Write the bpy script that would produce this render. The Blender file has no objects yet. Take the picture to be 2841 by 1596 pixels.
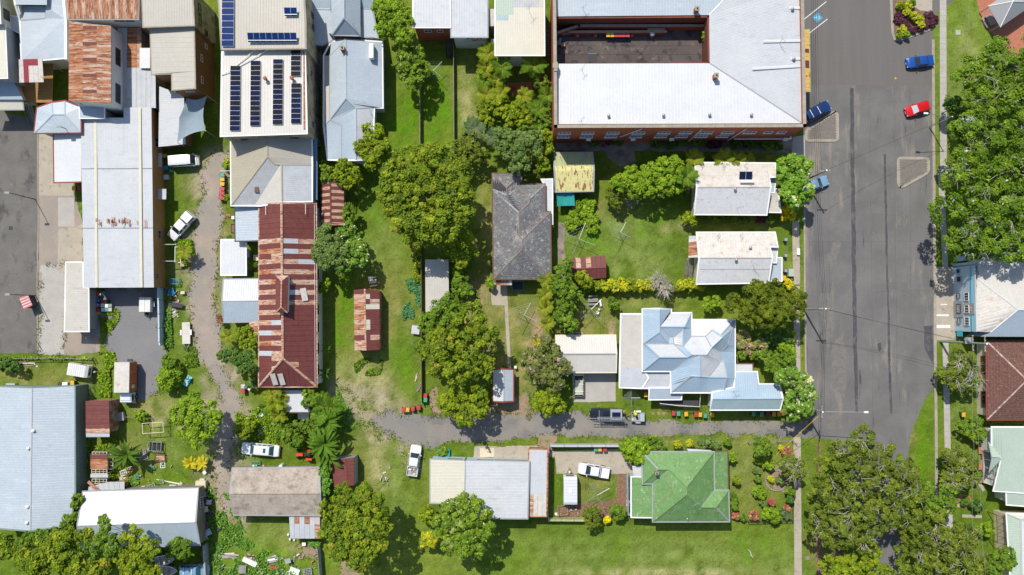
import bpy,math,random
import numpy as np
from mathutils import Vector,Matrix,Euler,noise
random.seed(7);rng=np.random.default_rng(7)
SC=bpy.context.scene
COL=SC.collection
# ---------------- camera, sky, sun, exposure ----------------
F=2210.0;CX=1420.5;CY=798.0;NY=885.0;H=130.0
TILT=math.atan((NY-CY)/F)
cd=bpy.data.cameras.new('camera');cam=bpy.data.objects.new('camera',cd);COL.objects.link(cam)
cd.sensor_fit='HORIZONTAL';cd.sensor_width=36.0;cd.lens=36.0*F/2841.0
cd.clip_start=1.0;cd.clip_end=3000.0
cam.location=(0,0,H);cam.rotation_euler=(TILT,0,0);SC.camera=cam
SUN_EL=math.radians(55.8);SUN_AZ=math.radians(29.0)
w=bpy.data.worlds.new('World');SC.world=w;w.use_nodes=True
nt=w.node_tree;nt.nodes.clear()
sky=nt.nodes.new('ShaderNodeTexSky');sky.sky_type='NISHITA';sky.sun_disc=False
sky.sun_elevation=SUN_EL;sky.sun_rotation=-SUN_AZ
bg=nt.nodes.new('ShaderNodeBackground');bg.inputs[1].default_value=0.125
wo=nt.nodes.new('ShaderNodeOutputWorld')
nt.links.new(sky.outputs[0],bg.inputs[0]);nt.links.new(bg.outputs[0],wo.inputs[0])
sl=bpy.data.lights.new('sun','SUN');sl.energy=4.25;sl.angle=math.radians(0.5);sl.color=(1.0,0.95,0.86)
so=bpy.data.objects.new('sun',sl);COL.objects.link(so)
_c=math.cos(SUN_EL)
_d=Vector((math.sin(SUN_AZ)*_c,-math.cos(SUN_AZ)*_c,-math.sin(SUN_EL)))
so.rotation_euler=_d.to_track_quat('-Z','Y').to_euler();so.location=(-40,70,150)
SC.view_settings.view_transform='Standard';SC.view_settings.look='None'
SC.view_settings.exposure=0.13;SC.view_settings.gamma=1.0;SC.view_settings.use_curve_mapping=False
SC.cycles.max_bounces=5;SC.cycles.diffuse_bounces=3;SC.cycles.glossy_bounces=2
SC.cycles.transmission_bounces=2;SC.cycles.transparent_max_bounces=4
# ---------------- measuring: photo pixel + height -> place in the world ----------------
_o=[0.0,0.0,3.6167]
def o(ox,oy,s=3.6167):_o[:]=[ox,oy,s]
def disp():o(0,0,0.90672)
_ct,_st=math.cos(TILT),math.sin(TILT)
def q(x,y,z=0.0):
 px=_o[0]+x/_o[2];py=_o[1]+y/_o[2]
 u=(px-CX)/F;v=(CY-py)/F
 k=(H-z)/(_ct-v*_st)
 return Vector((u*k,(v*_ct+_st)*k,z))
def ln(d):return d/_o[2]/17.0
# ---------------- mesh building ----------------
class MB:
 def __init__(s):s.v=[];s.f=[]
 def add(s,vs,fs):
  n=len(s.v);s.v+=[tuple(p)for p in vs];s.f+=[tuple(i+n for i in f)for f in fs];return s
 def box(s,c,d,rz=0.0,tap=1.0,m=None):
  x,y,z=d[0]/2,d[1]/2,d[2]/2;cs,sn=math.cos(rz),math.sin(rz);vs=[]
  for k,t in((-z,1.0),(z,tap)):
   for a,b in((-x,-y),(x,-y),(x,y),(-x,y)):
    a*=t;b*=t
    p=Vector((c[0]+a*cs-b*sn,c[1]+a*sn+b*cs,c[2]+k))
    vs.append(m@p if m else p)
  return s.add(vs,[(3,2,1,0),(4,5,6,7),(0,1,5,4),(1,2,6,5),(2,3,7,6),(3,0,4,7)])
 def prism(s,pts,z0,z1):
  n=len(pts)
  if sum(pts[i][0]*pts[(i+1)%n][1]-pts[(i+1)%n][0]*pts[i][1]for i in range(n))<0:pts=pts[::-1]
  vs=[(p[0],p[1],z0)for p in pts]+[(p[0],p[1],z1)for p in pts]
  return s.add(vs,[tuple(range(n-1,-1,-1)),tuple(range(n,2*n))]+[(i,(i+1)%n,n+(i+1)%n,n+i)for i in range(n)])
 def tube(s,pts,r,n=6,r2=None,cap=True):
  pts=[Vector(p)for p in pts];m=len(pts);vs=[]
  for i,p in enumerate(pts):
   d=(pts[min(i+1,m-1)]-pts[max(i-1,0)]).normalized()
   a=d.cross(Vector((0,0,1))if abs(d.z)<.9 else Vector((1,0,0))).normalized();b=d.cross(a)
   rr=r if r2 is None else r+(r2-r)*i/(m-1)
   for k in range(n):
    t=2*math.pi*k/n;vs.append(p+(a*math.cos(t)+b*math.sin(t))*rr)
  fs=[(i*n+k,i*n+(k+1)%n,(i+1)*n+(k+1)%n,(i+1)*n+k)for i in range(m-1)for k in range(n)]
  if cap:fs+=[tuple(range(n-1,-1,-1)),tuple((m-1)*n+k for k in range(n))]
  return s.add(vs,fs)
 def lathe(s,c,prof,n=14,sx=1.0):
  vs=[];m=len(prof)
  for r,z in prof:
   for k in range(n):
    t=2*math.pi*k/n;vs.append((c[0]+r*math.cos(t)*sx,c[1]+r*math.sin(t),c[2]+z))
  fs=[(i*n+k,i*n+(k+1)%n,(i+1)*n+(k+1)%n,(i+1)*n+k)for i in range(m-1)for k in range(n)]
  fs+=[tuple(range(n-1,-1,-1)),tuple((m-1)*n+k for k in range(n))]
  return s.add(vs,fs)
 def quad(s,*p):return s.add(p,[tuple(range(len(p)))])
def link(o_,parent=None,off=None):
 COL.objects.link(o_)
 if parent:
  o_.parent=parent
  if off:o_.matrix_parent_inverse=Matrix.Translation(-Vector(off))
 return o_
def mesh_obj(name,mb,mat,smooth=False):
 me=bpy.data.meshes.new(name);me.from_pydata(mb.v,[],mb.f);me.materials.append(mat)
 if smooth:
  me.shade_smooth();me.set_sharp_from_angle(angle=math.radians(38))
 return bpy.data.objects.new(name,me)
def part(name,mb,mat,parent,smooth=False,kind=None,world=False,label=None):
 ob=mesh_obj(name,mb,mat,smooth)
 link(ob,parent,parent_loc(parent)if world else None)
 if kind:ob['kind']=kind
 if label:ob['label']=label
 return ob
def parent_loc(p):
 l=Vector((0,0,0))
 while p:l=l+p.location;p=p.parent
 return l
def thing(name,label,cat,loc=(0,0,0),rz=0.0,group=None):
 e=bpy.data.objects.new(name,None);COL.objects.link(e);e.location=loc;e.rotation_euler=(0,0,rz)
 e.empty_display_size=.3
 e['label']=label;e['category']=cat
 if group:e['group']=group
 return e
def tag(ob,label,cat,group=None):
 COL.objects.link(ob);ob['label']=label;ob['category']=cat
 if group:ob['group']=group
 return ob
def one(name,mb,mat,label,cat,group=None,smooth=False):return tag(mesh_obj(name,mb,mat,smooth),label,cat,group)
def setting(name,mb,mat,kind='structure',smooth=False):
 ob=mesh_obj(name,mb,mat,smooth);COL.objects.link(ob);ob['kind']=kind;return ob
def dup(root,loc,rz,label=None,group=None,sc=None,mats=None):
 """a copy of a thing with copies of its parts; mats swaps materials by part name"""
 def cp(src,par):
  c=src.copy();COL.objects.link(c)
  if par:c.parent=par
  if mats and c.type=='MESH':
   nm=c.name.split('.')[0]
   if nm in mats:
    key=(c.data.name,mats[nm].name)
    if key not in _mc:
     d=c.data.copy();d.materials[0]=mats[nm];_mc[key]=d
    c.data=_mc[key]
  for ch in src.children:cp(ch,c)
  return c
 r=cp(root,None);r.location=loc;r.rotation_euler=(0,0,rz)
 if sc:r.scale=(sc,sc,sc)if not isinstance(sc,tuple)else sc
 if label:r['label']=label
 if group:r['group']=group
 return r
_mc={}
# ---------------- materials ----------------
def mat(name,c,c2=None,scale=1.0,rough=.7,metal=0.0,bump=0.0,bscale=20.0,spot=None,spot2=None,stretch=None,rot=0.0,fine=.12,fscale=6.0,attr=None,coat=0.0,trans=0.0,spec=.4,stripe=None):
 m=bpy.data.materials.new(name);m.use_nodes=True;n=m.node_tree.nodes;L=m.node_tree.links
 b=n['Principled BSDF'];b.inputs['Roughness'].default_value=rough;b.inputs['Metallic'].default_value=metal
 b.inputs['Specular IOR Level'].default_value=spec
 if coat:b.inputs['Coat Weight'].default_value=coat;b.inputs['Coat Roughness'].default_value=.08
 geo=n.new('ShaderNodeNewGeometry');vec=geo.outputs['Position']
 def mapped(st,r):
  mp=n.new('ShaderNodeMapping');mp.inputs['Scale'].default_value=st;mp.inputs['Rotation'].default_value=(0,0,r)
  L.new(vec,mp.inputs[0]);return mp.outputs[0]
 def nz(sc,det=5,v=None,ro=.6):
  t=n.new('ShaderNodeTexNoise');t.inputs['Scale'].default_value=sc;t.inputs['Detail'].default_value=det;t.inputs['Roughness'].default_value=ro
  L.new(v if v else vec,t.inputs['Vector']);return t.outputs[0]
 def mix(fac,a,bb,mode='MIX'):
  x=n.new('ShaderNodeMix');x.data_type='RGBA';x.blend_type=mode
  for s_,val in((x.inputs[0],fac),(x.inputs[6],a),(x.inputs[7],bb)):
   if hasattr(val,'is_linked')or hasattr(val,'links'):L.new(val,s_)
   elif isinstance(val,(int,float)):s_.default_value=val
   else:s_.default_value=(*val,1)
  return x.outputs[2]
 def ramp(src,a,bb):
  r=n.new('ShaderNodeMapRange');r.inputs[1].default_value=a;r.inputs[2].default_value=bb;L.new(src,r.inputs[0]);return r.outputs[0]
 if attr:
  at=n.new('ShaderNodeAttribute');at.attribute_name=attr;col=at.outputs['Color']
 else:col=c
 sv=mapped(stretch,rot)if stretch else None
 if c2:col=mix(ramp(nz(scale,5,sv),.35,.65),col,c2)
 for sp in(spot,spot2):
  if sp:
   v=mapped(sp[4],rot)if len(sp)>4 else None
   col=mix(ramp(nz(sp[1],6,v,.65),sp[2]-.045,sp[2]-.045+sp[3]),col,sp[0])
 if stripe:
  wv=n.new('ShaderNodeTexWave');wv.inputs['Scale'].default_value=stripe[1];wv.bands_direction='X'
  L.new(mapped((1,1,1),stripe[2]),wv.inputs[0]);col=mix(ramp(wv.outputs[1],.45,.55),col,stripe[0])
 if fine:
  f_=nz(fscale,8,None,.75)
  g=n.new('ShaderNodeMapRange');g.inputs[1].default_value=.25;g.inputs[2].default_value=.75
  g.inputs[3].default_value=1-fine*2;g.inputs[4].default_value=1+fine*2;L.new(f_,g.inputs[0])
  cc=n.new('ShaderNodeCombineColor')
  for i in range(3):L.new(g.outputs[0],cc.inputs[i])
  col=mix(1.0,col,cc.outputs[0],'MULTIPLY')
 if hasattr(col,'links')or hasattr(col,'is_linked'):L.new(col,b.inputs['Base Color'])
 else:b.inputs['Base Color'].default_value=(*col,1)
 if bump:
  bp=n.new('ShaderNodeBump');bp.inputs['Strength'].default_value=bump;bp.inputs['Distance'].default_value=.05
  L.new(nz(bscale,6),bp.inputs['Height']);L.new(bp.outputs[0],b.inputs['Normal'])
 if trans:
  tr=n.new('ShaderNodeBsdfTranslucent');ms=n.new('ShaderNodeMixShader');ms.inputs[0].default_value=trans
  if hasattr(col,'links'):L.new(col,tr.inputs[0])
  else:tr.inputs[0].default_value=(*col,1)
  L.new(b.outputs[0],ms.inputs[1]);L.new(tr.outputs[0],ms.inputs[2])
  L.new(ms.outputs[0],n['Material Output'].inputs[0])
 return m
RUST=(.27,.085,.03);RUST2=(.11,.035,.018)
M={}
M['ground']=mat('ground_grass',(0,0,0),attr='gcol',rough=.95,bump=.9,bscale=9,fine=.26,fscale=4,spec=.05,spot=((.23,.215,.085),.7,.63,.2),spot2=((.045,.085,.012),1.9,.6,.2))
M['asphalt']=mat('asphalt',(.128,.124,.121),(.168,.162,.156),.22,.9,bump=.3,bscale=60,fine=.14,fscale=7,spec=.2,spot=((.27,.235,.19),.16,.6,.12,(1.6,.35,1)),spot2=((.085,.085,.092),.5,.66,.08,(2.2,.22,1)))
M['asphalt_new']=mat('asphalt_new',(.135,.127,.12),(.15,.142,.135),.3,.9,bump=.3,bscale=60,fine=.1,spec=.2,stretch=(2.5,.15,1))
M['asphalt_tar']=mat('asphalt_tar',(.062,.062,.07),(.09,.089,.095),.5,.9,fine=.2,spec=.2,spot=((.125,.12,.117),.9,.58,.1,(1.5,.5,1)))
M['asphalt_sand']=mat('asphalt_sand',(.19,.175,.155),(.165,.157,.147),.9,.95,fine=.18,spec=.1,spot=((.15,.145,.14),1.3,.5,.15))
M['asphalt_old']=mat('asphalt_old',(.135,.127,.115),(.165,.155,.14),.4,.9,bump=.3,bscale=60,fine=.15,spec=.2,spot=((.07,.068,.066),.35,.58,.14,(1,.6,1)),spot2=((.2,.19,.17),1.2,.66,.1))
M['bitumen_yard']=mat('bitumen_yard',(.19,.19,.198),(.215,.21,.205),.4,.9,bump=.3,bscale=50,fine=.12,spec=.2,spot=((.22,.16,.12),.35,.68,.1))
M['lane']=mat('lane_gravel',(.20,.195,.185),(.255,.23,.195),.22,.95,bump=.25,bscale=40,fine=.1,spec=.15,spot=((.145,.143,.145),.2,.56,.2),spot2=((.27,.235,.185),.5,.6,.2))
M['gravel']=mat('gravel_track',(.34,.28,.225),(.26,.24,.215),.2,.97,bump=.25,bscale=40,fine=.1,spec=.1,spot=((.39,.33,.27),.35,.58,.25),spot2=((.25,.19,.14),.3,.62,.25))
M['dirt']=mat('bare_dirt',(.33,.235,.16),(.26,.2,.13),.6,.97,bump=.6,bscale=20,fine=.2,spec=.1,spot=((.14,.19,.04),1.1,.58,.1))
M['drygrass']=mat('worn_grass',(.22,.23,.07),(.30,.25,.14),.7,.97,bump=.8,bscale=14,fine=.24,spec=.1,spot=((.12,.18,.03),1.6,.5,.12))
M['concrete']=mat('concrete',(.42,.37,.29),(.36,.32,.26),.5,.9,bump=.2,bscale=30,fine=.1,spec=.2,spot=((.27,.23,.18),.9,.6,.12))
M['concrete_grey']=mat('concrete_grey',(.36,.34,.31),(.42,.4,.36),.6,.9,bump=.2,bscale=30,fine=.08,spec=.2)
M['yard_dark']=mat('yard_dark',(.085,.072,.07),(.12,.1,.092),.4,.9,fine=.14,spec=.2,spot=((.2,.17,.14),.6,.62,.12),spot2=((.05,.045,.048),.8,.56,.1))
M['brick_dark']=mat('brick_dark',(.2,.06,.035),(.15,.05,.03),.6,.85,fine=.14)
M['concrete_dark']=mat('concrete_dark',(.2,.17,.15),(.3,.25,.2),.4,.9,bump=.2,fine=.14,spec=.2,spot=((.12,.1,.1),.5,.55,.15))
M['kerb']=mat('kerb_concrete',(.36,.32,.26),(.28,.25,.2),1.2,.9,fine=.12)
M['paver']=mat('paver',(.155,.14,.128),(.185,.162,.145),2,.9,fine=.15)
M['redpave']=mat('red_paving',(.42,.17,.10),(.36,.13,.08),2,.9,fine=.15)
M['mulch']=mat('mulch',(.16,.075,.05),(.25,.16,.1),3,.97,bump=.8,bscale=25,fine=.25)
M['brickwall']=mat('brick_red',(.40,.105,.05),(.34,.085,.04),.6,.85,fine=.14,bump=.2,spot=((.2,.1,.07),.7,.66,.08))
M['cap']=mat('parapet_render',(.36,.32,.25),(.28,.25,.2),1.5,.9,fine=.15)
def roofm(key,c,c2=None,sc=.4,rough=.45,spot=None,spot2=None,fine=.05,metal=0.0,**k):
 M[key]=mat('roof_'+key,c,c2,sc,rough,metal,fine=fine,fscale=3,spot=spot,spot2=spot2,**k)
roofm('white',(.585,.595,.60),(.54,.555,.57),.3,spot=((.52,.52,.5),.9,.62,.25,(2.5,.3,1)),spot2=((.4,.38,.35),3,.72,.1))
roofm('whitecream',(.56,.54,.49),(.52,.5,.455),.3)
roofm('paleblue',(.42,.475,.52),(.385,.44,.49),.3,spot=((.34,.37,.39),1.1,.62,.2),spot2=((.5,.54,.57),.5,.6,.2,(.5,2,1)))
roofm('hipblue',(.34,.44,.53),(.31,.41,.50),.3,spot=((.42,.49,.54),.6,.6,.2,(.5,2,1)))
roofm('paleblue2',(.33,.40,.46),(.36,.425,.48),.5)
roofm('whiteblue',(.455,.475,.495),(.50,.515,.53),.35,spot=((.3,.28,.26),2.2,.74,.06),spot2=((.38,.39,.4),.8,.6,.2,(.6,2,1)))
roofm('teal',(.32,.42,.44),(.28,.38,.4),.5)
roofm('galv',(.42,.44,.47),(.48,.5,.52),.8,spot=((.42,.36,.28),1.5,.63,.1))
roofm('galvcream',(.5,.47,.41),(.45,.43,.39),.8,spot=((.42,.27,.16),1.1,.68,.08))
roofm('beige',(.42,.39,.335),(.39,.365,.315),.5,spot=((.4,.36,.3),2.5,.62,.1))
roofm('cream',(.58,.55,.45),(.54,.52,.43),.5,spot=((.35,.13,.06),4,.73,.04))
roofm('khaki',(.38,.345,.25),(.35,.32,.245),.5)
roofm('grey',(.36,.37,.38),(.42,.43,.44),.7)
for _k,_sv in(('',(.45,3.2,1)),('_y',(3.2,.45,1))):
 roofm('rust'+_k,(.36,.125,.045),(.48,.26,.15),1.0,.85,spot=((.2,.06,.025),1.3,.52,.14,_sv),spot2=((.58,.42,.33),1.1,.66,.06,_sv),fine=.16,stretch=_sv)
 roofm('rustlight'+_k,(.54,.43,.35),(.42,.22,.13),1.0,.8,spot=(RUST,1.3,.55,.1,_sv),spot2=((.64,.55,.48),1.1,.68,.06,_sv),fine=.14,stretch=_sv)
roofm('maroon',(.16,.042,.035),(.13,.035,.03),1.2,.6,spot=((.38,.2,.15),3.2,.74,.05),fine=.1)
roofm('maroon2',(.135,.036,.03),(.17,.05,.04),.9,.6,fine=.1)
roofm('oldwhite',(.58,.55,.50),(.52,.49,.44),1,spot=((.42,.23,.12),1.5,.61,.14),spot2=((.3,.3,.3),5,.7,.06),fine=.1)
roofm('oldgrey',(.58,.58,.575),(.53,.535,.54),.8,spot=((.42,.27,.17),1.4,.65,.12),fine=.08)
roofm('green',(.115,.245,.075),(.15,.28,.095),.7,.6,spot=((.34,.42,.28),1.6,.62,.14,(2.2,.6,1)),spot2=((.2,.13,.06),2.2,.62,.08,(.6,2.4,1)),fine=.14)
roofm('palegreen',(.38,.455,.375),(.36,.435,.36),.4)
roofm('greenold',(.30,.36,.17),(.38,.42,.2),.7,.7,spot=(RUST,1.2,.62,.05,(2.6,.7,1)),spot2=((.28,.33,.2),.6,.6,.1))
roofm('yellowrust',(.60,.56,.24),(.55,.52,.22),1,.7,spot=((.26,.1,.045),1.1,.59,.04,(2.8,.8,1)),spot2=((.45,.28,.1),3,.68,.08))
roofm('orange',(.62,.36,.07),(.66,.45,.13),1,.7,spot=((.22,.05,.03),1.6,.64,.05))
roofm('brownold',(.34,.285,.235),(.42,.36,.3),.5,.85,spot=((.2,.17,.14),.7,.55,.2),spot2=((.52,.48,.42),2.5,.66,.1),fine=.14)
roofm('bluetin',(.1,.2,.3),(.12,.22,.33),.6)
M['tile_grey']=mat('tile_grey',(.13,.13,.142),(.18,.176,.172),2.2,.9,fine=.3,fscale=4,spot=((.38,.37,.33),1.8,.6,.12),spot2=((.3,.3,.27),.35,.56,.2),bump=.3)
M['tile_red']=mat('tile_red',(.125,.06,.047),(.17,.085,.065),2.5,.9,fine=.28,fscale=4,spot=((.42,.28,.2),3.5,.66,.08),bump=.3)
M['ridge_tile']=mat('ridge_tile',(.19,.185,.18),(.24,.16,.13),1.5,.9,fine=.2)
M['ridge_red']=mat('ridge_red',(.3,.12,.1),(.5,.45,.4),1.5,.9,fine=.2)
W=lambda k,c,c2=None,**kw:M.__setitem__(k,mat(k,c,c2,kw.pop('scale',.8),kw.pop('rough',.8),fine=kw.pop('fine',.08),**kw))
W('wall_white',(.68,.68,.64),(.6,.6,.57));W('wall_cream',(.62,.55,.4),(.55,.48,.35));W('wall_beige',(.40,.33,.21),(.3,.25,.16),spot=((.14,.11,.08),.8,.55,.15),fine=.15)
W('wall_brown',(.21,.105,.04),(.17,.085,.035),fine=.15);W('wall_ochre',(.36,.19,.055),(.30,.17,.06),fine=.12);W('wall_grey',(.32,.33,.33),(.27,.28,.28))
W('wall_green',(.16,.22,.19),(.19,.25,.22));W('wall_blue',(.42,.52,.58));W('wall_rust',(.24,.12,.08),(.4,.36,.3),spot=(RUST,1.5,.5,.1));W('wall_timber',(.2,.16,.12),(.28,.24,.2),fine=.2)
W('trim_white',(.78,.78,.76),fine=.03);W('trim_cream',(.66,.6,.45),fine=.04);W('trim_red',(.24,.05,.045),fine=.05);W('trim_grey',(.3,.31,.32));W('trim_dark',(.05,.05,.055));W('trim_brown',(.14,.08,.05))
W('trim_teal',(.05,.42,.52));W('galvsteel',(.45,.46,.47),metal=.6,rough=.45);W('timber',(.36,.27,.18),(.25,.19,.13),fine=.2);W('timber_grey',(.33,.3,.27),(.22,.2,.18),fine=.2)
W('timber_pale',(.62,.55,.42),fine=.1);W('pole_green',(.25,.3,.22),(.3,.3,.24),fine=.2);W('cable',(.02,.02,.022),fine=0);W('black',(.015,.015,.017),fine=0,rough=.5)
W('bark',(.25,.2,.155),(.35,.31,.26),scale=3,fine=.25);W('bark_pale',(.52,.48,.42),(.4,.36,.31),scale=3,fine=.2);W('tarp_teal',(.01,.22,.2),(.02,.28,.26));W('fabric_blue',(.25,.32,.36),(.22,.285,.325))
W('plastic_red',(.45,.04,.055),rough=.5);W('plastic_yellow',(.62,.37,.025),rough=.5);W('plastic_green',(.06,.31,.2),rough=.5);W('plastic_blue',(.02,.25,.45),rough=.5);W('plastic_dkgreen',(.02,.06,.04),rough=.5);W('plastic_white',(.72,.72,.7),rough=.5);W('plastic_maroon',(.25,.02,.04),rough=.5)
W('rubber',(.02,.02,.02),fine=.05);W('rim',(.4,.4,.42),metal=.7,rough=.35,fine=0);W('paint_line',(.72,.72,.7),spot=((.2,.2,.2),5,.62,.1));W('disabled_blue',(.06,.30,.45),spot=((.2,.2,.2),6,.68,.1))
W('mesh_dark',(.03,.035,.04));W('skin',(.45,.26,.17),fine=.03);W('hivis',(.55,.85,.02),fine=.03);W('denim',(.03,.045,.09));W('cardboard',(.45,.32,.2));W('stone',(.38,.34,.29),(.28,.25,.22),fine=.2);W('orange_paint',(.50,.13,.035),(.42,.11,.04));W('tractor_red',(.62,.06,.02));W('pink',(.6,.12,.14));W('cyan',(.25,.62,.66));W('yellow_bed',(.65,.58,.05))
def paint(k,c,rough=.25):M[k]=mat(k,c,None,rough=rough,coat=.8,fine=0.0,metal=.15)
paint('car_white',(.78,.79,.8));paint('car_blue',(.005,.07,.34));paint('car_navy',(.006,.035,.16));paint('car_red',(.62,.01,.015));paint('car_ltblue',(.2,.36,.52));paint('car_cream',(.55,.55,.42));paint('car_black',(.008,.012,.02));paint('truck_white',(.7,.72,.74))
M['glass']=mat('glass_dark',(.015,.025,.03),None,rough=.06,fine=0,spec=.8)
M['glass_blue']=mat('glass_blue',(.03,.09,.11),None,rough=.05,fine=0,spec=.9)
M['pv']=mat('pv_cells',(.008,.012,.035),(.01,.018,.06),.5,.12,fine=0,spec=.12)
M['pv2']=mat('pv_cells_dark',(.013,.014,.022),(.018,.02,.032),.5,.12,fine=0,spec=.12)
M['pv_blue']=mat('pv_cells_blue',(.008,.03,.12),(.01,.035,.14),.5,.12,fine=0,spec=.15)
M['sunshade']=mat('sunshade',(.45,.5,.52),None,rough=.5,fine=0)
def leafm(k,tr=.25):M[k]=mat(k,(0,0,0),attr='lcol',rough=.6,fine=.1,fscale=2,trans=tr,spec=.15)
leafm('leaf',.3)
# ---------------- roofs and buildings ----------------
def newell(pts):
 n=Vector((0,0,0))
 for i,a in enumerate(pts):
  b=pts[(i+1)%len(pts)]
  n+=Vector(((a.y-b.y)*(a.z+b.z),(a.z-b.z)*(a.x+b.x),(a.x-b.x)*(a.y+b.y)))
 n.normalize()
 return n if n.z>0 else-n
def clip(poly,nx,ny,d,keep_ge=True):
 out=[];n=len(poly)
 for i in range(n):
  a=poly[i];b=poly[(i+1)%n]
  da=a.x*nx+a.y*ny-d;db=b.x*nx+b.y*ny-d
  if not keep_ge:da,db=-da,-db
  if da>=0:out.append(a)
  if(da>0 and db<0)or(da<0 and db>0):out.append(a+(b-a)*(da/(da-db)))
 return out
def cross_dir(pts,ax=None):
 """horizontal unit vector ACROSS the fall of a roof face"""
 if ax is not None:g=Vector((math.cos(ax),math.sin(ax)))
 else:
  n=newell(pts);g=Vector((n.x,n.y))
  if g.length<.015:g=Vector((0,1))
  g.normalize()
 return Vector((-g.y,g.x)),g
def corrugate(pts,sp=.36,hgt=.014,ax=None,lift=0.0,mb=None,thick=.05):
 """a ribbed sheet that follows the polygon, closed by a skirt"""
 mb=mb or MB();c,g=cross_dir(pts,ax);us=[p.x*c.x+p.y*c.y for p in pts]
 u0,u1=min(us),max(us);cuts=[u0-1]
 if sp:
  k=math.floor(u0/sp)*sp;rw=min(.12,sp*.35)
  while k<u1+sp:
   for t in(k,k+rw/2,k+rw):
    if u0+.01<t<u1-.01:cuts.append(t)
   k+=sp
 cuts.append(u1+1)
 def hf(u):
  if not sp:return 0.0
  r=(u+1e-6)%sp
  return hgt*(1-abs(r-rw/2)/(rw/2))if r<rw else 0.0
 vs={};fs=[]
 def vid(p):
  k_=(round(p.x,3),round(p.y,3),round(p.z,2))
  if k_ not in vs:vs[k_]=(len(vs),Vector((p.x,p.y,p.z+lift+hf(p.x*c.x+p.y*c.y))))
  return vs[k_][0]
 for a,b in zip(cuts,cuts[1:]):
  pl=clip(clip(pts,c.x,c.y,a),c.x,c.y,b,False)
  if len(pl)>2:
   ids=[]
   for p in pl:
    i=vid(p)
    if not ids or ids[-1]!=i:ids.append(i)
   if len(ids)>2 and ids[0]==ids[-1]:ids.pop()
   if len(ids)>2:fs.append(ids)
 if fs and newell_raw(pts)<0:fs=[f[::-1]for f in fs]
 arr=[v for _,v in sorted(vs.values(),key=lambda t:t[0])]
 ed={}
 for f in fs:
  for i in range(len(f)):
   e=(f[i],f[(i+1)%len(f)]);ed[e]=1
 nv=len(arr);low={}
 for(a,b)in list(ed):
  if(b,a)not in ed:
   for t in(a,b):
    if t not in low:low[t]=nv+len(low)
   fs.append([b,a,low[a],low[b]])
 arr+=[arr[t]-Vector((0,0,thick))for t in low]
 return mb.add(arr,fs)
def newell_raw(p):return sum(p[i].x*p[(i+1)%len(p)].y-p[(i+1)%len(p)].x*p[i].y for i in range(len(p)))
def sheets(parent,pts,mats,wgt,width=.8,rows=1,ax=None,pick=None,name='roof_sheet'):
 """sheets laid side by side down the fall, each one an object"""
 c,g=cross_dir(pts,ax);us=[p.x*c.x+p.y*c.y for p in pts];ws=[p.x*g.x+p.y*g.y for p in pts]
 u0,u1=min(us),max(us);w0,w1=min(ws),max(ws);nu=max(1,round((u1-u0)/width));du=(u1-u0)/nu
 if isinstance(rows,int):rows=[i/rows for i in range(rows+1)]
 for i in range(nu):
  for j in range(len(rows)-1):
   a,b=w0+(w1-w0)*rows[j],w0+(w1-w0)*rows[j+1]
   pl=clip(clip(pts,c.x,c.y,u0+du*i+.012),c.x,c.y,u0+du*(i+1)-.012,False)
   pl=clip(clip(pl,g.x,g.y,a-.001),g.x,g.y,b+.001,False)if len(pl)>2 else pl
   if len(pl)<3:continue
   ar=abs(newell_raw(pl))/2
   if ar<.12:continue
   k=pick(i,j,nu)if pick else random.choices(mats,wgt)[0]
   mb=corrugate(pl,width/3.0,.02,math.atan2(g.y,g.x),lift=random.uniform(0,.03)+.012*(len(rows)-j),thick=.03)
   part(name,mb,M[k],parent,world=True)
def bar(a,b,wd,h,dz=0.0,mb=None,trim=0.0):
 mb=mb or MB();d=(b-a);L_=d.length;d.normalize();s=d.cross(Vector((0,0,1)))
 if s.length<1e-4:s=Vector((1,0,0))
 s.normalize();up=s.cross(d).normalized();a=a+d*trim;b=b-d*trim;vs=[]
 for p in(a,b):
  for x,y in((-wd/2,0),(0,h),(wd/2,0),(0,-.02)):vs.append(p+s*x+up*y+Vector((0,0,dz)))
 return mb.add(vs,[(0,1,5,4),(1,2,6,5),(2,3,7,6),(3,0,4,7),(3,2,1,0),(4,5,6,7)])
def offset_poly(P,d):
 n=len(P);area=sum(P[i].x*P[(i+1)%n].y-P[(i+1)%n].x*P[i].y for i in range(n));s=1 if area>0 else-1
 out=[]
 for i in range(n):
  a,b,c=P[i-1],P[i],P[(i+1)%n]
  d1=Vector((b.x-a.x,b.y-a.y));d2=Vector((c.x-b.x,c.y-b.y))
  if d1.length<1e-5 or d2.length<1e-5:out.append(b.copy());continue
  d1.normalize();d2.normalize()
  n1=Vector((-d1.y,d1.x))*s;n2=Vector((-d2.y,d2.x))*s;m=n1+n2
  if m.length<.2:m=n1
  m.normalize();k=min(d/max(m.dot(n1),.4),d*2)
  out.append(Vector((b.x+m.x*k,b.y+m.y*k,b.z)))
 return out
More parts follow.
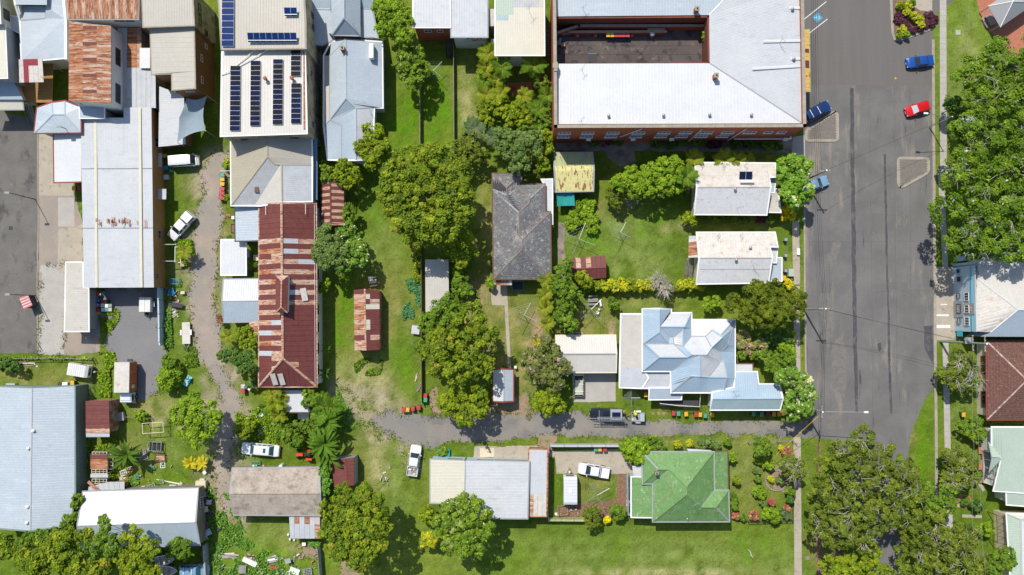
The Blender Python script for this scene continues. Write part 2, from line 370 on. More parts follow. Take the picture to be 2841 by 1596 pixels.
def window(parent,a,b,t,z,wd,h,frame='trim_white',pane='glass',out=.05,bars=1,name='window',sill=False):
 """a window on the wall line a->b (outside lies to the right of a->b)"""
 d=Vector((b.x-a.x,b.y-a.y,0));L_=d.length;d.normalize();nrm=Vector((d.y,-d.x,0))
 c=Vector((a.x,a.y,0))+d*(L_*t)+Vector((0,0,z));mb=MB()
 def slab(mb_,cu,cz,w_,h_,o0,o1):
  vs=[]
  for oo in(o0,o1):
   for u,v in((-w_/2,-h_/2),(w_/2,-h_/2),(w_/2,h_/2),(-w_/2,h_/2)):
    vs.append(c+d*(cu+u)+Vector((0,0,cz+v))+nrm*oo)
  mb_.add(vs,[(3,2,1,0),(4,5,6,7),(0,1,5,4),(1,2,6,5),(2,3,7,6),(3,0,4,7)])
 f=.07
 slab(mb,-wd/2+f/2,0,f,h,.01,out+.03);slab(mb,wd/2-f/2,0,f,h,.01,out+.03)
 slab(mb,0,h/2-f/2,wd-2*f,f,.01,out+.03);slab(mb,0,-h/2+f/2,wd-2*f,f,.01,out+.03)
 for i in range(bars):slab(mb,-wd/2+wd*(i+1)/(bars+1),0,.05,h-2*f,.012,out+.02)
 w_=part(name,mb,M[frame],parent,world=True)
 mp=MB();slab(mp,0,0,wd-f,h-f,.008,out-.01);p_=mesh_obj('pane',mp,M[pane]);link(p_,w_)
 if sill:
  ms=MB();slab(ms,0,-h/2-.06,wd+.2,.08,.01,out+.12);s_=mesh_obj('sill',ms,M[frame]);link(s_,w_)
 return w_
def building(name,label,cat,V,faces,outline,roof,wall='wall_cream',rib=.36,inset=.3,base=0.0,gutter='trim_white',wins=(),ridge=None,walls=True,gw=.13,cap=True,tiles=None):
 P={k:q(*v)for k,v in V.items()}
 ol=[P[k]for k in outline];c=sum(ol,Vector())/len(ol)
 t=thing(name,label,cat,(c.x,c.y,base))
 edges={}
 for f in faces:
  if isinstance(f,str):ks,mt,md=f,roof,None
  else:ks,mt,md=f[0],f[1],(f[2]if len(f)>2 else None)
  pts=[P[k]for k in ks]
  if md and md.get('sheets'):
   sheets(t,pts,md['sheets'],md.get('w'),md.get('width',.8),md.get('rows',1),md.get('ax'),md.get('pick'))
   part('roof',MB().add([p-Vector((0,0,.06))for p in(pts if newell_raw(pts)>0 else pts[::-1])],[tuple(range(len(pts)))]),M['trim_brown'],t,world=True)
  elif tiles or(md and md.get('tiles')):
   tile_face(t,pts,M[tiles or md['tiles']])
  else:
   part('roof',corrugate(pts,(md or{}).get('rib',rib),ax=(md or{}).get('ax')),M[mt],t,world=True)
  for i in range(len(ks)):
   e=tuple(sorted((ks[i],ks[(i+1)%len(ks)])));edges.setdefault(e,[]).append(pts)
 if cap:
  for(a,b),fl in edges.items():
   if len(fl)==2 and(P[a]-P[b]).length>.5:
    ca=sum(fl[0],Vector())/len(fl[0]);cb=sum(fl[1],Vector())/len(fl[1]);mid=(P[a]+P[b])/2
    valley=(ca.z+cb.z)/2>mid.z+.05
    if valley:part('valley_gutter',bar(P[a],P[b],.22,.015,.02),M['trim_grey'],t,world=True)
    else:part('ridge_cap',bar(P[a],P[b],.25,.06,.03),M[ridge or roof],t,world=True)
 if gutter:
  G=MB();n=len(ol);o1=offset_poly(ol,-gw);o2=offset_poly(ol,.03)
  vs=[]
  for i in range(n):
   for p,dz in((o1[i],.0),(o2[i],.0),(o2[i],-.13),(o1[i],-.13)):vs.append(Vector((p.x,p.y,ol[i].z+dz+.0)))
  fs=[]
  for i in range(n):
   j=(i+1)%n
   for k in range(4):fs.append((i*4+k,i*4+(k+1)%4,j*4+(k+1)%4,j*4+k))
  if newell_raw(ol)>0:fs=[f[::-1]for f in fs]
  part('gutter',G.add(vs,fs),M[gutter],t,world=True)
 if walls:
  wl=offset_poly(ol,inset);n=len(wl);zt=[ol[i].z-.14 for i in range(n)]
  if newell_raw(wl)<0:wl=wl[::-1];zt=zt[::-1]
  mb=MB();vs=[Vector((p.x,p.y,base))for p in wl]+[Vector((p.x,p.y,z))for p,z in zip(wl,zt)]
  mb.add(vs,[(i,(i+1)%n,n+(i+1)%n,n+i)for i in range(n)])
  part('wall',mb,M[wall],t,world=True)
  for wn in wins:
   side,lst=wn[0],wn[1];kw=wn[2]if len(wn)>2 else{}
   best=None
   for i in range(n):
    a,b=wl[i],wl[(i+1)%n];d=Vector((b.x-a.x,b.y-a.y));Ld=d.length
    if Ld<.5:continue
    nr=Vector((d.y,-d.x))/Ld;tv={'n':(0,1),'s':(0,-1),'e':(1,0),'w':(-1,0)}[side]
    sc_=(nr.x*tv[0]+nr.y*tv[1])*Ld
    if best is None or sc_>best[0]:best=(sc_,a,b)
   for(tt,z,ww,hh)in lst:window(t,best[1],best[2],tt,z,ww,hh,**kw)
 return t
def tile_face(parent,pts,m,tw=.34,tl=.34):
 """rows of lapped tiles, too small to pick apart singly"""
 c,g=cross_dir(pts);n=newell(pts);mb=MB();p0=pts[0]
 if abs(n.z)<.1:return
 us=[p.x*c.x+p.y*c.y for p in pts];ws=[p.x*g.x+p.y*g.y for p in pts]
 def zat(x,y):return p0.z-((x-p0.x)*n.x+(y-p0.y)*n.y)/n.z
 rows=int((max(ws)-min(ws))/tl)+1
 for j in range(rows):
  a=max(ws)-(j+1)*tl;b=a+tl
  row=clip(clip(pts,g.x,g.y,a),g.x,g.y,b,False)
  if len(row)<3:continue
  ru=[p.x*c.x+p.y*c.y for p in row];k=math.floor(min(ru)/tw)*tw-(j%2)*tw/2
  while k<max(ru):
   pl=clip(clip(row,c.x,c.y,k+.012),c.x,c.y,k+tw-.012,False);k+=tw
   if len(pl)<3 or abs(newell_raw(pl))<.02:continue
   if newell_raw(pl)<0:pl=pl[::-1]
   dz=random.uniform(0,.02);vs=[]
   for p in pl:
    t=(p.x*g.x+p.y*g.y-a)/tl
    z=zat(p.x,p.y)+.01+.05*t+dz;vs.append((p.x,p.y,z))
   nn=len(vs);vs+=[(x,y,zat(x,y)-.02)for x,y,_ in vs]
   mb.add(vs,[tuple(range(nn))]+[((i+1)%nn,i,nn+i,nn+(i+1)%nn)for i in range(nn)])
 part('roof_tiles',mb,m,parent,world=True,kind='stuff')
 under=[Vector((p.x,p.y,p.z-.04))for p in(pts if newell_raw(pts)>0 else pts[::-1])]
 part('roof',MB().add(under,[tuple(range(len(under)))]),M['trim_dark'],parent,world=True)
# ---------------- ground patches ----------------
def jag(P,amp,step=.7,fr=.35):
 out=[];n=len(P)
 for i in range(n):
  a,b=P[i],P[(i+1)%n];k=max(1,int((b-a).length/step))
  for j in range(k):
   p=a+(b-a)*(j/k);v=noise.noise_vector(Vector((p.x*fr,p.y*fr,3.1)))+.5*noise.noise_vector(Vector((p.x*fr*4,p.y*fr*4,7.7)))+.4*noise.noise_vector(Vector((p.x*4.1,p.y*4.1,1.7)))
   out.append(Vector((p.x+v.x*amp*1.6,p.y+v.y*amp*1.6,p.z)))
 return out
_lay=[]
def gz(x,y):
 """height of the topmost ground sheet whose box holds this place"""
 return max([l[4]for l in _lay if l[0]<=x<=l[2]and l[1]<=y<=l[3]]+[0.0])
EDGES=[]
def patch(name,pts,m,amp=0.0,z=None,mb=None,step=.3,kind='structure',depth=0.0):
 P=[q(x,y,0)for x,y in pts]
 if newell_raw(P)<0:P=P[::-1]
 if amp:P=jag(P,amp,step)
 if amp>=.25 and name in('lane','yard','dirt','forecourt'):EDGES.extend(P)
 bx_=(min(p.x for p in P),min(p.y for p in P),max(p.x for p in P),max(p.y for p in P))
 if z is None:z=max([l[4]for l in _lay if l[0]<bx_[2]and bx_[0]<l[2]and l[1]<bx_[3]and bx_[1]<l[3]]+[.002])+.004
 _lay.append((*bx_,z))
 from mathutils.geometry import tessellate_polygon
 tr=tessellate_polygon([P]);mb=MB()
 vs=[(p.x,p.y,z)for p in P];fs=[]
 for a,b,c in tr:
  A,B,C_=P[a],P[b],P[c]
  if(B.x-A.x)*(C_.y-A.y)-(C_.x-A.x)*(B.y-A.y)<0:a,b,c=c,b,a
  fs.append((a,b,c))
 if depth:
  n=len(vs);vs+=[(x,y,z-depth)for x,y,_ in vs];fs+=[((i+1)%n,i,n+i,n+(i+1)%n)for i in range(n)]
 mb.add(vs,fs);return setting(name,mb,M[m]if isinstance(m,str)else m,kind)
def slabs(name,a,b,wd,n,m,z=.03,gap=.02,parent=None):
 """a path of separately cast slabs between two ground points"""
 base=MB();d=b-a;L_=d.length;rz=math.atan2(d.y,d.x);c=(a+b)/2
 base.box((c.x,c.y,z/2-.005),(L_,wd-.02,z-.01),rz);root=setting(name,base,M['concrete_dark'])
 for i in range(n):
  p=a+d*((i+.5)/n);mb=MB().box((0,0,0),(L_/n-gap,wd*random.uniform(.985,1.0),.02),0)
  ob=mesh_obj('slab',mb,M[m]);COL.objects.link(ob);ob.parent=root
  ob.location=(p.x,p.y,z+random.uniform(0,.012));ob.rotation_euler=(random.uniform(-.004,.004),random.uniform(-.004,.004),rz)
 return root
def kerb(pts,wd=.3,h=.12,name='kerb',m='kerb',close=False,seg=2.4):
 P=[q(x,y,0)for x,y in pts]
 if close:P.append(P[0])
 mb=MB();n=len(P);vs=[]
 for i,p in enumerate(P):
  a=P[i-1]if i else(P[-2]if close else p);b=P[i+1]if i<n-1 else(P[1]if close else p)
  d=(b-a).normalized();s=Vector((-d.y,d.x,0))*wd/2
  vs+=[p-s,p-s+Vector((0,0,h)),p+s+Vector((0,0,h)),p+s]
 fs=[(i*4+k,i*4+(k+1)%4,i*4+4+(k+1)%4,i*4+4+k)for i in range(n-1)for k in range(4)]
 fs+=[(3,2,1,0),tuple((n-1)*4+k for k in range(4))]
 return setting(name,mb.add(vs,fs),M[m])
def fence(label,pts,h,m='timber_grey',post=2.4,name='fence',th=.05,style='panel',cat='fence',mp=None):
 """pts in picture px on the ground; panels between posts, each its own part"""
 P=[q(x,y,0)for x,y in pts];t=thing(name,label,cat,(P[0].x,P[0].y,0));mp=mp or m
 for a,b in zip(P,P[1:]):
  d=b-a;n=max(1,round(d.length/post));rz=math.atan2(d.y,d.x)
  for i in range(n+1):
   p=a+d*(i/n);part('post',MB().box((p.x,p.y,(h+.05)/2),(.09,.09,h+.05),rz),M[mp],t,world=True)
  for i in range(n):
   p=a+d*((i+.5)/n);L_=d.length/n-.1;r2=rz+random.uniform(-.004,.004)
   if style=='panel':part('panel',MB().box((p.x,p.y,h/2),(L_,th,h-.06),r2),M[m],t,world=True)
   elif style=='wire':
    mb=MB()
    for k in range(4):mb.tube([(p.x-d.normalized().x*L_/2,p.y-d.normalized().y*L_/2,.2+k*(h-.25)/3),(p.x+d.normalized().x*L_/2,p.y+d.normalized().y*L_/2,.2+k*(h-.25)/3)],.012,4)
    part('wire',mb,M[m],t,world=True,kind='stuff')
   else:
    for k in range(2):part('rail',MB().box((p.x,p.y,h*(.45+.5*k)),(L_,.05,.1),r2),M[m],t,world=True)
 return t
# ---------------- foliage ----------------
def leaf_mesh(name,C,N,S,colr,m=None,aspect=1.0):
 """one diamond leaf per row: centre, normal, half size, colour"""
 n=len(C);N=N/np.maximum(np.linalg.norm(N,axis=1,keepdims=True),1e-6)
 R=rng.normal(size=(n,3));A=np.cross(N,R);A/=np.maximum(np.linalg.norm(A,axis=1,keepdims=True),1e-6);B=np.cross(N,A)
 S=S[:,None];V=np.empty((n,4,3),np.float32)
 V[:,0]=C-A*S;V[:,1]=C-B*S*.62*aspect;V[:,2]=C+A*S;V[:,3]=C+B*S*.62*aspect
 me=bpy.data.meshes.new(name);me.vertices.add(n*4);me.loops.add(n*4);me.polygons.add(n)
 me.vertices.foreach_set('co',V.reshape(-1));me.loops.foreach_set('vertex_index',np.arange(n*4,dtype=np.int32))
 me.polygons.foreach_set('loop_start',np.arange(0,n*4,4,dtype=np.int32))
 at=me.color_attributes.new('lcol','FLOAT_COLOR','POINT');cc=np.ones((n,4,4),np.float32);cc[:,:,:3]=colr[:,None,:]
 at.data.foreach_set('color',cc.reshape(-1));me.update(calc_edges=True);me.materials.append(m or M['leaf']);return me
G1=dict(mango=dict(cl=.85,leaf=.21,cols=[((.10,.148,.006),5),((.185,.212,.012),3),((.038,.075,.006),4),((.25,.18,.03),.35)]),yellowgreen=dict(cl=.8,leaf=.2,cols=[((.12,.168,.006),5),((.19,.218,.01),3),((.05,.09,.006),3)]),lime=dict(cl=.7,leaf=.19,cols=[((.115,.19,.008),5),((.18,.245,.014),3),((.045,.1,.008),2.5)]),conifer=dict(cl=.7,leaf=.16,cols=[((.075,.098,.005),5),((.125,.145,.008),3),((.03,.05,.004),3.5)]),dark=dict(cl=.75,leaf=.19,cols=[((.045,.095,.015),5),((.08,.14,.02),3),((.025,.06,.01),2)]),mid=dict(cl=.8,leaf=.2,cols=[((.075,.135,.01),5),((.125,.18,.014),3),((.035,.075,.008),2.5)]),olive=dict(cl=.7,leaf=.18,cols=[((.08,.112,.009),5),((.135,.16,.016),3),((.04,.06,.008),3)]),grey=dict(cl=.8,leaf=.17,cols=[((.085,.135,.028),5),((.125,.175,.045),3),((.045,.08,.016),2)]),jacaranda=dict(cl=1.0,leaf=.19,cols=[((.08,.138,.007),5),((.13,.19,.012),3),((.035,.075,.006),4),((.35,.33,.45),.10)]),frangipani=dict(cl=.6,leaf=.22,cols=[((.085,.18,.012),6),((.14,.23,.02),3),((.6,.55,.36),.2)]),whiteflower=dict(cl=.6,leaf=.19,cols=[((.07,.15,.015),6),((.13,.2,.02),3),((.68,.64,.4),.4)]),ash=dict(cl=.75,leaf=.2,cols=[((.085,.15,.008),5),((.14,.2,.012),3),((.04,.08,.008),2),((.33,.36,.12),.45)]),pinkflower=dict(cl=.6,leaf=.17,cols=[((.08,.105,.018),6),((.13,.15,.03),3),((.45,.3,.34),.4),((.09,.07,.04),1)]),pinkflower2=dict(cl=.5,leaf=.17,cols=[((.09,.15,.02),6),((.6,.2,.27),1.4),((.14,.19,.03),2)]),gold=dict(cl=.5,leaf=.17,cols=[((.24,.26,.012),5),((.36,.34,.01),3),((.11,.15,.01),3)]),goldflower=dict(cl=.4,leaf=.16,cols=[((.6,.4,.005),5),((.4,.32,.01),3),((.12,.15,.01),2)]),purple=dict(cl=.35,leaf=.14,cols=[((.055,.018,.03),5),((.09,.03,.045),3),((.03,.012,.02),2)]),red=dict(cl=.4,leaf=.2,cols=[((.28,.03,.05),4),((.35,.22,.1),2),((.1,.12,.03),3)]),vine=dict(cl=.35,leaf=.18,cols=[((.07,.16,.02),6),((.14,.24,.03),2)]),greyvine=dict(cl=.3,leaf=.2,cols=[((.05,.14,.05),6),((.08,.19,.08),3)]),bare=dict(cl=.8,leaf=.13,cols=[((.3,.27,.22),3),((.12,.13,.07),3)]),)
def pick_cols(sp,n):
 cs=np.array([c for c,_ in sp['cols']]);ws=np.array([w_ for _,w_ in sp['cols']],float);ws/=ws.sum()
 c=cs[rng.choice(len(cs),n,p=ws)]
 return c*LEAFK*(1+rng.normal(0,.2,(n,1)))
TOTAL=[0];LEAFK=1.8
def crown_arrays(blobs,sp,dens=1.0,open_=0.0):
 """blobs: list of (centre Vector, r, rz)"""
 Cs,Ns,Ss,Ks=[],[],[],[];cl0,lf=sp['cl'],sp['leaf']
 cen=np.array([list(b[0])for b in blobs]);rr=np.array([[b[1],b[1],b[2]]for b in blobs])
 for bi in range(len(blobs)):
  c,r=cen[bi],rr[bi];cl=min(cl0,r[0]*.42);cl=max(cl,.12)
  nc=int(3.2*(r[0]/cl)**2*1.25)+4
  d=rng.normal(size=(nc,3));d/=np.linalg.norm(d,axis=1,keepdims=True);d[:,2]=np.abs(d[:,2])*np.where(rng.random(nc)<.22,-.5,1)
  cc=c+d*r*rng.uniform(.72,1.06,(nc,1))
  keep=np.ones(nc,bool)
  for bj in range(len(blobs)):
   if bj!=bi:keep&=np.linalg.norm((cc-cen[bj])/rr[bj],axis=1)>.78
  if open_:keep&=rng.random(nc)>open_
  cc=cc[keep];d=d[keep];nc=len(cc)
  if nc==0:continue
  cr=cl*rng.uniform(.55,1.1,nc);nl=int(dens*2.4*(cl/lf)**2*1.5)+5
  ld=rng.normal(size=(nc,nl,3))+d[:,None]*.9+np.array([0,0,.5]);ld/=np.linalg.norm(ld,axis=2,keepdims=True)
  P=cc[:,None]+ld*cr[:,None,None]*rng.uniform(.55,1.12,(nc,nl,1))*np.array([1,1,.8])
  N=ld*.75+rng.normal(0,.3,(nc,nl,3))+np.array([-.12,.22,.6])
  k=pick_cols(sp,nc)[:,None]*.45+pick_cols(sp,nc*nl).reshape(nc,nl,3)*.55 if not sp.get('flower')else pick_cols(sp,nc*nl).reshape(nc,nl,3)
  cs=np.array([c_ for c_,_ in sp['cols']]);ws=np.array([w_ for _,w_ in sp['cols']],float);ws/=ws.sum()
  for c_,w_ in zip(cs,ws):
   if c_.max()>.32 and w_<.2:
    msk=rng.random((nc,nl))<w_*.75;k[msk]=c_
  Cs.append(P.reshape(-1,3));Ns.append(N.reshape(-1,3));Ks.append(k.reshape(-1,3));Ss.append(lf*rng.uniform(.45,1.4,nc*nl))
  ni=int(r[0]*r[0]*9/(lf*5))+4;d2=rng.normal(size=(ni,3));d2/=np.linalg.norm(d2,axis=1,keepdims=True);d2[:,2]=np.abs(d2[:,2])
  Cs.append(c+d2*r*rng.uniform(.45,.78,(ni,1)));Ns.append(d2+rng.normal(0,.4,(ni,3)));Ks.append(pick_cols(sp,ni));Ss.append(lf*1.7*rng.uniform(.7,1.2,ni))
 return np.concatenate(Cs),np.concatenate(Ns),np.concatenate(Ss),np.clip(np.concatenate(Ks),.004,.8)
def tree(label,blobs,h,sp='mid',name='tree',cat='tree',dens=1.0,open_=0.0,trunk=None,bark='bark',limbs=None,group=None,twigs=0,flat=.8):
 """blobs: (x, y, r[, hscale]) in picture px; h: top height in metres"""
 S_=G1[sp];B=[]
 for b in blobs:
  r=ln(b[2]);hb=h*(b[3]if len(b)>3 else 1.0);rz=min(r*flat,hb*.5);re_=max(r*.6,r*.95-min(S_['cl'],r*.42)*.5);B.append((q(b[0],b[1],max(hb-rz,.1)),re_,rz*.95))
 big=max(B,key=lambda b:b[1]);g=sum((b[0]*b[1]**2 for b in B),Vector())/sum(b[1]**2 for b in B)
 base=Vector((g.x,g.y,0));t=thing(name,label,cat,base,group=group)
 C_,N_,Sz,K_=crown_arrays(B,S_,dens,open_)
 C_=C_-np.array([base.x,base.y,0]);ok=C_[:,2]>.03;TOTAL[0]+=len(C_)
 me=leaf_mesh('crown',C_[ok],N_[ok],Sz[ok],K_[ok]);ob=bpy.data.objects.new('crown',me);COL.objects.link(ob);ob.parent=t
 tr=trunk or max(.05,big[1]*.06);fork=Vector((0,0,h*.32));mb=MB()
 mb.tube([(0,0,-.05),(.03,.02,h*.15),fork],tr*1.2,8,tr*.85)
 part('trunk',mb,M[bark],t,smooth=True)
 for b in B[:10]:
  e=b[0]-base;e=Vector((e.x,e.y,e.z+b[2]*.2));m_=fork+(e-fork)*.5+Vector((random.uniform(-.4,.4),random.uniform(-.4,.4),.3))*min(1,b[1]*.3)
  part('limb',MB().tube([fork,m_,e],tr*.6,6,tr*.15),M[bark],t,smooth=True)
 if twigs:
  mb=MB()
  for i in range(twigs):
   b=random.choice(B);e=b[0]-base;a=random.uniform(0,6.28);rr=random.uniform(.35,.9)
   s0=e+Vector((math.cos(a)*b[1]*rr*.3,math.sin(a)*b[1]*rr*.3,b[2]*.55))
   e0=e+Vector((math.cos(a)*b[1]*rr*1.15,math.sin(a)*b[1]*rr*1.15,b[2]*(1.12-.45*rr)))
   mid=(s0+e0)/2+Vector((random.uniform(-.4,.4),random.uniform(-.4,.4),.35));mb.tube([s0,mid,e0],.045,4,.015)
   for k in range(2):
    a2=a+random.uniform(-1.1,1.1);L_=random.uniform(.6,1.6);st=mid+(e0-mid)*random.uniform(0,.7)
    mb.tube([st,st+Vector((math.cos(a2)*L_,math.sin(a2)*L_,random.uniform(0,.3)))],.022,3,.01)
  part('twigs',mb,M['bark_pale'],t,kind='stuff')
 return t
def cover(name,pts,sp,n,hz=.4,lf=None,cat=None,label=None):
 """ground cover scattered in a polygon: one object"""
 P=[q(x,y,0)for x,y in pts];xs=[p.x for p in P];ys=[p.y for p in P];S_=G1[sp];out=[]
 XY=np.column_stack([rng.uniform(min(xs),max(xs),n*3),rng.uniform(min(ys),max(ys),n*3)]);ins=np.zeros(len(XY),bool);m=len(P)
 for i in range(m):
  a,b=P[i],P[(i+1)%m]
  cnd=((a.y>XY[:,1])!=(b.y>XY[:,1]))&(XY[:,0]<(b.x-a.x)*(XY[:,1]-a.y)/((b.y-a.y)or 1e-9)+a.x);ins^=cnd
 XY=XY[ins][:n];k=len(XY);nzv=np.array([noise.noise(Vector((x*.6,y*.6,1.3)))for x,y in XY])
 keep=nzv>-.15;XY=XY[keep];nzv=nzv[keep];k=len(XY)
 C_=np.column_stack([XY,np.abs(rng.normal(.5,.35,k))*hz*(.5+nzv+.3)+.03]);N_=rng.normal(0,.45,(k,3))+np.array([0,0,1.]);lf=lf or S_['leaf']
 me=leaf_mesh(name,C_,N_,lf*rng.uniform(.6,1.3,k),np.clip(pick_cols(S_,k),.004,.8));ob=bpy.data.objects.new(name,me);COL.objects.link(ob);TOTAL[0]+=k
 ob['kind']='stuff'
 if label:ob['label']=label;ob['category']=cat
 return ob
def frond_mesh(L_=2.6,droop=.9,n=16,wl=.75,cols=((.13,.2,.02),(.25,.25,.03)),rise=.5,seed=0):
 r=random.Random(seed);C_=[];vs=[];fs=[];ks=[]
 def P_(t):return Vector((L_*t*(1-.12*t),0,rise*L_*t*.6-droop*L_*t*t*.6))
 def addq(p,k):
  b=len(vs);vs.extend(p);fs.append(tuple(range(b,b+len(p))));ks.extend([k]*len(p))
 for i in range(6):
  a,b=P_(i/6),P_((i+1)/6);w_=.035*(1-i/7);addq([a+Vector((0,w_,0)),a-Vector((0,w_,0)),b-Vector((0,w_*.8,0)),b+Vector((0,w_*.8,0))],(.22,.22,.05))
 for i in range(n):
  t=.12+.88*i/n;p=P_(t);ll=wl*math.sin(math.pi*min(1,.18+.85*t))*r.uniform(.85,1.1)*L_/2.6;k0=cols[0]if r.random()<.7 else cols[1]
  k=tuple(c*r.uniform(.8,1.2)for c in k0)
  for s in(-1,1):
   d=Vector((.65+r.uniform(-.1,.1),s,r.uniform(-.25,.15))).normalized();e=p+d*ll+Vector((0,0,-.25*ll));w_=Vector((L_*.045,0,.01))
   addq([p-w_*.6,p+w_*.6,p+(e-p)*.6+w_*.8,e],k)
 me=bpy.data.meshes.new('frond');me.from_pydata([tuple(v)for v in vs],[],fs);at=me.color_attributes.new('lcol','FLOAT_COLOR','POINT')
 at.data.foreach_set('color',np.array([(*k,1)for k in ks],np.float32).reshape(-1));me.materials.append(M['leaf']);return me
def paddle_mesh(L_=2.2,w_=.5,droop=.8,cols=(.12,.24,.03),seed=0):
 r=random.Random(seed);vs=[];fs=[];n=9
 for i in range(n+1):
  t=i/n;p=Vector((L_*t*(1-.1*t),0,.9*L_*t*.6-droop*L_*t*t*.7));ww=w_*math.sin(math.pi*min(1,max(.03,(t-.12)/.9))**.8)*.5+.02
  vs+=[p+Vector((0,-ww,ww*.25+r.uniform(-.05,.05))),p,p+Vector((0,ww,ww*.25+r.uniform(-.05,.05)))]
 for i in range(n):
  for k in range(2):fs.append((i*3+k,i*3+k+1,i*3+4+k,i*3+3+k))
 me=bpy.data.meshes.new('leaf');me.from_pydata([tuple(v)for v in vs],[],fs);at=me.color_attributes.new('lcol','FLOAT_COLOR','POINT')
 at.data.foreach_set('color',np.array([(*(c*(1.25 if j%3==1 else r.uniform(.85,1.1))for c in cols),1)for j in range(len(vs))],np.float32).reshape(-1))
 me.materials.append(M['leaf']);return me
FM={}
def palm(label,x,y,h,r,kind='green',n=13,group=None,cat='palm tree',name='palm_tree',cps=1):
 """r: frond reach in picture px"""
 L_=ln(r)*1.15;c=q(x,y,h);t=thing(name,label,cat,(c.x,c.y,0),group=group)
 K=dict(green=((.13,.25,.02),(.21,.31,.03)),yellow=((.24,.32,.02),(.36,.36,.03)),dark=((.06,.14,.02),(.11,.2,.03)),grey=((.12,.19,.07),(.2,.26,.12)),gold=((.55,.4,.01),(.4,.36,.02)),red=((.3,.05,.05),(.35,.25,.1)),banana=(.10,.19,.015),bananadk=(.08,.15,.015),tropic=(.5,.42,.02))[kind]
 pad=kind in('banana','bananadk','tropic')
 for v in range(3):
  key=(kind,v)
  if key not in FM:FM[key]=paddle_mesh(2.6,.46 if kind!='tropic' else 1.0,.85,K,v)if pad else frond_mesh(2.6,.8+.2*v,17,.8,K,.65,v)
 spots=[(0,0)]if cps==1 else[(random.uniform(-L_,L_)*.45,random.uniform(-L_,L_)*.45)for _ in range(cps)]
 for(dx,dy)in spots:
  hh=h*random.uniform(.85,1)
  part('trunk' if not pad else 'stem',MB().tube([(dx,dy,-.05),(dx*.9,dy,hh*.5),(dx,dy,hh)],.12 if h>1.5 else.06,7,.08 if h>1.5 else.05),M['bark' if not pad else 'wall_green'],t,smooth=True)
  for i in range(n):
   f=bpy.data.objects.new('frond' if not pad else 'leaf',FM[(kind,i%3)]);COL.objects.link(f);f.parent=t;f.location=(dx,dy,hh-.05+.05*(i%3))
   s=L_/2.6*random.uniform(.8,1.1);f.scale=(s,s,s);f.rotation_euler=(random.uniform(-.25,.25),random.uniform(-.5,.25)+(-.35 if i%3==0 else 0),2*math.pi*(i+random.uniform(-.3,.3))/n)
 return t
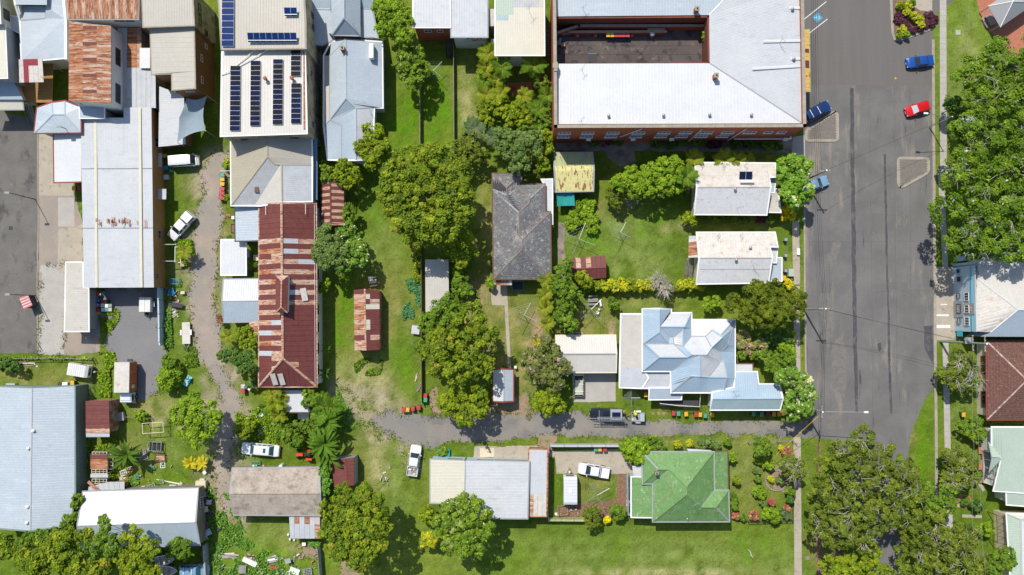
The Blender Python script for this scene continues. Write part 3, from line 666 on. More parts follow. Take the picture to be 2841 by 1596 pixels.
# ---------------- ground: one sheet to the horizon, worn patches in its own colour ----------------
def build_ground():
 gx=np.concatenate([[-900,-500,-300,-180,-120],np.arange(-96,96.01,.5),[120,180,300,500,900]])
 gy=np.concatenate([[-900,-500,-300,-160,-90],np.arange(-58,72.01,.5),[90,160,300,500,900]])
 X,Y=np.meshgrid(gx,gy);nx,ny=len(gx),len(gy)
 def fb(s,seed,oc=4):
  out=np.zeros(X.shape);amp=1;tot=0
  r=np.random.default_rng(seed)
  for k in range(oc):
   for _ in range(5):
    a=r.uniform(0,6.28);ph=r.uniform(0,6.28);fq=s*2**k*r.uniform(.6,1.5)
    out+=amp*np.sin((X*math.cos(a)+Y*math.sin(a))*fq+ph+1.3*np.sin((X*math.sin(a)-Y*math.cos(a))*fq*.7+ph*2))
   tot+=amp*2.2;amp*=.6
  return out/tot
 n1,n2,n3=fb(.12,1),fb(.45,2),fb(1.3,3,3)
 g=np.array([.095,.158,.014]);g2=np.array([.165,.212,.03]);g3=np.array([.04,.082,.01])
 c=g+(g2-g)*np.clip(.45+n1*.8+n2*.4,0,1)[...,None]
 c=c+(g3-c)*np.clip(n2*.7+n3*.5-.15,0,.75)[...,None]
 disp()
 DRY=(.24,.22,.075);DIRT=(.33,.24,.15);BR=(.09,.19,.006);OL=(.195,.195,.055);DK=(.035,.09,.01);PALE=(.3,.29,.12);SIC=(.165,.215,.05)
 blobs=[(1020,300,40,70,BR,.95),(1100,260,38,110,BR,.95),(1175,250,30,100,PALE,.5),(1200,320,20,60,PALE,.4),(940,560,35,90,(.11,.2,.02),.6),(960,620,50,60,SIC,.5),(980,780,50,140,OL,.6),(930,900,90,120,OL,.5),(900,960,70,60,PALE,.75),(960,1010,60,40,DRY,.7),(1010,900,40,80,(.1,.2,.01),.6),(870,760,25,140,BR,.6),(920,1150,60,100,OL,.5),(955,1170,25,70,PALE,.8),(1000,1230,30,120,SIC,.5),(1222,560,22,130,DRY,.75),(1230,760,60,60,OL,.9),(1195,740,25,40,DIRT,.6),(1200,850,40,70,OL,.8),(1330,850,60,120,DRY,.55),(1250,860,40,70,DRY,.5),(1350,830,16,60,DIRT,.7),(1330,900,12,60,DIRT,.6),(1290,800,30,40,DRY,.5),(1310,980,14,60,DRY,.6),(1560,590,150,80,SIC,.85),(1500,600,60,40,BR,.6),(1650,560,60,40,BR,.5),(1540,520,60,25,OL,.7),(1700,570,40,14,DIRT,.35),(1620,660,90,40,SIC,.6),(1850,565,120,20,OL,.5),(1600,760,120,20,OL,.6),(1480,810,60,40,OL,.8),(1540,830,12,30,DIRT,.7),(1630,770,50,20,SIC,.6),(1600,1010,30,25,(.07,.14,.01),.7),(1700,1020,60,14,DRY,.4),(1480,1210,60,50,OL,.6),(1430,1230,18,70,(.09,.2,.01),.7),(1570,1210,16,60,DIRT,.6),(1470,1285,60,14,DIRT,.75),(1850,1180,80,60,SIC,.6),(1900,1190,60,90,OL,.4),(1950,1110,120,10,DRY,.5),(1650,1110,120,8,DRY,.6),(1480,1400,260,60,SIC,.5),(1300,1400,80,50,(.12,.2,.02),.5),(1800,1400,260,50,SIC,.6),(1700,1440,250,10,PALE,.7),(1900,1370,70,40,BR,.35),(1550,1380,40,40,(.1,.18,.01),.5),(2050,1110,25,30,BR,.5),(2320,1150,26,130,BR,.6),(2290,1130,12,60,DRY,.7),(2100,1380,40,70,(.14,.1,.06),.8),(2060,1350,30,60,OL,.5),(2420,80,60,90,(.15,.22,.035),.7),(2410,200,30,90,SIC,.6),(2440,110,20,60,PALE,.3),(2420,1050,40,120,SIC,.5),(2440,1200,50,60,(.13,.2,.03),.6),(60,935,110,30,OL,.7),(150,960,60,14,DRY,.6),(265,1000,40,50,(.12,.2,.02),.6),(360,1010,60,30,DRY,.6),(420,1040,60,40,PALE,.6),(330,1120,60,50,OL,.5),(400,1130,60,40,SIC,.6),(440,1210,60,30,BR,.4),(505,870,40,70,(.14,.22,.03),.5),(100,545,14,90,OL,.6),(500,440,30,60,(.15,.23,.02),.6),(480,480,40,40,DRY,.3),(600,1340,40,60,SIC,.6),(700,1340,90,50,SIC,.6),(730,1380,40,40,OL,.6),(750,1385,22,16,DIRT,.6),(590,1300,20,40,DRY,.6),(560,620,10,140,OL,.8),(700,1400,120,40,(.14,.25,.02),.5)]
 TR=(.33,.27,.2)
 for tx,ty in((555,400),(540,440),(530,480),(520,540),(510,600),(512,660),(514,720),(512,780),(518,840),(525,900),(560,940),(575,1000),(570,1060),(562,1110),(560,1170),(568,1230),(585,1280),(575,1020),(590,1050)):blobs.append((tx+random.uniform(-14,14),ty,random.uniform(38,62),random.uniform(22,40),TR,.75))
 for tx,ty,rr in((940,1050,50),(905,1030,40),(960,1090,40),(880,990,40),(930,1000,50),(1030,1120,30),(1040,1170,24),(850,980,30),(990,1040,40),(1120,1030,30)):blobs.append((tx,ty,rr,rr*.7,(.3,.27,.17),.7))
 for bx,by,rx,ry,k,s in blobs:
  p=q(bx,by);rx_,ry_=ln(rx),ln(ry)
  m=np.exp(-(((X-p.x+n2*rx_*.5)/rx_)**2+((Y-p.y+n3*ry_*.4)/ry_)**2)**1.5)
  m=np.clip(m*(1.15+n3*.9)*s,0,1)[...,None];c=c+(np.array(k)-c)*m
 lawn=np.clip((-27-Y)/2,0,1)*np.clip((X+22)/3,0,1)*np.clip((38-X)/3,0,1);c=c*(1+.07*lawn*np.sin(Y*2.6+.4*n1))[...,None]
 c=c*(1+.16*n3+.08*rng.normal(size=X.shape))[...,None];c=np.clip(c,.01,.6)
 Z=np.zeros_like(X);vs=np.column_stack([X.ravel(),Y.ravel(),Z.ravel()])
 idx=np.arange(nx*ny).reshape(ny,nx);fc=np.column_stack([idx[:-1,:-1].ravel(),idx[:-1,1:].ravel(),idx[1:,1:].ravel(),idx[1:,:-1].ravel()])
 me=bpy.data.meshes.new('ground');me.vertices.add(len(vs));me.loops.add(fc.size);me.polygons.add(len(fc))
 me.vertices.foreach_set('co',vs.astype(np.float32).ravel());me.loops.foreach_set('vertex_index',fc.astype(np.int32).ravel());me.polygons.foreach_set('loop_start',np.arange(0,fc.size,4,dtype=np.int32))
 at=me.color_attributes.new('gcol','FLOAT_COLOR','POINT');cc=np.ones((len(vs),4),np.float32);cc[:,:3]=c.reshape(-1,3);at.data.foreach_set('color',cc.ravel())
 me.update(calc_edges=True);me.materials.append(M['ground']);ob=bpy.data.objects.new('ground',me);COL.objects.link(ob);ob['kind']='structure'
build_ground()
disp()
patch('road',[(2023,-150),(2600,-150),(2346,40),(2346,100),(2347,300),(2349,860),(2352,965),(2325,1010),(2303,1060),(2288,1105),(2285,1180),(2275,1320),(2262,1550),(2185,1550),(2195,1350),(2150,1250),(2110,1110),(2030,1098),(2026,960),(2022,700),(2020,300)],'asphalt',.12)
patch('street',[(-160,250),(96,300),(97,560),(96,700),(94,820),(96,888),(40,890),(-160,885)],'asphalt_old',.1)
patch('road_resurfaced',[(2023,-150),(2600,-150),(2346,40),(2346,100),(2346,216),(2023,213)],'asphalt_new',.05)
o(2241,400)
for w_ in([(425,-560),(465,-560),(462,-200),(470,300),(482,900),(487,1500),(500,2200),(505,2700),(480,2700),(462,2200),(447,1500),(440,900),(432,300),(425,-100)],[(762,100),(782,100),(795,560),(800,1000),(812,1500),(830,2100),(850,2700),(826,2700),(806,2100),(795,1500),(780,1000),(770,560)],[(700,2000),(735,1990),(745,2060),(715,2090)],[(1165,1830),(1250,1820),(1262,2220),(1170,2050)],[(510,2260),(535,2270),(535,2420),(515,2400)]):patch('tar_strip',w_,'asphalt_tar',.09,step=.35)
o(1800,400)
for w_ in([(1850,90),(1910,60),(1905,330),(1870,560),(1895,700),(1870,840),(1815,780),(1830,560),(1880,330)],[(1850,980),(1920,960),(1905,1180),(1830,1240),(1800,1160)],[(1720,180),(1800,150),(1830,260),(1760,260)],[(1700,1500),(1840,1490),(1860,1800),(1800,2100),(1760,1900)]):patch('sand_wash',w_,'asphalt_sand',.3,step=.35)
o(1800,800)
for w_ in([(1840,560),(1960,420),(1990,760),(1960,1100),(1880,1000)],[(1780,1280),(1900,1260),(1930,1400),(1800,1420)]):patch('sand_wash',w_,'asphalt_sand',.35,step=.35)
disp()
for k_,(xa,ya,xb,yb)in enumerate([(2083,330,2090,1080),(2146,240,2152,1080),(2188,230,2196,1090),(2250,250,2256,1000),(2290,215,2291,860),(2030,610,2340,606),(2036,905,2120,900),(2200,735,2344,730)]):
 A_,B_=q(xa,ya),q(xb,yb);P_=[A_.lerp(B_,u_/30)+Vector((random.gauss(0,.05),random.gauss(0,.05),0))for u_ in range(31)];setting('road_seam',MB().tube([(p_.x,p_.y,gz(p_.x,p_.y)-.022)for p_ in P_],.035,4),M['asphalt_tar'])
for xx,yy,a_,b_ in((2110,150,3.2,1.4),(2210,560,2.2,3.0),(2120,820,1.6,4.0),(2260,720,3,1.2),(2310,300,1.5,4.5)):p_=q(xx,yy);setting('asphalt_patch',MB().box((p_.x,p_.y,gz(p_.x,p_.y)+.004),(a_,b_,.004)),M['asphalt_new'])
patch('forecourt',[(96,330),(135,330),(137,492),(190,492),(206,560),(206,660),(240,660),(250,830),(252,888),(180,893),(96,888)],'gravel',.15)
patch('forecourt',[(97,310),(212,310),(212,450),(186,455),(186,493),(97,493)],'concrete',.05)
patch('forecourt',[(146,497),(187,497),(187,570),(146,570)],'concrete_grey',.05)
patch('forecourt',[(103,665),(182,668),(160,890),(100,890)],'concrete_grey',.35)
patch('forecourt',[(196,568),(207,560),(208,655),(204,684),(146,690),(146,575),(190,572)],'concrete',.2)
patch('yard',[(238,728),(412,720),(416,790),(408,830),(420,880),(404,930),(404,985),(370,1004),(336,1004),(330,930),(282,905),(262,870),(268,842),(300,800),(240,800)],'bitumen_yard',.45)
patch('lane',[(545,380),(578,385),(572,420),(558,480),(553,560),(547,640),(540,720),(544,800),(556,850),(558,920),(580,965),(608,1000),(606,1045),(590,1085),(582,1130),(578,1200),(582,1270),(610,1300),(560,1290),(552,1230),(540,1160),(548,1110),(520,1090),(556,1040),(550,970),(528,925),(505,905),(492,850),(480,800),(478,740),(486,660),(482,600),(500,540),(508,480),(520,420)],'gravel',.5)
patch('lane',[(925,1052),(940,1040),(958,1047),(972,1028),(1020,1042),(1100,1048),(1165,1040),(1250,1038),(1330,1045),(1410,1036),(1545,1044),(1600,1055),(1760,1062),(1900,1057),(2034,1060),(2034,1098),(1900,1096),(1700,1096),(1480,1100),(1330,1104),(1220,1108),(1130,1112),(1080,1135),(1060,1120),(1010,1110),(985,1088),(972,1098),(962,1074),(944,1070)],'lane',.45)
for w_ in([(880,1000),(930,1010),(945,1035),(900,1030)],[(905,1060),(935,1062),(960,1100),(930,1090)],[(850,960),(880,970),(890,990),(860,985)]):patch('dirt',w_,'drygrass',.5)
patch('dirt',[(1085,985),(1100,975),(1106,1048),(1082,1050)],'dirt',.3);patch('dirt',[(1170,1020),(1250,1012),(1330,990),(1352,1044),(1170,1046)],'dirt',.5)
patch('dirt',[(1358,1098),(1402,1098),(1396,1132),(1352,1135)],'dirt',.25);patch('dirt',[(1010,1112),(1055,1118),(1052,1160),(1020,1200),(1018,1150)],'drygrass',.5)
patch('dirt',[(855,1415),(900,1405),(905,1500),(858,1500)],'dirt',.4);patch('dirt',[(745,1370),(795,1378),(800,1405),(762,1400)],'dirt',.3)
patch('dirt',[(560,1290),(600,1300),(598,1345),(575,1340)],'dirt',.3)
patch('garden_bed',[(1548,1258),(1560,1180),(1573,1150),(1580,1190),(1576,1300),(1400,1305),(1402,1278),(1440,1272)],'mulch',.3)
patch('garden_bed',[(2056,1196),(2066,1196),(2066,1520),(2052,1520)],'mulch',.1)
patch('garden_bed',[(2056,1110),(2064,1110),(2068,1196),(2056,1196)],'mulch',.1)
patch('path',[(1940,1196),(1950,1170),(1985,1180),(1992,1220),(1975,1240),(1945,1235)],'dirt',.15)
patch('path',[(1235,712),(1275,712),(1277,770),(1237,768)],'concrete',.1)
patch('dirt',[(1405,560),(1420,560),(1422,700),(1400,700)],'concrete_dark',.15)
patch('driveway',[(1440,938),(1549,938),(1549,1010),(1440,1012)],'concrete_grey',.04)
patch('driveway',[(1379,1135),(1556,1130),(1590,1170),(1600,1192),(1400,1192),(1396,1150),(1379,1150)],'concrete',.05)
patch('driveway',[(1193,1122),(1355,1122),(1355,1152),(1190,1152)],'concrete',.12)
patch('driveway',[(1207,1127),(1243,1127),(1243,1150),(1207,1150)],'wall_cream',.02)
patch('path',[(1395,345),(2020,345),(2020,385),(1395,378)],'concrete_dark',.1)
patch('path',[(1510,360),(1590,360),(1600,405),(1560,420),(1530,400)],'concrete_dark',.1)
patch('path',[(1995,345),(2025,340),(2025,400),(1990,400)],'concrete_grey',.03)
patch('footpath_apron',[(2352,672),(2404,672),(2408,856),(2356,856)],'concrete',.03)
patch('paving',[(2440,-80),(2700,-80),(2640,130),(2560,150),(2470,60)],'redpave',.05)
patch('path',[(2250,-60),(2345,-60),(2345,30),(2310,26),(2288,10)],'concrete',.03)
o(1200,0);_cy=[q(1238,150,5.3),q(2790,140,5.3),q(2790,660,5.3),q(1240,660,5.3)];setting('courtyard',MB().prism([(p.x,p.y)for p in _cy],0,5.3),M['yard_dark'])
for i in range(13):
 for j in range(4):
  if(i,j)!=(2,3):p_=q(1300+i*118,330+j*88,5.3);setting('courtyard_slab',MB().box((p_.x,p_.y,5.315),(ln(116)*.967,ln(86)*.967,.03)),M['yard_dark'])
# courtyard joints and the footpaths, slab by slab
disp()
slabs('footpath',q(2372,-60),q(2373,425),1.1,34,'concrete_grey')
slabs('footpath',q(2366,425),q(2378,672),.95,16,'concrete_grey')
slabs('footpath',q(2378,858),q(2386,1230),1.0,26,'concrete_grey');slabs('footpath',q(2387,1232),q(2392,1500),1.0,16,'concrete_grey')
slabs('footpath',q(2001,556),q(2004,716),1.15,9,'concrete');slabs('footpath',q(2004,720),q(2006,1008),1.05,18,'concrete')
slabs('footpath',q(2005,1100),q(2008,1520),1.2,26,'concrete')
slabs('garden_path',q(1272,740),q(1282,932),.55,13,'concrete')
o(2241,800)
for x,y,wd,h in((1366,162,65,10),(1350,271,128,18),(1360,384,140,30)):
 setting('painted_mark',MB().box((*q(x,y)[:2],gz(*q(x,y)[:2])+.004),(ln(wd),ln(h),.004)),M['paint_line'])
disp()
kerb([(2347,100),(2348,300),(2350,560),(2352,860),(2355,1130),(2356,1500)],.45,.1);kerb([(2023,420),(2024,700),(2027,960),(2030,1040)],.28,.1)
kerb([(95,320),(97,560),(94,700),(95,880)],.16,.08);kerb([(2238,-60),(2245,85),(2250,100),(2262,102),(2344,72)],.42,.12,'kerb')
# traffic islands paved with small pavers
def island(ring,kw,nm):
 P=[q(x,y)for x,y in ring];P=P if newell_raw(P)>0 else P[::-1]
 R=[]
 for i,p in enumerate(P):
  a,b=P[i-1],P[(i+1)%len(P)];d1=(a-p).normalized()*.55;d2=(b-p).normalized()*.55
  R+=[p+d1,p+d1*.35+d2*.35,p+d2]
 root=setting(nm,MB().prism([(p.x,p.y)for p in R],0,.11),M['kerb']);inner=offset_poly(P,kw)
 xs=[p.x for p in inner];ys=[p.y for p in inner];mb=MB();y=min(ys);k=0
 while y<max(ys):
  x=min(xs)-(k%2)*.16
  while x<max(xs):
   c=(x+.16,y+.1);ins=all((inner[(i+1)%len(inner)].x-inner[i].x)*(c[1]-inner[i].y)-(inner[(i+1)%len(inner)].y-inner[i].y)*(c[0]-inner[i].x)>0 for i in range(len(inner)))
   if ins:mb.box((c[0],c[1],.115),(.29,.18,.03+random.uniform(0,.008)))
   x+=.32
  y+=.21;k+=1
 ob=mesh_obj('pavers',mb,M['paver']);COL.objects.link(ob);ob.parent=root;ob['kind']='stuff'
o(1800,0)
island([(1563,1300),(1860,1105),(1905,1130),(1905,1425),(1563,1425)],.45,'traffic_island')
o(2241,400)
island([(893,128),(1222,132),(1224,290),(945,450),(893,430)],.42,'traffic_island')
# white bay lines and the blue disabled bay marking
o(1800,0)
for a,b in(((1562,192),(1780,18)),((1612,332),(1793,192))):
 A,B=q(*a),q(*b);d=B-A;c=(A+B)/2;setting('painted_line',MB().box((c.x,c.y,.026),(d.length,.12,.004),math.atan2(d.y,d.x)),M['paint_line'])
c=q(1693,179);D=MB().box((c.x,c.y,.03),(1.25,1.25,.004),math.radians(40));setting('painted_bay_marking',D,M['disabled_blue'])
mb=MB();rz=math.radians(40);X_=Vector((math.cos(rz),math.sin(rz),0));Y_=Vector((-math.sin(rz),math.cos(rz),0))
def P2(a,b):return c+X_*a+Y_*b+Vector((0,0,.018))
arc=[P2(.08+.27*math.cos(t),-.08+.27*math.sin(t))for t in np.linspace(2.4,6.6,14)]
mb.tube(arc,.045,4);mb.tube([P2(-.28,.22),P2(-.02,.12),P2(.06,-.08),P2(.25,-.02),P2(.34,-.24)],.05,4);mb.tube([P2(-.06,.13),P2(.0,.3),P2(.14,.28)],.04,4);mb.lathe(P2(-.36,.3)+Vector((0,0,.016)),[(.07,-.003),(.07,.004)],10)
setting('painted_wheelchair_symbol',mb,M['paint_line'])
o(2241,0);p_=q(880,788);setting('painted_arrow',MB().prism([(p_.x-.15,p_.y-.15),(p_.x+.25,p_.y-.05),(p_.x-.1,p_.y+.25)],.02,.026),M['plastic_yellow'])
for(x,y,m_)in((105,840,'trim_dark'),(2430,330,'trim_grey')):pass
disp()
def cover_plate(x,y,s,m_,lab):
 c=q(x,y);tag(mesh_obj('access_cover',MB().box((c.x,c.y,gz(c.x,c.y)+.01),(s,s,.05)),M[m_]),lab,'access cover')
cover_plate(27,574,.6,'trim_dark','dark square drain cover set in the asphalt street at far left')
cover_plate(2410,82,.8,'concrete_grey','pale square cover in the park lawn near the garden bed')
cover_plate(2031,1404,.6,'concrete_dark','small brown cover in the verge beside the southern footpath')
# ================= buildings =================
o(0,0)
building('shop_building','tall cream corrugated roof building at the top left edge with grey east wall','building',dict(a=(-260,250,8),b=(45,250,8),c=(68,780,8),d=(-260,785,8)),['abcd'],'abcd','cream','wall_grey',inset=.05)
building('shop_building','beige walled building corner with a dark window in the top left corner','building',dict(a=(-260,-120,9),b=(-20,-120,9),c=(0,230,9),d=(-260,235,9)),['abcd'],'abcd','cream','wall_cream',inset=.05,wins=[('e',[(.35,7.2,1.7,1.5)],dict(frame='trim_dark'))])
building('awning_building','small white roofed lean-to beside the beige corner building','building',dict(a=(40,152,6),b=(185,175,6),c=(190,330,5.6),d=(45,245,5.8)),['abcd'],'abcd','white','wall_grey')
building('shop_building','pale blue roofed shop with white parapet beside the two rust roofs','building',dict(a=(135,-60,7.4),b=(470,-60,7.4),c=(470,50,7.2),d=(158,48,7.2),e=(450,60,6.0),f=(455,185,5.9),g=(205,205,5.9),h=(160,60,6.0),i=(620,-60,6.6),j=(645,190,6.3),k=(658,580,5.7),l=(218,618,5.7),m=(470,-60,6.6),n=(456,60,6.5)),['abcd',('hefg','paleblue2'),('mijklgfn','paleblue',dict(rib=0))],'aijklgd','paleblue','wall_cream',gutter='trim_white',inset=.3)
mb=MB();pp=[q(622,-40,7.0),q(650,190,6.9),q(665,600,6.5)];pp=[(p.x,p.y)for p in pp]
parapet=one('parapet_wall',MB().add([*(Vector((x-.2,y,5.6))for x,y in pp),*(Vector((x+.2,y,5.6))for x,y in pp),*(Vector((x-.2,y,6.7))for x,y in pp),*(Vector((x+.2,y,6.7))for x,y in pp)],[(6,7,10,9),(7,8,11,10),(0,1,7,6),(1,2,8,7),(4,3,9,10),(5,4,10,11),(2,5,11,8),(3,0,6,9)]),M['trim_white'],'white parapet strip along the east side of the pale blue shop roof','parapet')
def rustpick(i,j,nu):return random.choices(['rust','rustlight','maroon'],[.62,.28,.1])[0]
building('shop_building','rusty iron roofed building at the top edge with ribbed orange sheets','building',dict(a=(650,-90,9),b=(1390,-90,9),c=(1385,190,8.5),d=(680,190,8.5)),[('abcd','rust',dict(sheets=['rust_y','rustlight_y','galv'],w=[.6,.35,.05],width=.62,rows=[0,.28,1],pick=lambda i,j,n:['rust_y','rustlight_y'][(i+j)%2]if random.random()<.85 else 'rust_y'))],'abcd','rust','wall_white',gutter='trim_grey',inset=.2,wins=[('s',[(.68,7.4,1.6,1.0),(.84,7.4,1.4,1.0)],dict(frame='trim_grey'))])
building('shop_building','large bright orange rusted roof in three columns of sheets with white east wall','building',dict(a=(694,215,8.5),b=(1115,262,8.5),c=(1115,1042,8.5),d=(690,1012,8.3),e=(832,232,8.8),f=(832,1022,8.7),g=(972,248,8.8),h=(972,1032,8.8)),[('aefd','rust',dict(width=.5,ax=0.0,sheets=['rust'],pick=lambda i,j,n:'rust' if random.random()<.85 else 'rustlight')),('eghf','rust',dict(width=.5,ax=0.0,sheets=['rust'],pick=lambda i,j,n:['rust','rustlight','rust','maroon','rustlight'][i%5])),('gbch','rust',dict(width=.5,ax=0.0,sheets=['rust'],pick=lambda i,j,n:['rust','rustlight'][i%2]))],'aegbchfd','rust','wall_white',gutter=None,inset=.05,cap=False,wins=[('e',[(.18,6.3,3.0,1.5),(.66,6.3,2.7,1.5)],dict(frame='trim_dark',bars=3)),('s',[(.4,7.0,1.2,.8)],{})])
building('covered_passage','low galvanised roof with rusty strips between the orange roof and beige roof','shed roof',dict(a=(1180,280,4.6),b=(1420,280,4.6),c=(1420,680,4.6),d=(1560,690,4.4),e=(1565,1085,4.4),f=(1215,1075,4.4)),[('abcdef','galv',dict(sheets=['galv','galvcream','rustlight','rust'],w=[.45,.3,.17,.08],width=.8,ax=-math.pi/2,rows=2))],'abcdef','galv','wall_grey',gutter=None)
building('flat_roof_annex','small white membrane patched roof beside the beige roof','annex',dict(a=(1400,482,5),b=(1505,482,5),c=(1505,685,5),d=(1400,685,5)),['abcd'],'abcd','white',rib=0,gutter=None)
building('shop_building','beige flat roofed shop with skylight at the top edge beside the solar roof','building',dict(a=(1425,-120,9.5),b=(1925,-120,9.5),c=(1945,252,9.2),d=(1440,268,9.2)),[('abcd','beige',dict(rib=.4,ax=-math.pi/2))],'abcd','beige','wall_beige',gutter='cap',inset=.02,wins=[('e',[(.3,6.6,1.6,1.1),(.62,6.6,1.7,1.1),(.1,4.2,1.0,1.2)],dict(frame='trim_dark'))])
building('shop_building','beige roofed shop with brown rendered east wall above the shade sail','building',dict(a=(1512,292,8.2),b=(1942,262,8.4),c=(1955,882,8.2),d=(1730,900,8),e=(1728,735,8),f=(1525,742,8)),[('abcdef','beige',dict(rib=.75,ax=0.0))],'abcdef','beige','wall_brown',gutter='cap',inset=.02,wins=[('e',[(.22,5.3,1.1,.8),(.58,5.3,1.1,.8),(.85,3.4,.8,.9)],dict(frame='trim_white')),('s',[(.6,6.5,1.3,.5)],{})])
building('covered_yard','white corrugated patio roof in shade beside the blue sail','patio roof',dict(a=(1598,868,3.8),b=(1845,960,3.8),c=(1862,1447,3.5),d=(1590,1475,3.5)),[('abcd','whiteblue',dict(rib=.3,ax=0.0))],'abcd','whiteblue','wall_brown',gutter=None)
# shade sail: a sagging stretched cloth on four posts
A,B,C_,D_=q(1872,985,4.8),q(2078,962,5.2),q(2062,1312,4.2),q(1775,1430,4.6);E_=q(1765,1185,4.5)
t=thing('shade_sail','blue grey shade sail stretched over the yard behind the brown walled shop','shade sail',(A.x,A.y,0));n=10;vs=[];fs=[]
for i in range(n+1):
 for j in range(n+1):
  u,v=i/n,j/n;L0=A.lerp(E_,v*2)if v<.5 else E_.lerp(D_,v*2-1);R0=B.lerp(C_,v);p=L0.lerp(R0,u);cx=math.sin(math.pi*u)*math.sin(math.pi*v)
  pin=Vector((-.5*(u-.5)*2*math.sin(math.pi*v),.45*(v-.5)*2*math.sin(math.pi*u),0));vs.append(p+pin+Vector((0,0,-.7*cx)))
for i in range(n):
 for j in range(n):k=i*(n+1)+j;fs.append((k,k+1,k+n+2,k+n+1))
vs=[v.copy()for v in vs]
part('sail_cloth',MB().add(vs,fs),M['fabric_blue'],t,smooth=True,world=True)
for p in(B,C_,D_):part('post',MB().tube([(p.x,p.y,0),p],.06,8),M['galvsteel'],t,world=True)
building('hall_building','pale blue hip roof with red fascia at the head of the large warehouse','building',dict(a=(375,1085,5.4),b=(520,1035,5.4),c=(650,1018,5.4),d=(805,1080,5.4),e=(808,1328,5.4),f=(345,1335,5.4),g=(530,1150,5.9),h=(650,1150,5.9)),['abgf','bchg','cdeh','ghef'],'abcdef','paleblue','wall_grey',gutter='trim_red')
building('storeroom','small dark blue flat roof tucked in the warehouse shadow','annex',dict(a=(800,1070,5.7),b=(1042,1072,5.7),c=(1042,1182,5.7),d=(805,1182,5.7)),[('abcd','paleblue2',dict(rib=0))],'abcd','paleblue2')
building('verandah_building','white roofed canopy with two satellite fittings over the concrete forecourt','canopy',dict(a=(540,1352,4.2),b=(818,1340,4.4),c=(818,1822,4.4),d=(546,1828,4.0)),[('abcd','white',dict(rib=.76,ax=0.0))],'abcd','white','wall_grey',gutter='trim_red',inset=1.0)
building('balcony_roof','small awning roof with red and white sheets over the timber deck','awning',dict(a=(190,597,6.6),b=(425,592,6.6),c=(440,826,6.3),d=(195,830,6.3)),[('abcd','oldwhite',dict(sheets=['oldwhite','plastic_maroon'],w=[.7,.3],width=.75,rows=[0,.28,1]))],'abcd','oldwhite',gutter=None,walls=False)
t=thing('timber_deck','raised tan timber deck beneath the red and white awning','deck',tuple(q(230,930,0)))
mb0=q(232,640,3.2);mb1=q(524,1030,3.2);nb=14
for i in range(nb):
 y0=mb0.y+(mb1.y-mb0.y)*(i+.5)/nb;part('deck_board',MB().box(((mb0.x+mb1.x)/2,y0,3.15),(mb1.x-mb0.x,abs(mb1.y-mb0.y)/nb-.02,.06)),M['wall_ochre'],t,world=True)
for x in(mb0.x+.2,mb1.x-.2):
 for y in(mb0.y-.3,mb1.y+.3):part('post',MB().box((x,y,1.55),(.12,.12,3.1)),M['timber'],t,world=True)
def stairs(label,top,bot,wd,n,m='timber_grey',h=3.0):
 """straight flight, top and bottom in picture px"""
 a=q(*top,h);b=q(*bot,0);t=thing('staircase',label,'staircase',(b.x,b.y,0));d=Vector((b.x-a.x,b.y-a.y,0));L_=d.length;d.normalize();rz=math.atan2(d.y,d.x)
 for i in range(n):
  f=(i+.5)/n;p=Vector((a.x,a.y,0))+d*(L_*f);part('tread',MB().box((p.x,p.y,h*(1-f)),(L_/n*.8,wd,.05),rz),M[m],t,world=True)
 s=Vector((-d.y,d.x,0))
 for k in(-1,1):
  o_=s*(wd/2+.04)*k;A_=Vector((a.x,a.y,h))+o_;B_=Vector((b.x,b.y,.05))+o_
  part('stringer',bar(A_,B_,.06,.12,-.1),M[m],t,world=True);part('handrail',bar(A_+Vector((0,0,.9)),B_+Vector((0,0,.9)),.06,.06),M[m],t,world=True)
  for P_ in(A_,B_):part('post',MB().box((P_.x,P_.y,P_.z+.45),(.07,.07,.9)),M[m],t,world=True)
 return t
stairs('long dark external staircase beside the tan deck at far left',(275,1045),(345,1235),1.0,10)
building('verandah_building','cream corrugated street awning at the left edge below the tan deck','awning',dict(a=(-200,1002,4.4),b=(222,1002,4.4),c=(232,1096,4),d=(-200,1100,4)),['abcd'],'abcd','cream',walls=False,gutter='trim_grey')
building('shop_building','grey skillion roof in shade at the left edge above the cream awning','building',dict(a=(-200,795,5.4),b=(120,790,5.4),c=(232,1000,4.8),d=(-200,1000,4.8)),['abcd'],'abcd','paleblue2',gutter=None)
# the long warehouse: three bays of corrugated iron, stepped seams
W0=dict(a=(812,1182,4.9),b=(1240,1182,4.9),b2=(1240,1078,4.9),c=(1518,1078,4.7),d=(1528,1693,4.7),e=(818,1695,4.85),f=(1534,2288,4.7),g=(830,2290,4.85),h=(1544,2885,4.7),i=(842,2888,4.85))
V={k:v for k,v in zip('abBcdefghi',W0.values())}
def whp(i,j,nu):return 'galvyellow' if i in(nu-4,3)and False else 'whiteblue'
roofm('ylight',(.62,.58,.42),(.56,.54,.42),1)
wh=building('warehouse','long warehouse with white corrugated roof in three lengths and ochre east wall','warehouse',V,[('abBcde','whiteblue',dict(rib=.25,ax=-math.pi/2)),('edfg','whiteblue',dict(rib=.25,ax=-math.pi/2)),('gfhi','whiteblue',dict(rib=.25,ax=-math.pi/2))],'abBchi','whiteblue','wall_ochre',gutter=None,inset=.12,cap=False,wins=[('e',[(.06,3.4,.9,.8),(.3,2.2,1.3,1),(.82,2.4,1.6,2.0)],dict(frame='trim_grey'))])
for x0,x1,y0,y1 in((955,968,1190,2885),(1400,1418,1080,2885)):
 a,b=q(x0,y0,4.93),q(x1,y1,4.93);part('skylight_strip',bar(a,b,.42,.035,.0),M['ylight'],wh,world=True)
for y in(1693,2289):part('flashing',bar(q(818,y,4.92),q(1532,y-3,4.78),.1,.02),M['trim_grey'],wh,world=True)
mb=MB()
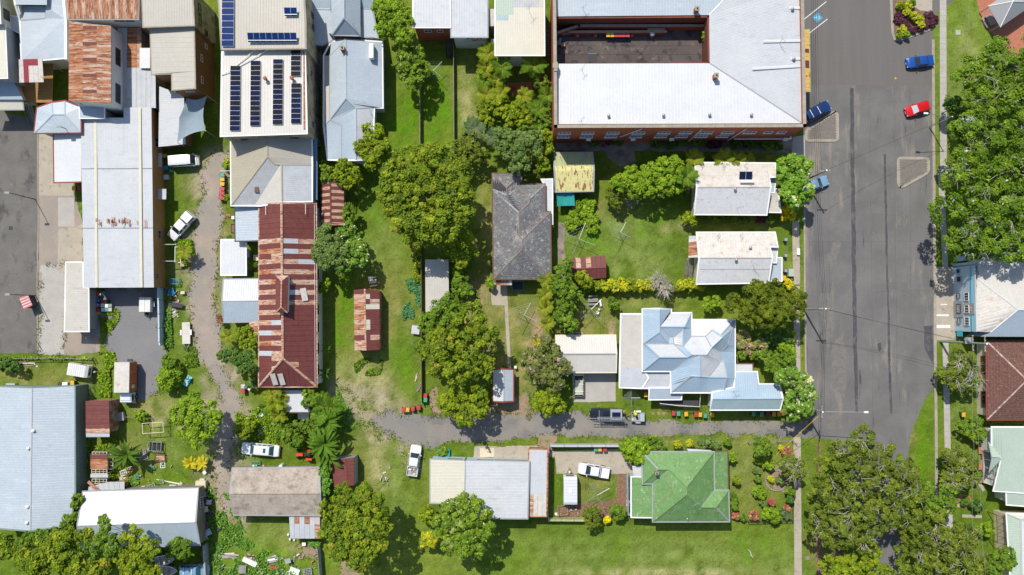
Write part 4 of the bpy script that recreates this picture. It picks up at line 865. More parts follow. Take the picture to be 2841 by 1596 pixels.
for k in range(30):p=q(min(1470,max(880,905+random.gauss(270,170))),2235+random.uniform(-25,15),4.9);mb.box((p.x,p.y,4.97),(random.uniform(.06,.22),random.uniform(.4,1.3),.012))
part('rust_streaks',mb,M['rustlight'],wh,world=True,kind='stuff')
building('storage_lean_to','pale skillion roof strip at the south west end of the warehouse','lean-to',dict(a=(664,2637,3.5),b=(826,2637,3.7),c=(888,3322,3.5),d=(652,3322,3.3),e=(832,2890,3.7),f=(884,2892,3.7)),[('abefcd','galvcream',dict(rib=.3,ax=math.pi))],'abefcd','galvcream','wall_grey',gutter='trim_white')
# ---- column B: buildings with solar panels ----
o(600,0)
sb1=building('commercial_building','tan metal roofed building at the top edge carrying the blue solar column','building',dict(a=(20,-130,11),b=(868,-130,11),c=(884,200,10.9),d=(892,480,10.8),e=(58,490,10.7)),[('abcde','beige',dict(rib=.42,ax=-math.pi/2))],'abcde','beige','wall_beige',gutter='cap',gw=.16,inset=-.05,wins=[('e',[(.12,6.0,.9,1.3),(.5,6.0,.9,1.3)],dict(frame='trim_dark'))])
sb2=building('commercial_building','pale roofed two storey building carrying four long solar panel columns','building',dict(a=(62,528,9.8),b=(885,488,9.8),c=(905,1335,9.6),d=(48,1362,9.6)),[('abcd','whitecream',dict(rib=.42,ax=-math.pi/2))],'abcd','whitecream','wall_beige',gutter='trim_white',gw=.14,inset=.02,wins=[('e',[(.8,5.8,1.0,1.0),(.18,5.4,.9,1.3),(.5,3.0,.9,1.2)],dict(frame='trim_grey')),('s',[(.2,6.6,1.2,.8),(.5,6.6,1.2,.8),(.8,6.6,1.2,.8)],dict(frame='trim_dark'))])
part('box_gutter',bar(q(880,505,9.83),q(884,1300,9.68),.22,.03),M['rust'],sb2,world=True)
for x,y in((503,800),(768,795)):
 p=q(x,y,9.8);part('vent_cowl',MB().lathe((p.x,p.y,9.6),[(.16,0),(.16,.7),(.3,.75),(.3,1.0),(.1,1.15)],12),M['rust'],sb2,smooth=True,world=True)
for a,b in(((200,662),(385,505)),((235,665),(530,495)),((50,755),(145,705))):part('downpipe',MB().tube([q(*a,9.9),q(*b,10.1)],.07,6),M['trim_white'],sb2,world=True)
def panels(label,x,y0,y1,x1,n,z0,z1,m,axis='y',frame_z=.12,tilt=0.0):
 """a row of solar panels on rails; each panel is a part"""
 a,b=q(x,y0,z0),q(x1,y1,z1);cx,cy,cz=(a.x+b.x)/2,(a.y+b.y)/2,(a.z+b.z)/2;t=thing('solar_array',label,'solar array',(cx,cy,cz))
 W_,Hh=abs(b.x-a.x),abs(b.y-a.y)
 for i in range(n):
  f=(i+.5)/n;mm=m if isinstance(m,str)else random.choice(m)
  if axis=='y':c=(0,(a.y-cy)+(b.y-a.y)*f,(a.z-cz)+(b.z-a.z)*f+.16);s=(W_,Hh/n-.035)
  else:c=((a.x-cx)+(b.x-a.x)*f,0,.16+tilt*0);s=(W_/n-.035,Hh)
  R=Matrix.Translation(c)@Matrix.Rotation(tilt,4,'X')
  fr=part('panel',MB().box((0,0,0),(s[0],s[1],.05),m=R),M['galvsteel'],t)
  g=MB();nx_,ny_=(6,3)if axis=='y' else(3,6)
  if axis=='y':nx_,ny_=2,1
  g.box((0,0,.03),(s[0]-.03,s[1]-.03,.012),m=R);pc=mesh_obj('cells',g,M[mm]);link(pc,fr)
 for k in(-.3,.3):
  if axis=='y':part('rail',MB().box((W_*k,0,.08),(.05,Hh,.05)),M['galvsteel'],t)
  else:part('rail',MB().box((0,Hh*k,.08),(W_,.05,.05)),M['galvsteel'],t)
 return t
PVM=['pv','pv','pv2']
panels('solar column of thirteen panels nearest the west edge of the pale roof',145,663,1316,243,13,9.8,9.65,PVM)
panels('second solar column from the west on the pale roof',348,612,1268,443,13,9.82,9.66,PVM)
panels('third solar column from the west on the pale roof between the two rusty vents',573,597,1254,669,13,9.82,9.66,PVM)
panels('short column of five solar panels near the north east corner of the pale roof',752,511,769,849,5,9.85,9.78,'pv2')
panels('column of eight solar panels near the south east corner of the pale roof',755,838,1243,852,8,9.75,9.66,PVM)
panels('bright blue solar column at the west edge of the tan roof',60,-40,470,180,8,11.02,10.85,'pv_blue')
panels('tilted row of eight solar panels across the tan roof',318,335,425,808,8,11.3,11.3,'pv_blue','x',tilt=.35)
panels('pair of small solar panels on the tan roof',685,83,163,812,2,11.3,11.3,'pv_blue','x',tilt=.35)
# ---- pale blue houses ----
bh=building('house','pale blue roofed house at the top with central hipped gable beside the tan building','house',dict(a=(952,-90,6),b=(1150,-90,6),c=(1150,350,5.6),d=(1065,445,4.6),e=(962,442,4.6),f=(956,90,5.2),g=(1149,95,5.2),h=(1185,392,4.7),i=(1280,-90,8.2),j=(1280,180,8),k=(1447,-90,6.2),l=(1447,352,5.9),m=(1160,352,5.9),n=(1620,378,4.6),p=(1452,378,4.8),r=(1455,88,5.2),s=(1560,92,5),u=(1560,-90,5.4),v=(1149,-90,6.2)),[('abgf','paleblue2'),('fghde','paleblue'),('vijm','paleblue'),('ikl j'.replace(' ',''),'paleblue'),('mjl','paleblue2'),('ku sr'.replace(' ',''),'paleblue2'),('rsnp','paleblue')],'afedhmlpnsu','paleblue','wall_cream',ridge='paleblue',gutter='trim_grey',cap=True)
bh2=building('house','large pale blue L shaped house with brick chimney behind the solar building','house',dict(a=(1152,425,4.6),b=(1290,402,4.8),c=(1662,425,4.4),d=(1668,1080,4.4),e=(1582,1076,4.5),f=(1572,1240,4.4),g=(1560,1700,4.3),h=(1400,1700,5.6),i=(1400,1088,5.6),j=(1302,985,6.4),k=(1296,402,6.4),l=(1140,560,4.6),m=(1140,1200,4.6),n=(1258,1600,4.2),p=(1085,560,4.2),r=(1085,1262,4.2),s=(1120,1600,4.1),u=(1260,1260,4.8),v=(1560,1600,4.3),w=(1400,1600,5.6)),[('aklp'.replace('p',''),'paleblue'),('k j m l a'.replace(' ','')[:4],'paleblue'),('kcdeij'.replace('i','i'),'paleblue'),('e f v w i'.replace(' ',''),'whiteblue'),('jiwn u m'.replace(' ',''),'paleblue2'),('plmr','galvcream'),('rmu n s'.replace(' ',''),'paleblue2')],'pabcdefvwns r'.replace(' ',''),'paleblue','wall_blue',gutter='trim_white')
def raised(n0,dz=5.3):
 """what was measured on the ground stands on the courtyard floor"""
 for ob in list(COL.objects)[n0:]:
  if ob.parent is None:ob.location=(ob.location.x*(H-dz)/H,ob.location.y*(H-dz)/H,ob.location.z+dz)
def chimney(parent,x,y,z,h=1.3,s=.6,m='brickwall'):
 p=q(x,y,z+h);b=part('chimney',MB().box((p.x,p.y,z+h/2-.3),(s,s,h+.6)),M[m],parent,world=True)
 part('chimney_cap',MB().box((p.x,p.y,z+h+.03),(s+.12,s+.12,.08)),M['cap'],parent,world=True);part('chimney_pot',MB().lathe((p.x,p.y,z+h+.07),[(.14,0),(.11,.22)],8),M['trim_dark'],parent,world=True)
def vent(parent,x,y,z,m='galvsteel'):
 p=q(x,y,z);part('roof_vent',MB().lathe((p.x,p.y,z-.2),[(.13,0),(.13,.3),(.24,.38),(.26,.52),(.14,.68),(.03,.72)],12),M[m],parent,smooth=True,world=True)
def antenna(parent,x,y,z,h=1.6,rz=.3,L_=1.1):
 p=q(x,y,z);mb=MB();mb.tube([(p.x,p.y,z-.1),(p.x,p.y,z+h)],.025,5);d=Vector((math.cos(rz),math.sin(rz),0));e=Vector((-d.y,d.x,0));c=Vector((p.x,p.y,z+h-.05))
 mb.tube([c-d*L_/2,c+d*L_/2],.018,4)
 for i in range(6):k=c+d*L_*(i/5-.5);w_=.32-.03*i;mb.tube([k-e*w_,k+e*w_],.012,4)
 part('antenna',mb,M['galvsteel'],parent,world=True)
chimney(bh2,1262,478,6.0);antenna(bh2,1520,1080,5.2,1.8,2.2);antenna(bh,1380,260,6.8,1.5,-.5)
part('skylight',MB().box((*q(1555,510,6)[:2],5.6),(.7,2.3,1.0),0),M['trim_white'],bh2,world=True)
stairs('dark concrete stair between the solar building and the pale blue house',(1030,520),(1050,900),.9,18,'concrete_dark',3.4)
# ---- beige and galvanised hips over the maroon hall ----
o(600,400)
rb=building('house','tan and galvanised hipped roof house between the solar building and long maroon roof','house',dict(a=(148,-75,5.4),b=(512,-75,7.6),c=(955,-75,5.4),d=(512,130,7.6),e=(152,613,5.4),f=(382,610,5.4),g=(628,220,6.9),h=(655,210,7.0),i=(955,210,5.4),j=(957,572,5.4),k=(662,575,7.0),l=(440,612,5.7),m=(592,210,7.0)),[('abde','khaki'),('bcihmd','beige'),('dm gfe'.replace(' ',''),'grey'),('mhklfg'.replace('m',''),'galvcream'),('hijk','galv')],'abci jklfe'.replace(' ',''),'khaki','wall_white',rib=.32,ridge='khaki',gutter='trim_white')
part('skylight',MB().box((*q(405,450,6.2)[:2],6.15),(.65,1.1,.12)),M['trim_brown'],rb,world=True)
part('downpipe_run',bar(q(985,-60,4.4),q(985,560,4.4),.9,.05),M['bluetin'],rb,world=True)
def mpickW(i,j,nu):
 if i<7:return 'maroon2'
 if nu-i<6:return 'maroon' if j else random.choice(['maroon','rustlight'])
 if(i-7)%2==0:return random.choices(['rustlight','galv','rust'],[.82,.07,.11])[0]
 return 'maroon' if random.random()<(.9 if j else.6)else 'rustlight'
def mpickE(i,j,nu):
 k=nu-1-i
 if k<7:return 'maroon2'
 if k>20:return 'rustlight' if(j==0 and k in(31,33))else 'maroon'
 if(k-7)%2==0:return random.choices(['rustlight','galv'],[.85,.15])[0]
 return 'maroon'
hall=building('long_hall','very long patched maroon and rust iron roof hall with ridge lantern','hall',dict(a=(433,606,5.2),b=(656,600,7.6),c=(998,602,5.2),d=(1006,2432,5.2),e=(670,2152,7.6),f=(430,2432,5.2)),[('abef','maroon',dict(sheets=['maroon'],width=.8,rows=[0,.47,1],pick=mpickW)),('bcde','maroon',dict(sheets=['maroon'],width=.8,rows=[0,.47,1],pick=mpickE)),('edf','maroon',dict(sheets=['maroon2','maroon'],w=[.6,.4],width=.8))],'abcdf','maroon','wall_white',gutter='rustlight',inset=.25,base=0,wins=[('e',[(.08,3.4,1.6,1.4),(.2,3.4,1.6,1.4),(.32,3.4,1.6,1.4),(.42,3.4,1.6,1.4),(.62,3.4,1.6,1.4),(.75,3.4,1.6,1.4)],dict(frame='trim_dark'))])
for a,b in(((655,600,7.65),(668,2150,7.65)),((670,2152,7.65),(430,2430,5.25)),((670,2152,7.65),(1004,2430,5.25))):part('ridge_cap',bar(q(*a),q(*b),.36,.1,.07),M['rustlight'],hall,world=True)
for x,y0,y1 in((895,600,703),(495,610,712)):part('pipe',MB().tube([q(x,y0,6.5),q(x,y1,6.5)],.04,5),M['trim_white'],hall,world=True)
part('rail_pipe',MB().tube([q(985,610,5.5),q(992,2400,5.5)],.03,5),M['trim_white'],hall,world=True)
# ridge lantern
LV=dict(a=(595,1312,8.6),b=(655,1372,9.2),c=(722,1322,8.6),d=(714,1692,8.6),e=(650,1637,9.2),f=(595,1692,8.6));LP={k:q(*v)for k,v in LV.items()}
mb=MB();ring=offset_poly([LP[k]for k in 'acdf'],.15);mb.prism([(p.x,p.y)for p in ring],6.6,8.5);part('lantern_wall',mb,M['wall_white'],hall,world=True)
for f,m_ in(('abef','maroon2'),('bcde','maroon2'),('acb','rustlight'),('fed','maroon2')):part('lantern_roof',corrugate([LP[k]for k in f],.3),M[m_],hall,world=True)
for a,b in('be','ba','bc','ed','ef'):part('ridge_cap',bar(LP[a],LP[b],.22,.06,.03),M['rustlight'],hall,world=True)
for x,y,w_,h_,z in((885,1510,.9,2.0,6.0),(585,2360,.8,2.1,5.9),(660,2360,.8,2.1,5.9)):
 p=q(x,y,z)
 if y<2000:R=Matrix.Translation(p+Vector((0,0,.25)))@Matrix.Rotation(math.radians(12),4,'Z')@Matrix.Rotation(.42,4,'Y')
 else:R=Matrix.Translation(p+Vector((0,0,.28)))@Matrix.Rotation(math.radians(8),4,'Z')@Matrix.Rotation(.52,4,'X')
 part('loose_sheet',MB().box((0,0,0),(w_,h_,.03),m=R),M['oldwhite'],hall,world=True)
building('annex','pale blue skillion annex west of the maroon hall below the tan hips','annex',dict(a=(190,620,4.2),b=(432,612,4.6),c=(434,966,4.6),d=(195,970,4.2)),[('abcd','paleblue',dict(rib=.4))],'abcd','paleblue','wall_grey',gutter='trim_dark')
building('carport','bright white carport roof beside the gravel track west of the hall','carport',dict(a=(52,965,3),b=(293,960,3),c=(295,1310,2.9),d=(50,1311,2.9)),[('abcd','white',dict(rib=.5,ax=-math.pi/2))],'abcd','white',walls=False,gutter='trim_white')
building('shed','grey gabled shed roof against the west side of the maroon hall','shed',dict(a=(75,1360,3.2),b=(430,1355,3.2),c=(430,1568,4.0),d=(66,1572,4.0),e=(432,1778,3.2),f=(80,1785,3.2)),[('abcd','galv'),('dcef','paleblue2')],'abcefd','galv','wall_grey',gutter='trim_grey',ridge='white')
building('lean_to','small rusted patchwork lean-to roof on the west of the maroon hall','lean-to',dict(a=(328,1782,3.8),b=(432,1782,4.3),c=(432,1985,4.3),d=(345,1930,3.8)),[('abcd','rust',dict(sheets=['rustlight','rust','galv'],w=[.6,.25,.15],width=.75))],'abcd','rust',gutter=None)
building('patio_cover','white flat patio cover at the south end of the maroon hall','patio roof',dict(a=(672,2470,3.2),b=(850,2470,3.3),c=(945,2688,3.0),d=(700,2688,2.9),e=(660,2600,3)),['abcde'],'abcde','white',walls=False,gutter='trim_brown')
building('garage','small gabled shed with striped rust roof between trees and the hall','shed',dict(a=(1050,370,2.8),b=(1147,362,3.5),c=(1280,372,2.8),d=(1284,815,2.8),e=(1150,815,3.5),f=(1055,812,2.8)),[('abef','rust',dict(sheets=['rustlight','maroon'],w=[1,1],width=.52,pick=lambda i,j,n:['rustlight','maroon'][i%2])),('bcde','rust',dict(sheets=['rustlight','maroon'],w=[1,1],width=.52,pick=lambda i,j,n:['rustlight','maroon'][i%2]))],'abcdef','rust','wall_rust',ridge='maroon',gutter=None)
o(600,800)
shedr=building('shed','long isolated shed with patchwork rust and white roof in the middle lawn','shed',dict(a=(1380,18,3.0),b=(1490,5,3.9),c=(1638,20,3.0),d=(1640,618,3.0),e=(1500,625,3.9),f=(1388,622,3.0)),[('abef','rust',dict(sheets=['rust','rustlight','maroon'],w=[.35,.4,.25],width=.8)),('bcde','rust',dict(sheets=['maroon','rustlight','cream','rust'],w=[.55,.15,.2,.1],width=.8,rows=[0,.35,1]))],'abcdef','rust','wall_rust',ridge='rustlight',gutter=None,inset=.12)
o(1200,400)
building('shed','long narrow grey ribbed shed beside the fence near the big round tree','shed',dict(a=(-74,1158,2.8),b=(160,1160,2.6),c=(165,1650,2.6),d=(-70,1684,2.8)),[('abcd','galvcream',dict(rib=.26,ax=-math.pi/2))],'abcd','galvcream','wall_grey',gutter=None,inset=.1)
# ---- top middle ----
o(1200,0)
tb=building('brick_shop','red brick building with bright white metal roof at the top centre','building',dict(a=(-195,-140,6.8),b=(170,-140,6.8),c=(176,272,6.5),d=(-190,272,6.5)),[('abcd','whiteblue',dict(rib=.45,ax=-math.pi/2))],'abcd','whiteblue','brickwall',inset=.1,wins=[('s',[(.35,4.5,1.2,1.0),(.7,4.5,1.0,1.0)],{})])
building('shop_building','grey two tone ribbed roof at the top centre between white and cream roofs','building',dict(a=(178,-140,6.6),b=(550,-140,6.6),c=(550,370,6.3),d=(190,370,6.3)),[('abcd','galv',dict(rib=.4,ax=-math.pi/2))],'abcd','galv','wall_white',gutter='trim_grey',wins=[('s',[(.5,4.8,1.2,1),(.8,4.8,1,1)],{})])
building('back_porch','tiny porch roof with red sheet below the grey two tone roof','porch',dict(a=(292,384,4.6),b=(548,384,4.6),c=(548,412,4.3),d=(295,412,4.3)),[('abcd','rustlight',dict(sheets=['rustlight','paleblue','galv'],w=[1,1,1],width=.8))],'abcd','rustlight',gutter=None,walls=False)
cs=building('shop_building','cream corrugated roof shop with green and grey patches beside the brick complex','building',dict(a=(560,-140,7),b=(1115,-140,7),c=(1120,552,6.6),d=(632,552,6.6),e=(630,150,6.8),f=(632,-140,7),g=(815,-140,7),h=(815,150,6.85),i=(1070,-140,7),j=(1070,76,6.9),k=(815,76,6.9),l=(762,150,6.85),m=(762,206,6.8),n=(634,206,6.8),p=(1115,76,6.9)),[('fghe','palegreen',dict(ax=-math.pi/2)),('gijk','grey',dict(ax=-math.pi/2)),('elmn','teal'),('kpcdnmlh','cream',dict(ax=-math.pi/2)),('ibpj','galvcream')],'fbcd','cream','wall_white',gutter='trim_white',cap=False)
building('lean_to','narrow white lean-to roof west of the cream corrugated roof','lean-to',dict(a=(568,92,5.8),b=(630,88,5.8),c=(630,262,5.4),d=(568,265,5.4)),[('abcd','oldwhite')],'abcd','oldwhite','wall_timber',gutter=None)
building('lean_to','narrow striped lean-to roof below the white lean-to','lean-to',dict(a=(585,392,4.2),b=(630,392,4.2),c=(630,470,4),d=(585,470,4)),[('abcd','galv',dict(rib=.25))],'abcd','galv','wall_timber',gutter=None)
antenna(cs,970,120,6.9,2.2,.9)
stairs('dark back stair descending to the lawn beside the brick shop',(160,400),(172,585),.9,9,'trim_dark',3)
stairs('dark timber stair at the back of the grey two tone roof',(522,420),(522,520),.9,7,'timber_grey',2.6)
stairs('dark steps along the alley beside the brick complex',(1155,300),(1155,560),.8,10,'concrete_dark',1.8)
# ---- brick complex round a courtyard ----
e_=9.6;i_=9.25
BC=thing('brick_complex','large red brick building with white U shaped roof around a dark courtyard','building',tuple(q(2600,900,0)))
BV=dict(a=(1228,-150,e_),b=(3060,-150,e_),c=(2776,152,i_),d=(1232,166,i_),e=(3692,-150,e_),f=(3712,1238,e_),g=(2782,636,i_),h=(1236,641,i_),i=(1242,1247,e_));BP={k:q(*v)for k,v in BV.items()}
for f,m_ in(('abcd','paleblue'),('befgc','whiteblue'),('hgfi','white')):part('roof',corrugate([BP[k]for k in f],.42 if m_!='white' else.5),M[m_],BC,world=True)
part('valley_gutter',bar(BP['g'],BP['f'],.2,.02,.02),M['trim_grey'],BC,world=True);part('valley_gutter',bar(BP['c'],BP['b'],.2,.02,.03),M['trim_white'],BC,world=True)
outer=[q(1222,-150,10.3),q(3706,-150,10.3),q(3732,1262,10.3),q(1236,1270,10.3)]
def wallseg(parent,a,b,z0,z1,th,m,name='wall'):
 d=b-a;c=(a+b)/2;return part(name,MB().box((c.x,c.y,(z0+z1)/2),(Vector((d.x,d.y)).length+th,th,z1-z0),math.atan2(d.y,d.x)),M[m],parent,world=True)
for a,b in zip(outer,outer[1:]+outer[:1]):
 wallseg(BC,a,b,0,10.25,.36,'brickwall');wallseg(BC,a,b,10.26,10.42,.5,'cap','parapet_cap')
inner=[q(1234,175,i_),q(2770,163,i_),q(2776,632,i_),q(1240,645,i_)]
for k,(a,b)in enumerate(zip(inner,inner[1:]+inner[:1])):
 if k<3:wallseg(BC,a,b,5.2,9.1,.3,'brick_dark','courtyard_wall')
wallseg(BC,q(1236,640,10.4),q(1236,700,10.4),9.1,10.6,.5,'cap','parapet_cap')
sa,sbb=outer[3].copy(),outer[2].copy();sa.y-=.18;sbb.y-=.18;Lw=(sbb-sa).length
def sx(x,y,z):return(q(x,y,z).x-sa.x)/Lw
for x in(1325,1560,1812,2070,2325,2540,2750,2965,3185,3370,3505):window(BC,sa,sbb,sx(x,1320,7.0),7.0,1.9 if x<3300 else 1.3,1.15,bars=2 if x<3300 else 1,sill=True)
for x in(1312,1545,1790,2040,2290,2500,2700,2910):window(BC,sa,sbb,sx(x,1355,4.4),4.4,1.9,1.1,bars=2,sill=True)
def acunit(parent,x,y,z,m='trim_white'):
 p=q(x,y,z);part('air_conditioner',MB().box((p.x,sa.y-.35,z),(.7,.4,.5)),M[m],parent,world=True)
for x,y in((1565,1362),(2012,1362),(2400,1372),(3540,1345)):acunit(BC,x,y,3.9)
for a,b in(((2100,1248,10),(1880,1345,4.5)),((3150,1248,10),(2960,1380,2.0)),((2700,1262,9.5),(2560,1400,1.0))):
 A_,B_=q(*a),q(*b);A_.y=B_.y=sa.y-.12;part('downpipe',MB().tube([A_,B_],.07,6),M['trim_white'],BC,world=True)
for x,y in((3607,95),(3620,595),(3195,1155),(2777,1155),(2315,1160),(1765,1165)):vent(BC,x,y,9.7)
chimney(BC,2657,85,9.3,1.3);chimney(BC,2850,755,9.3,1.4,.6);antenna(BC,1500,712,9.3,1.6,1.0);antenna(BC,3480,430,9.6,1.8,-1.0);antenna(BC,1512,95,9.5,1.3,.5);antenna(BC,1492,1222,9.6,1.3,.8)
cw=part('roof_tank',MB().box((*q(1233,662,10.4)[:2],10.2),(.8,.75,.9)),M['cap'],BC,world=True)
for a,b in(((3320,415),(3690,408)),((3580,80),(3690,80)),((3590,590),(3690,588)),((3210,690),(3690,662))):part('flashing',bar(q(*a,9.62),q(*b,9.72),.45,.02,.02),M['roof_white']if 'roof_white' in M else M['white'],BC,world=True)
_mark=len(COL.objects)
# ramp walls in the courtyard
def lowwall(label,pts,h,m='brickwall',th=.3):
 P=[q(x,y,h)for x,y in pts];t=thing('low_wall',label,'wall',(P[0].x,P[0].y,0))
 for a,b in zip(P,P[1:]):wallseg(t,a,b,0,h,th,m,'wall');wallseg(t,a,b,h,h+.06,th+.08,'cap','coping')
lowwall('long brick ramp wall with bend at the west end of the courtyard',[(1252,330),(1460,262),(2740,262)],1.6);lowwall('lower brick wall of the courtyard ramp behind the coloured bins',[(1372,322),(2300,318)],1.0);lowwall('short brick wall near the drum in the courtyard',[(2170,300),(2340,298),(2345,265)],.9)
lowwall('thin concrete wall at the west side of the courtyard',[(1243,320),(1243,520)],1.4,'concrete_grey',.14)
raised(_mark)
building('street_awning','narrow yellow and rust street awning on the east side of the brick complex','awning',dict(a=(3718,305,4),b=(3775,302,3.8),c=(3782,912,3.8),d=(3728,915,4)),[('abcd','orange',dict(sheets=['orange','maroon','cream'],w=[.62,.3,.08],width=.62,pick=lambda i,j,n:'orange' if i<2 or i>n-6 else random.choices(['orange','maroon'],[.5,.5])[0]))],'abcd','orange',walls=False,gutter='greenold')
building('rear_canopy','dark flat canopy against the south brick wall near the street','canopy',dict(a=(3040,1338,2.8),b=(3590,1338,2.8),c=(3590,1388,2.7),d=(3040,1390,2.7)),[('abcd','grey',dict(rib=0))],'abcd','grey',walls=False,gutter='trim_white')
# ---- central tiled house ----
o(1200,400)
th_=building('tiled_house','central weathered grey tiled roof house with several hips and a small aerial','house',dict(a=(603,298,3.8),b=(887,300,3.8),c=(890,403,3.8),d=(1125,405,3.8),e=(1128,682,3.8),f=(1178,685,3.7),g=(1187,1352,3.7),h=(616,1352,3.7),i=(745,438,4.75),j=(750,512,4.55),k=(980,545,5.1),l=(970,592,5.1),x=(838,455,4.05),m=(868,690,5.9),n=(870,922,5.9),p=(900,962,6.0),r=(900,1055,6.0),s=(606,455,3.82),t=(835,412,4.05)),['abi','bctxji','aijs','dkt','tklx','xlmsj','smnprh','d e n m l k'.replace(' ',''),'efpn','fgrp','rgh'],'abcdefgh','tile_grey','wall_cream',ridge='ridge_tile',tiles='tile_grey',gutter='trim_brown',inset=.5,wins=[('s',[(.2,2.3,1.6,1.2),(.55,2.3,2.0,1.3),(.85,2.3,1.4,1.2)],{})])
antenna(th_,905,1000,5.95,1.2,.3)
building('verandah_roof','narrow bright white verandah roof on the east side of the tiled house','verandah',dict(a=(1095,355,3.2),b=(1200,355,3.0),c=(1200,800,3),d=(1182,800,3.05),e=(1180,678,3.1),f=(1130,678,3.15),g=(1128,405,3.15)),[('abcdefg','white',dict(rib=.45,ax=0))],'abcdefg','white',walls=False,gutter='trim_white')
building('porch_roof','tiny striped porch roof at the south west corner of the tiled house','porch',dict(a=(633,1360,3),b=(796,1360,3),c=(796,1416,2.8),d=(636,1416,2.8)),[('abcd','rustlight',dict(sheets=['rustlight','white','rust'],w=[1,1,.5],width=.45))],'abcd','rustlight',gutter=None,walls=False)
building('shed','olive and yellow shed with rust stained roof east of the tiled house','shed',dict(a=(1232,92,2.9),b=(1600,88,2.9),c=(1610,218,3.3),d=(1612,265,3.5),e=(1610,468,2.9),f=(1240,476,2.9),g=(1232,270,3.5),h=(1228,222,3.3)),[('abch','greenold',dict(rib=.4,ax=math.pi/2)),('hcdg','yellowrust',dict(rib=.4,ax=math.pi/2)),('gdef','yellowrust',dict(rib=.4))],'abcdefgh','yellowrust','wall_green',gutter='trim_grey',cap=False,inset=.12)
building('shed','small maroon iron shed on the lawn beside the yellow hedge','shed',dict(a=(1383,1142,2.5),b=(1735,1122,2.5),c=(1742,1240,3.1),d=(1392,1256,3.1),e=(1742,1342,2.5),f=(1400,1372,2.5)),[('abcd','maroon',dict(sheets=['maroon','rustlight','maroon2'],w=[.7,.15,.3],width=.8)),('dcef','maroon',dict(sheets=['maroon2','maroon'],w=[1,1],width=.8))],'abcefd','maroon','wall_rust',gutter=None,ridge='maroon',inset=.12)
A=[q(1243,478,2.3),q(1418,478,2.3),q(1430,618,2.0),q(1250,622,2.1)];t=thing('tarpaulin_shelter','teal green tarpaulin stretched beside the yellow rusty shed','tarpaulin',(A[0].x,A[0].y,0));n=8;vs=[];fs=[]
for i in range(n+1):
 for j in range(n+1):u,v=i/n,j/n;p=A[0].lerp(A[1],u).lerp(A[3].lerp(A[2],u),v);p=p+Vector((0,0,-.22*math.sin(math.pi*u)*math.sin(math.pi*v)+.05*math.sin(u*19+v*5)));vs.append(p)
for i in range(n):
 for j in range(n):k=i*(n+1)+j;fs.append((k+1,k,k+n+1,k+n+2))
part('sheet',MB().add(vs,fs),M['tarp_teal'],t,smooth=True,world=True)
for p in A:part('pole',MB().tube([(p.x,p.y,0),(p.x,p.y,p.z+.03)],.03,6),M['galvsteel'],t,world=True)
# ---- two white houses ----
o(1800,400)
ha=building('cottage','white roofed timber cottage with solar water heater beside the flowering trees','house',dict(a=(468,190,4.1),b=(1265,195,4.1),c=(1277,325,4.6),d=(1204,328,4.6),e=(1216,430,5.5),f=(490,430,5.5),g=(1178,706,4.1),h=(462,702,4.1)),[('abcdef','oldwhite',dict(rib=.4)),('feg h'.replace(' ',''),'oldgrey',dict(rib=.4))],'abcdeghf','oldwhite','wall_cream',ridge='oldwhite',gutter='trim_white',wins=[('w',[(.3,2.7,1.2,1.1),(.65,2.7,1.2,1.1)],{})])
part('seam',bar(q(484,318,4.85),q(1200,320,4.85),.04,.015),M['trim_grey'],ha,world=True);part('seam',bar(q(476,552,4.87),q(1190,552,4.87),.04,.015),M['trim_grey'],ha,world=True)
building('verandah_roof','pale verandah roof wrapping the east corner of the cottage with the water heater','verandah',dict(a=(1204,330,3.6),b=(1277,325,3.5),c=(1252,482,3.4),d=(1216,482,3.5)),[('abcd','paleblue')],'abcd','paleblue',walls=False)
building('verandah_roof','rust spotted east verandah roof of the cottage with the water heater','verandah',dict(a=(1225,455,3.4),b=(1290,455,3.2),c=(1322,682,3.1),d=(1186,680,3.3)),[('abcd','oldwhite')],'abcd','oldwhite',walls=False)
building('verandah_roof','rusted west verandah roof of the cottage beneath the palm','verandah',dict(a=(390,228,3.5),b=(470,226,3.7),c=(482,446,3.7),d=(352,456,3.4)),[('abcd','oldwhite',dict(sheets=['oldwhite','galv','rustlight','rust'],w=[.4,.25,.25,.1],width=.7))],'abcd','oldwhite',walls=False,gutter=None)
vent(ha,863,452,5.5);antenna(ha,885,650,4.6,1.8,.2);antenna(ha,960,215,4.5,1.2,1.2);antenna(ha,525,215,4.3,.9,1.2);antenna(ha,745,215,4.3,.9,1.2)
t=thing('solar_water_heater','solar water heater with two dark collectors and white tank on the cottage roof','water heater',tuple(q(980,335,5.2)))
for x in(940,1006):a_=q(x,318,5.15);R=Matrix.Translation(a_)@Matrix.Rotation(.22,4,'X');fr=part('collector',MB().box((0,0,0),(1.02,1.35,.09),m=R),M['galvsteel'],t,world=True);g=mesh_obj('collector_glass',MB().box((0,0,.05),(.94,1.27,.012),m=R),M['pv']);link(g,fr)
a_,b_=q(920,378,5.6),q(1054,378,5.6);part('tank',MB().tube([a_,b_],.27,14),M['trim_white'],t,smooth=True,world=True)
hb=building('cottage','white roofed timber cottage with rust flecks and front steps near the letterbox','house',dict(a=(483,890,4.1),b=(1263,890,4.1),c=(1292,1028,4.5),d=(1212,1026,4.6),e=(1232,1140,5.4),f=(514,1140,5.4),g=(1196,1388,4.1),h=(482,1400,4.1)),[('abcdef','oldwhite',dict(rib=.4)),('fegh','oldgrey',dict(rib=.4))],'abcdeghf','oldwhite','wall_cream',ridge='oldwhite',gutter='trim_white',wins=[('w',[(.2,2.6,1.2,1.1),(.45,2.6,1.2,1.1),(.8,2.6,1.2,1.1)],{})])
part('seam',bar(q(505,1258,4.85),q(1212,1256,4.85),.04,.015),M['trim_grey'],hb,world=True)
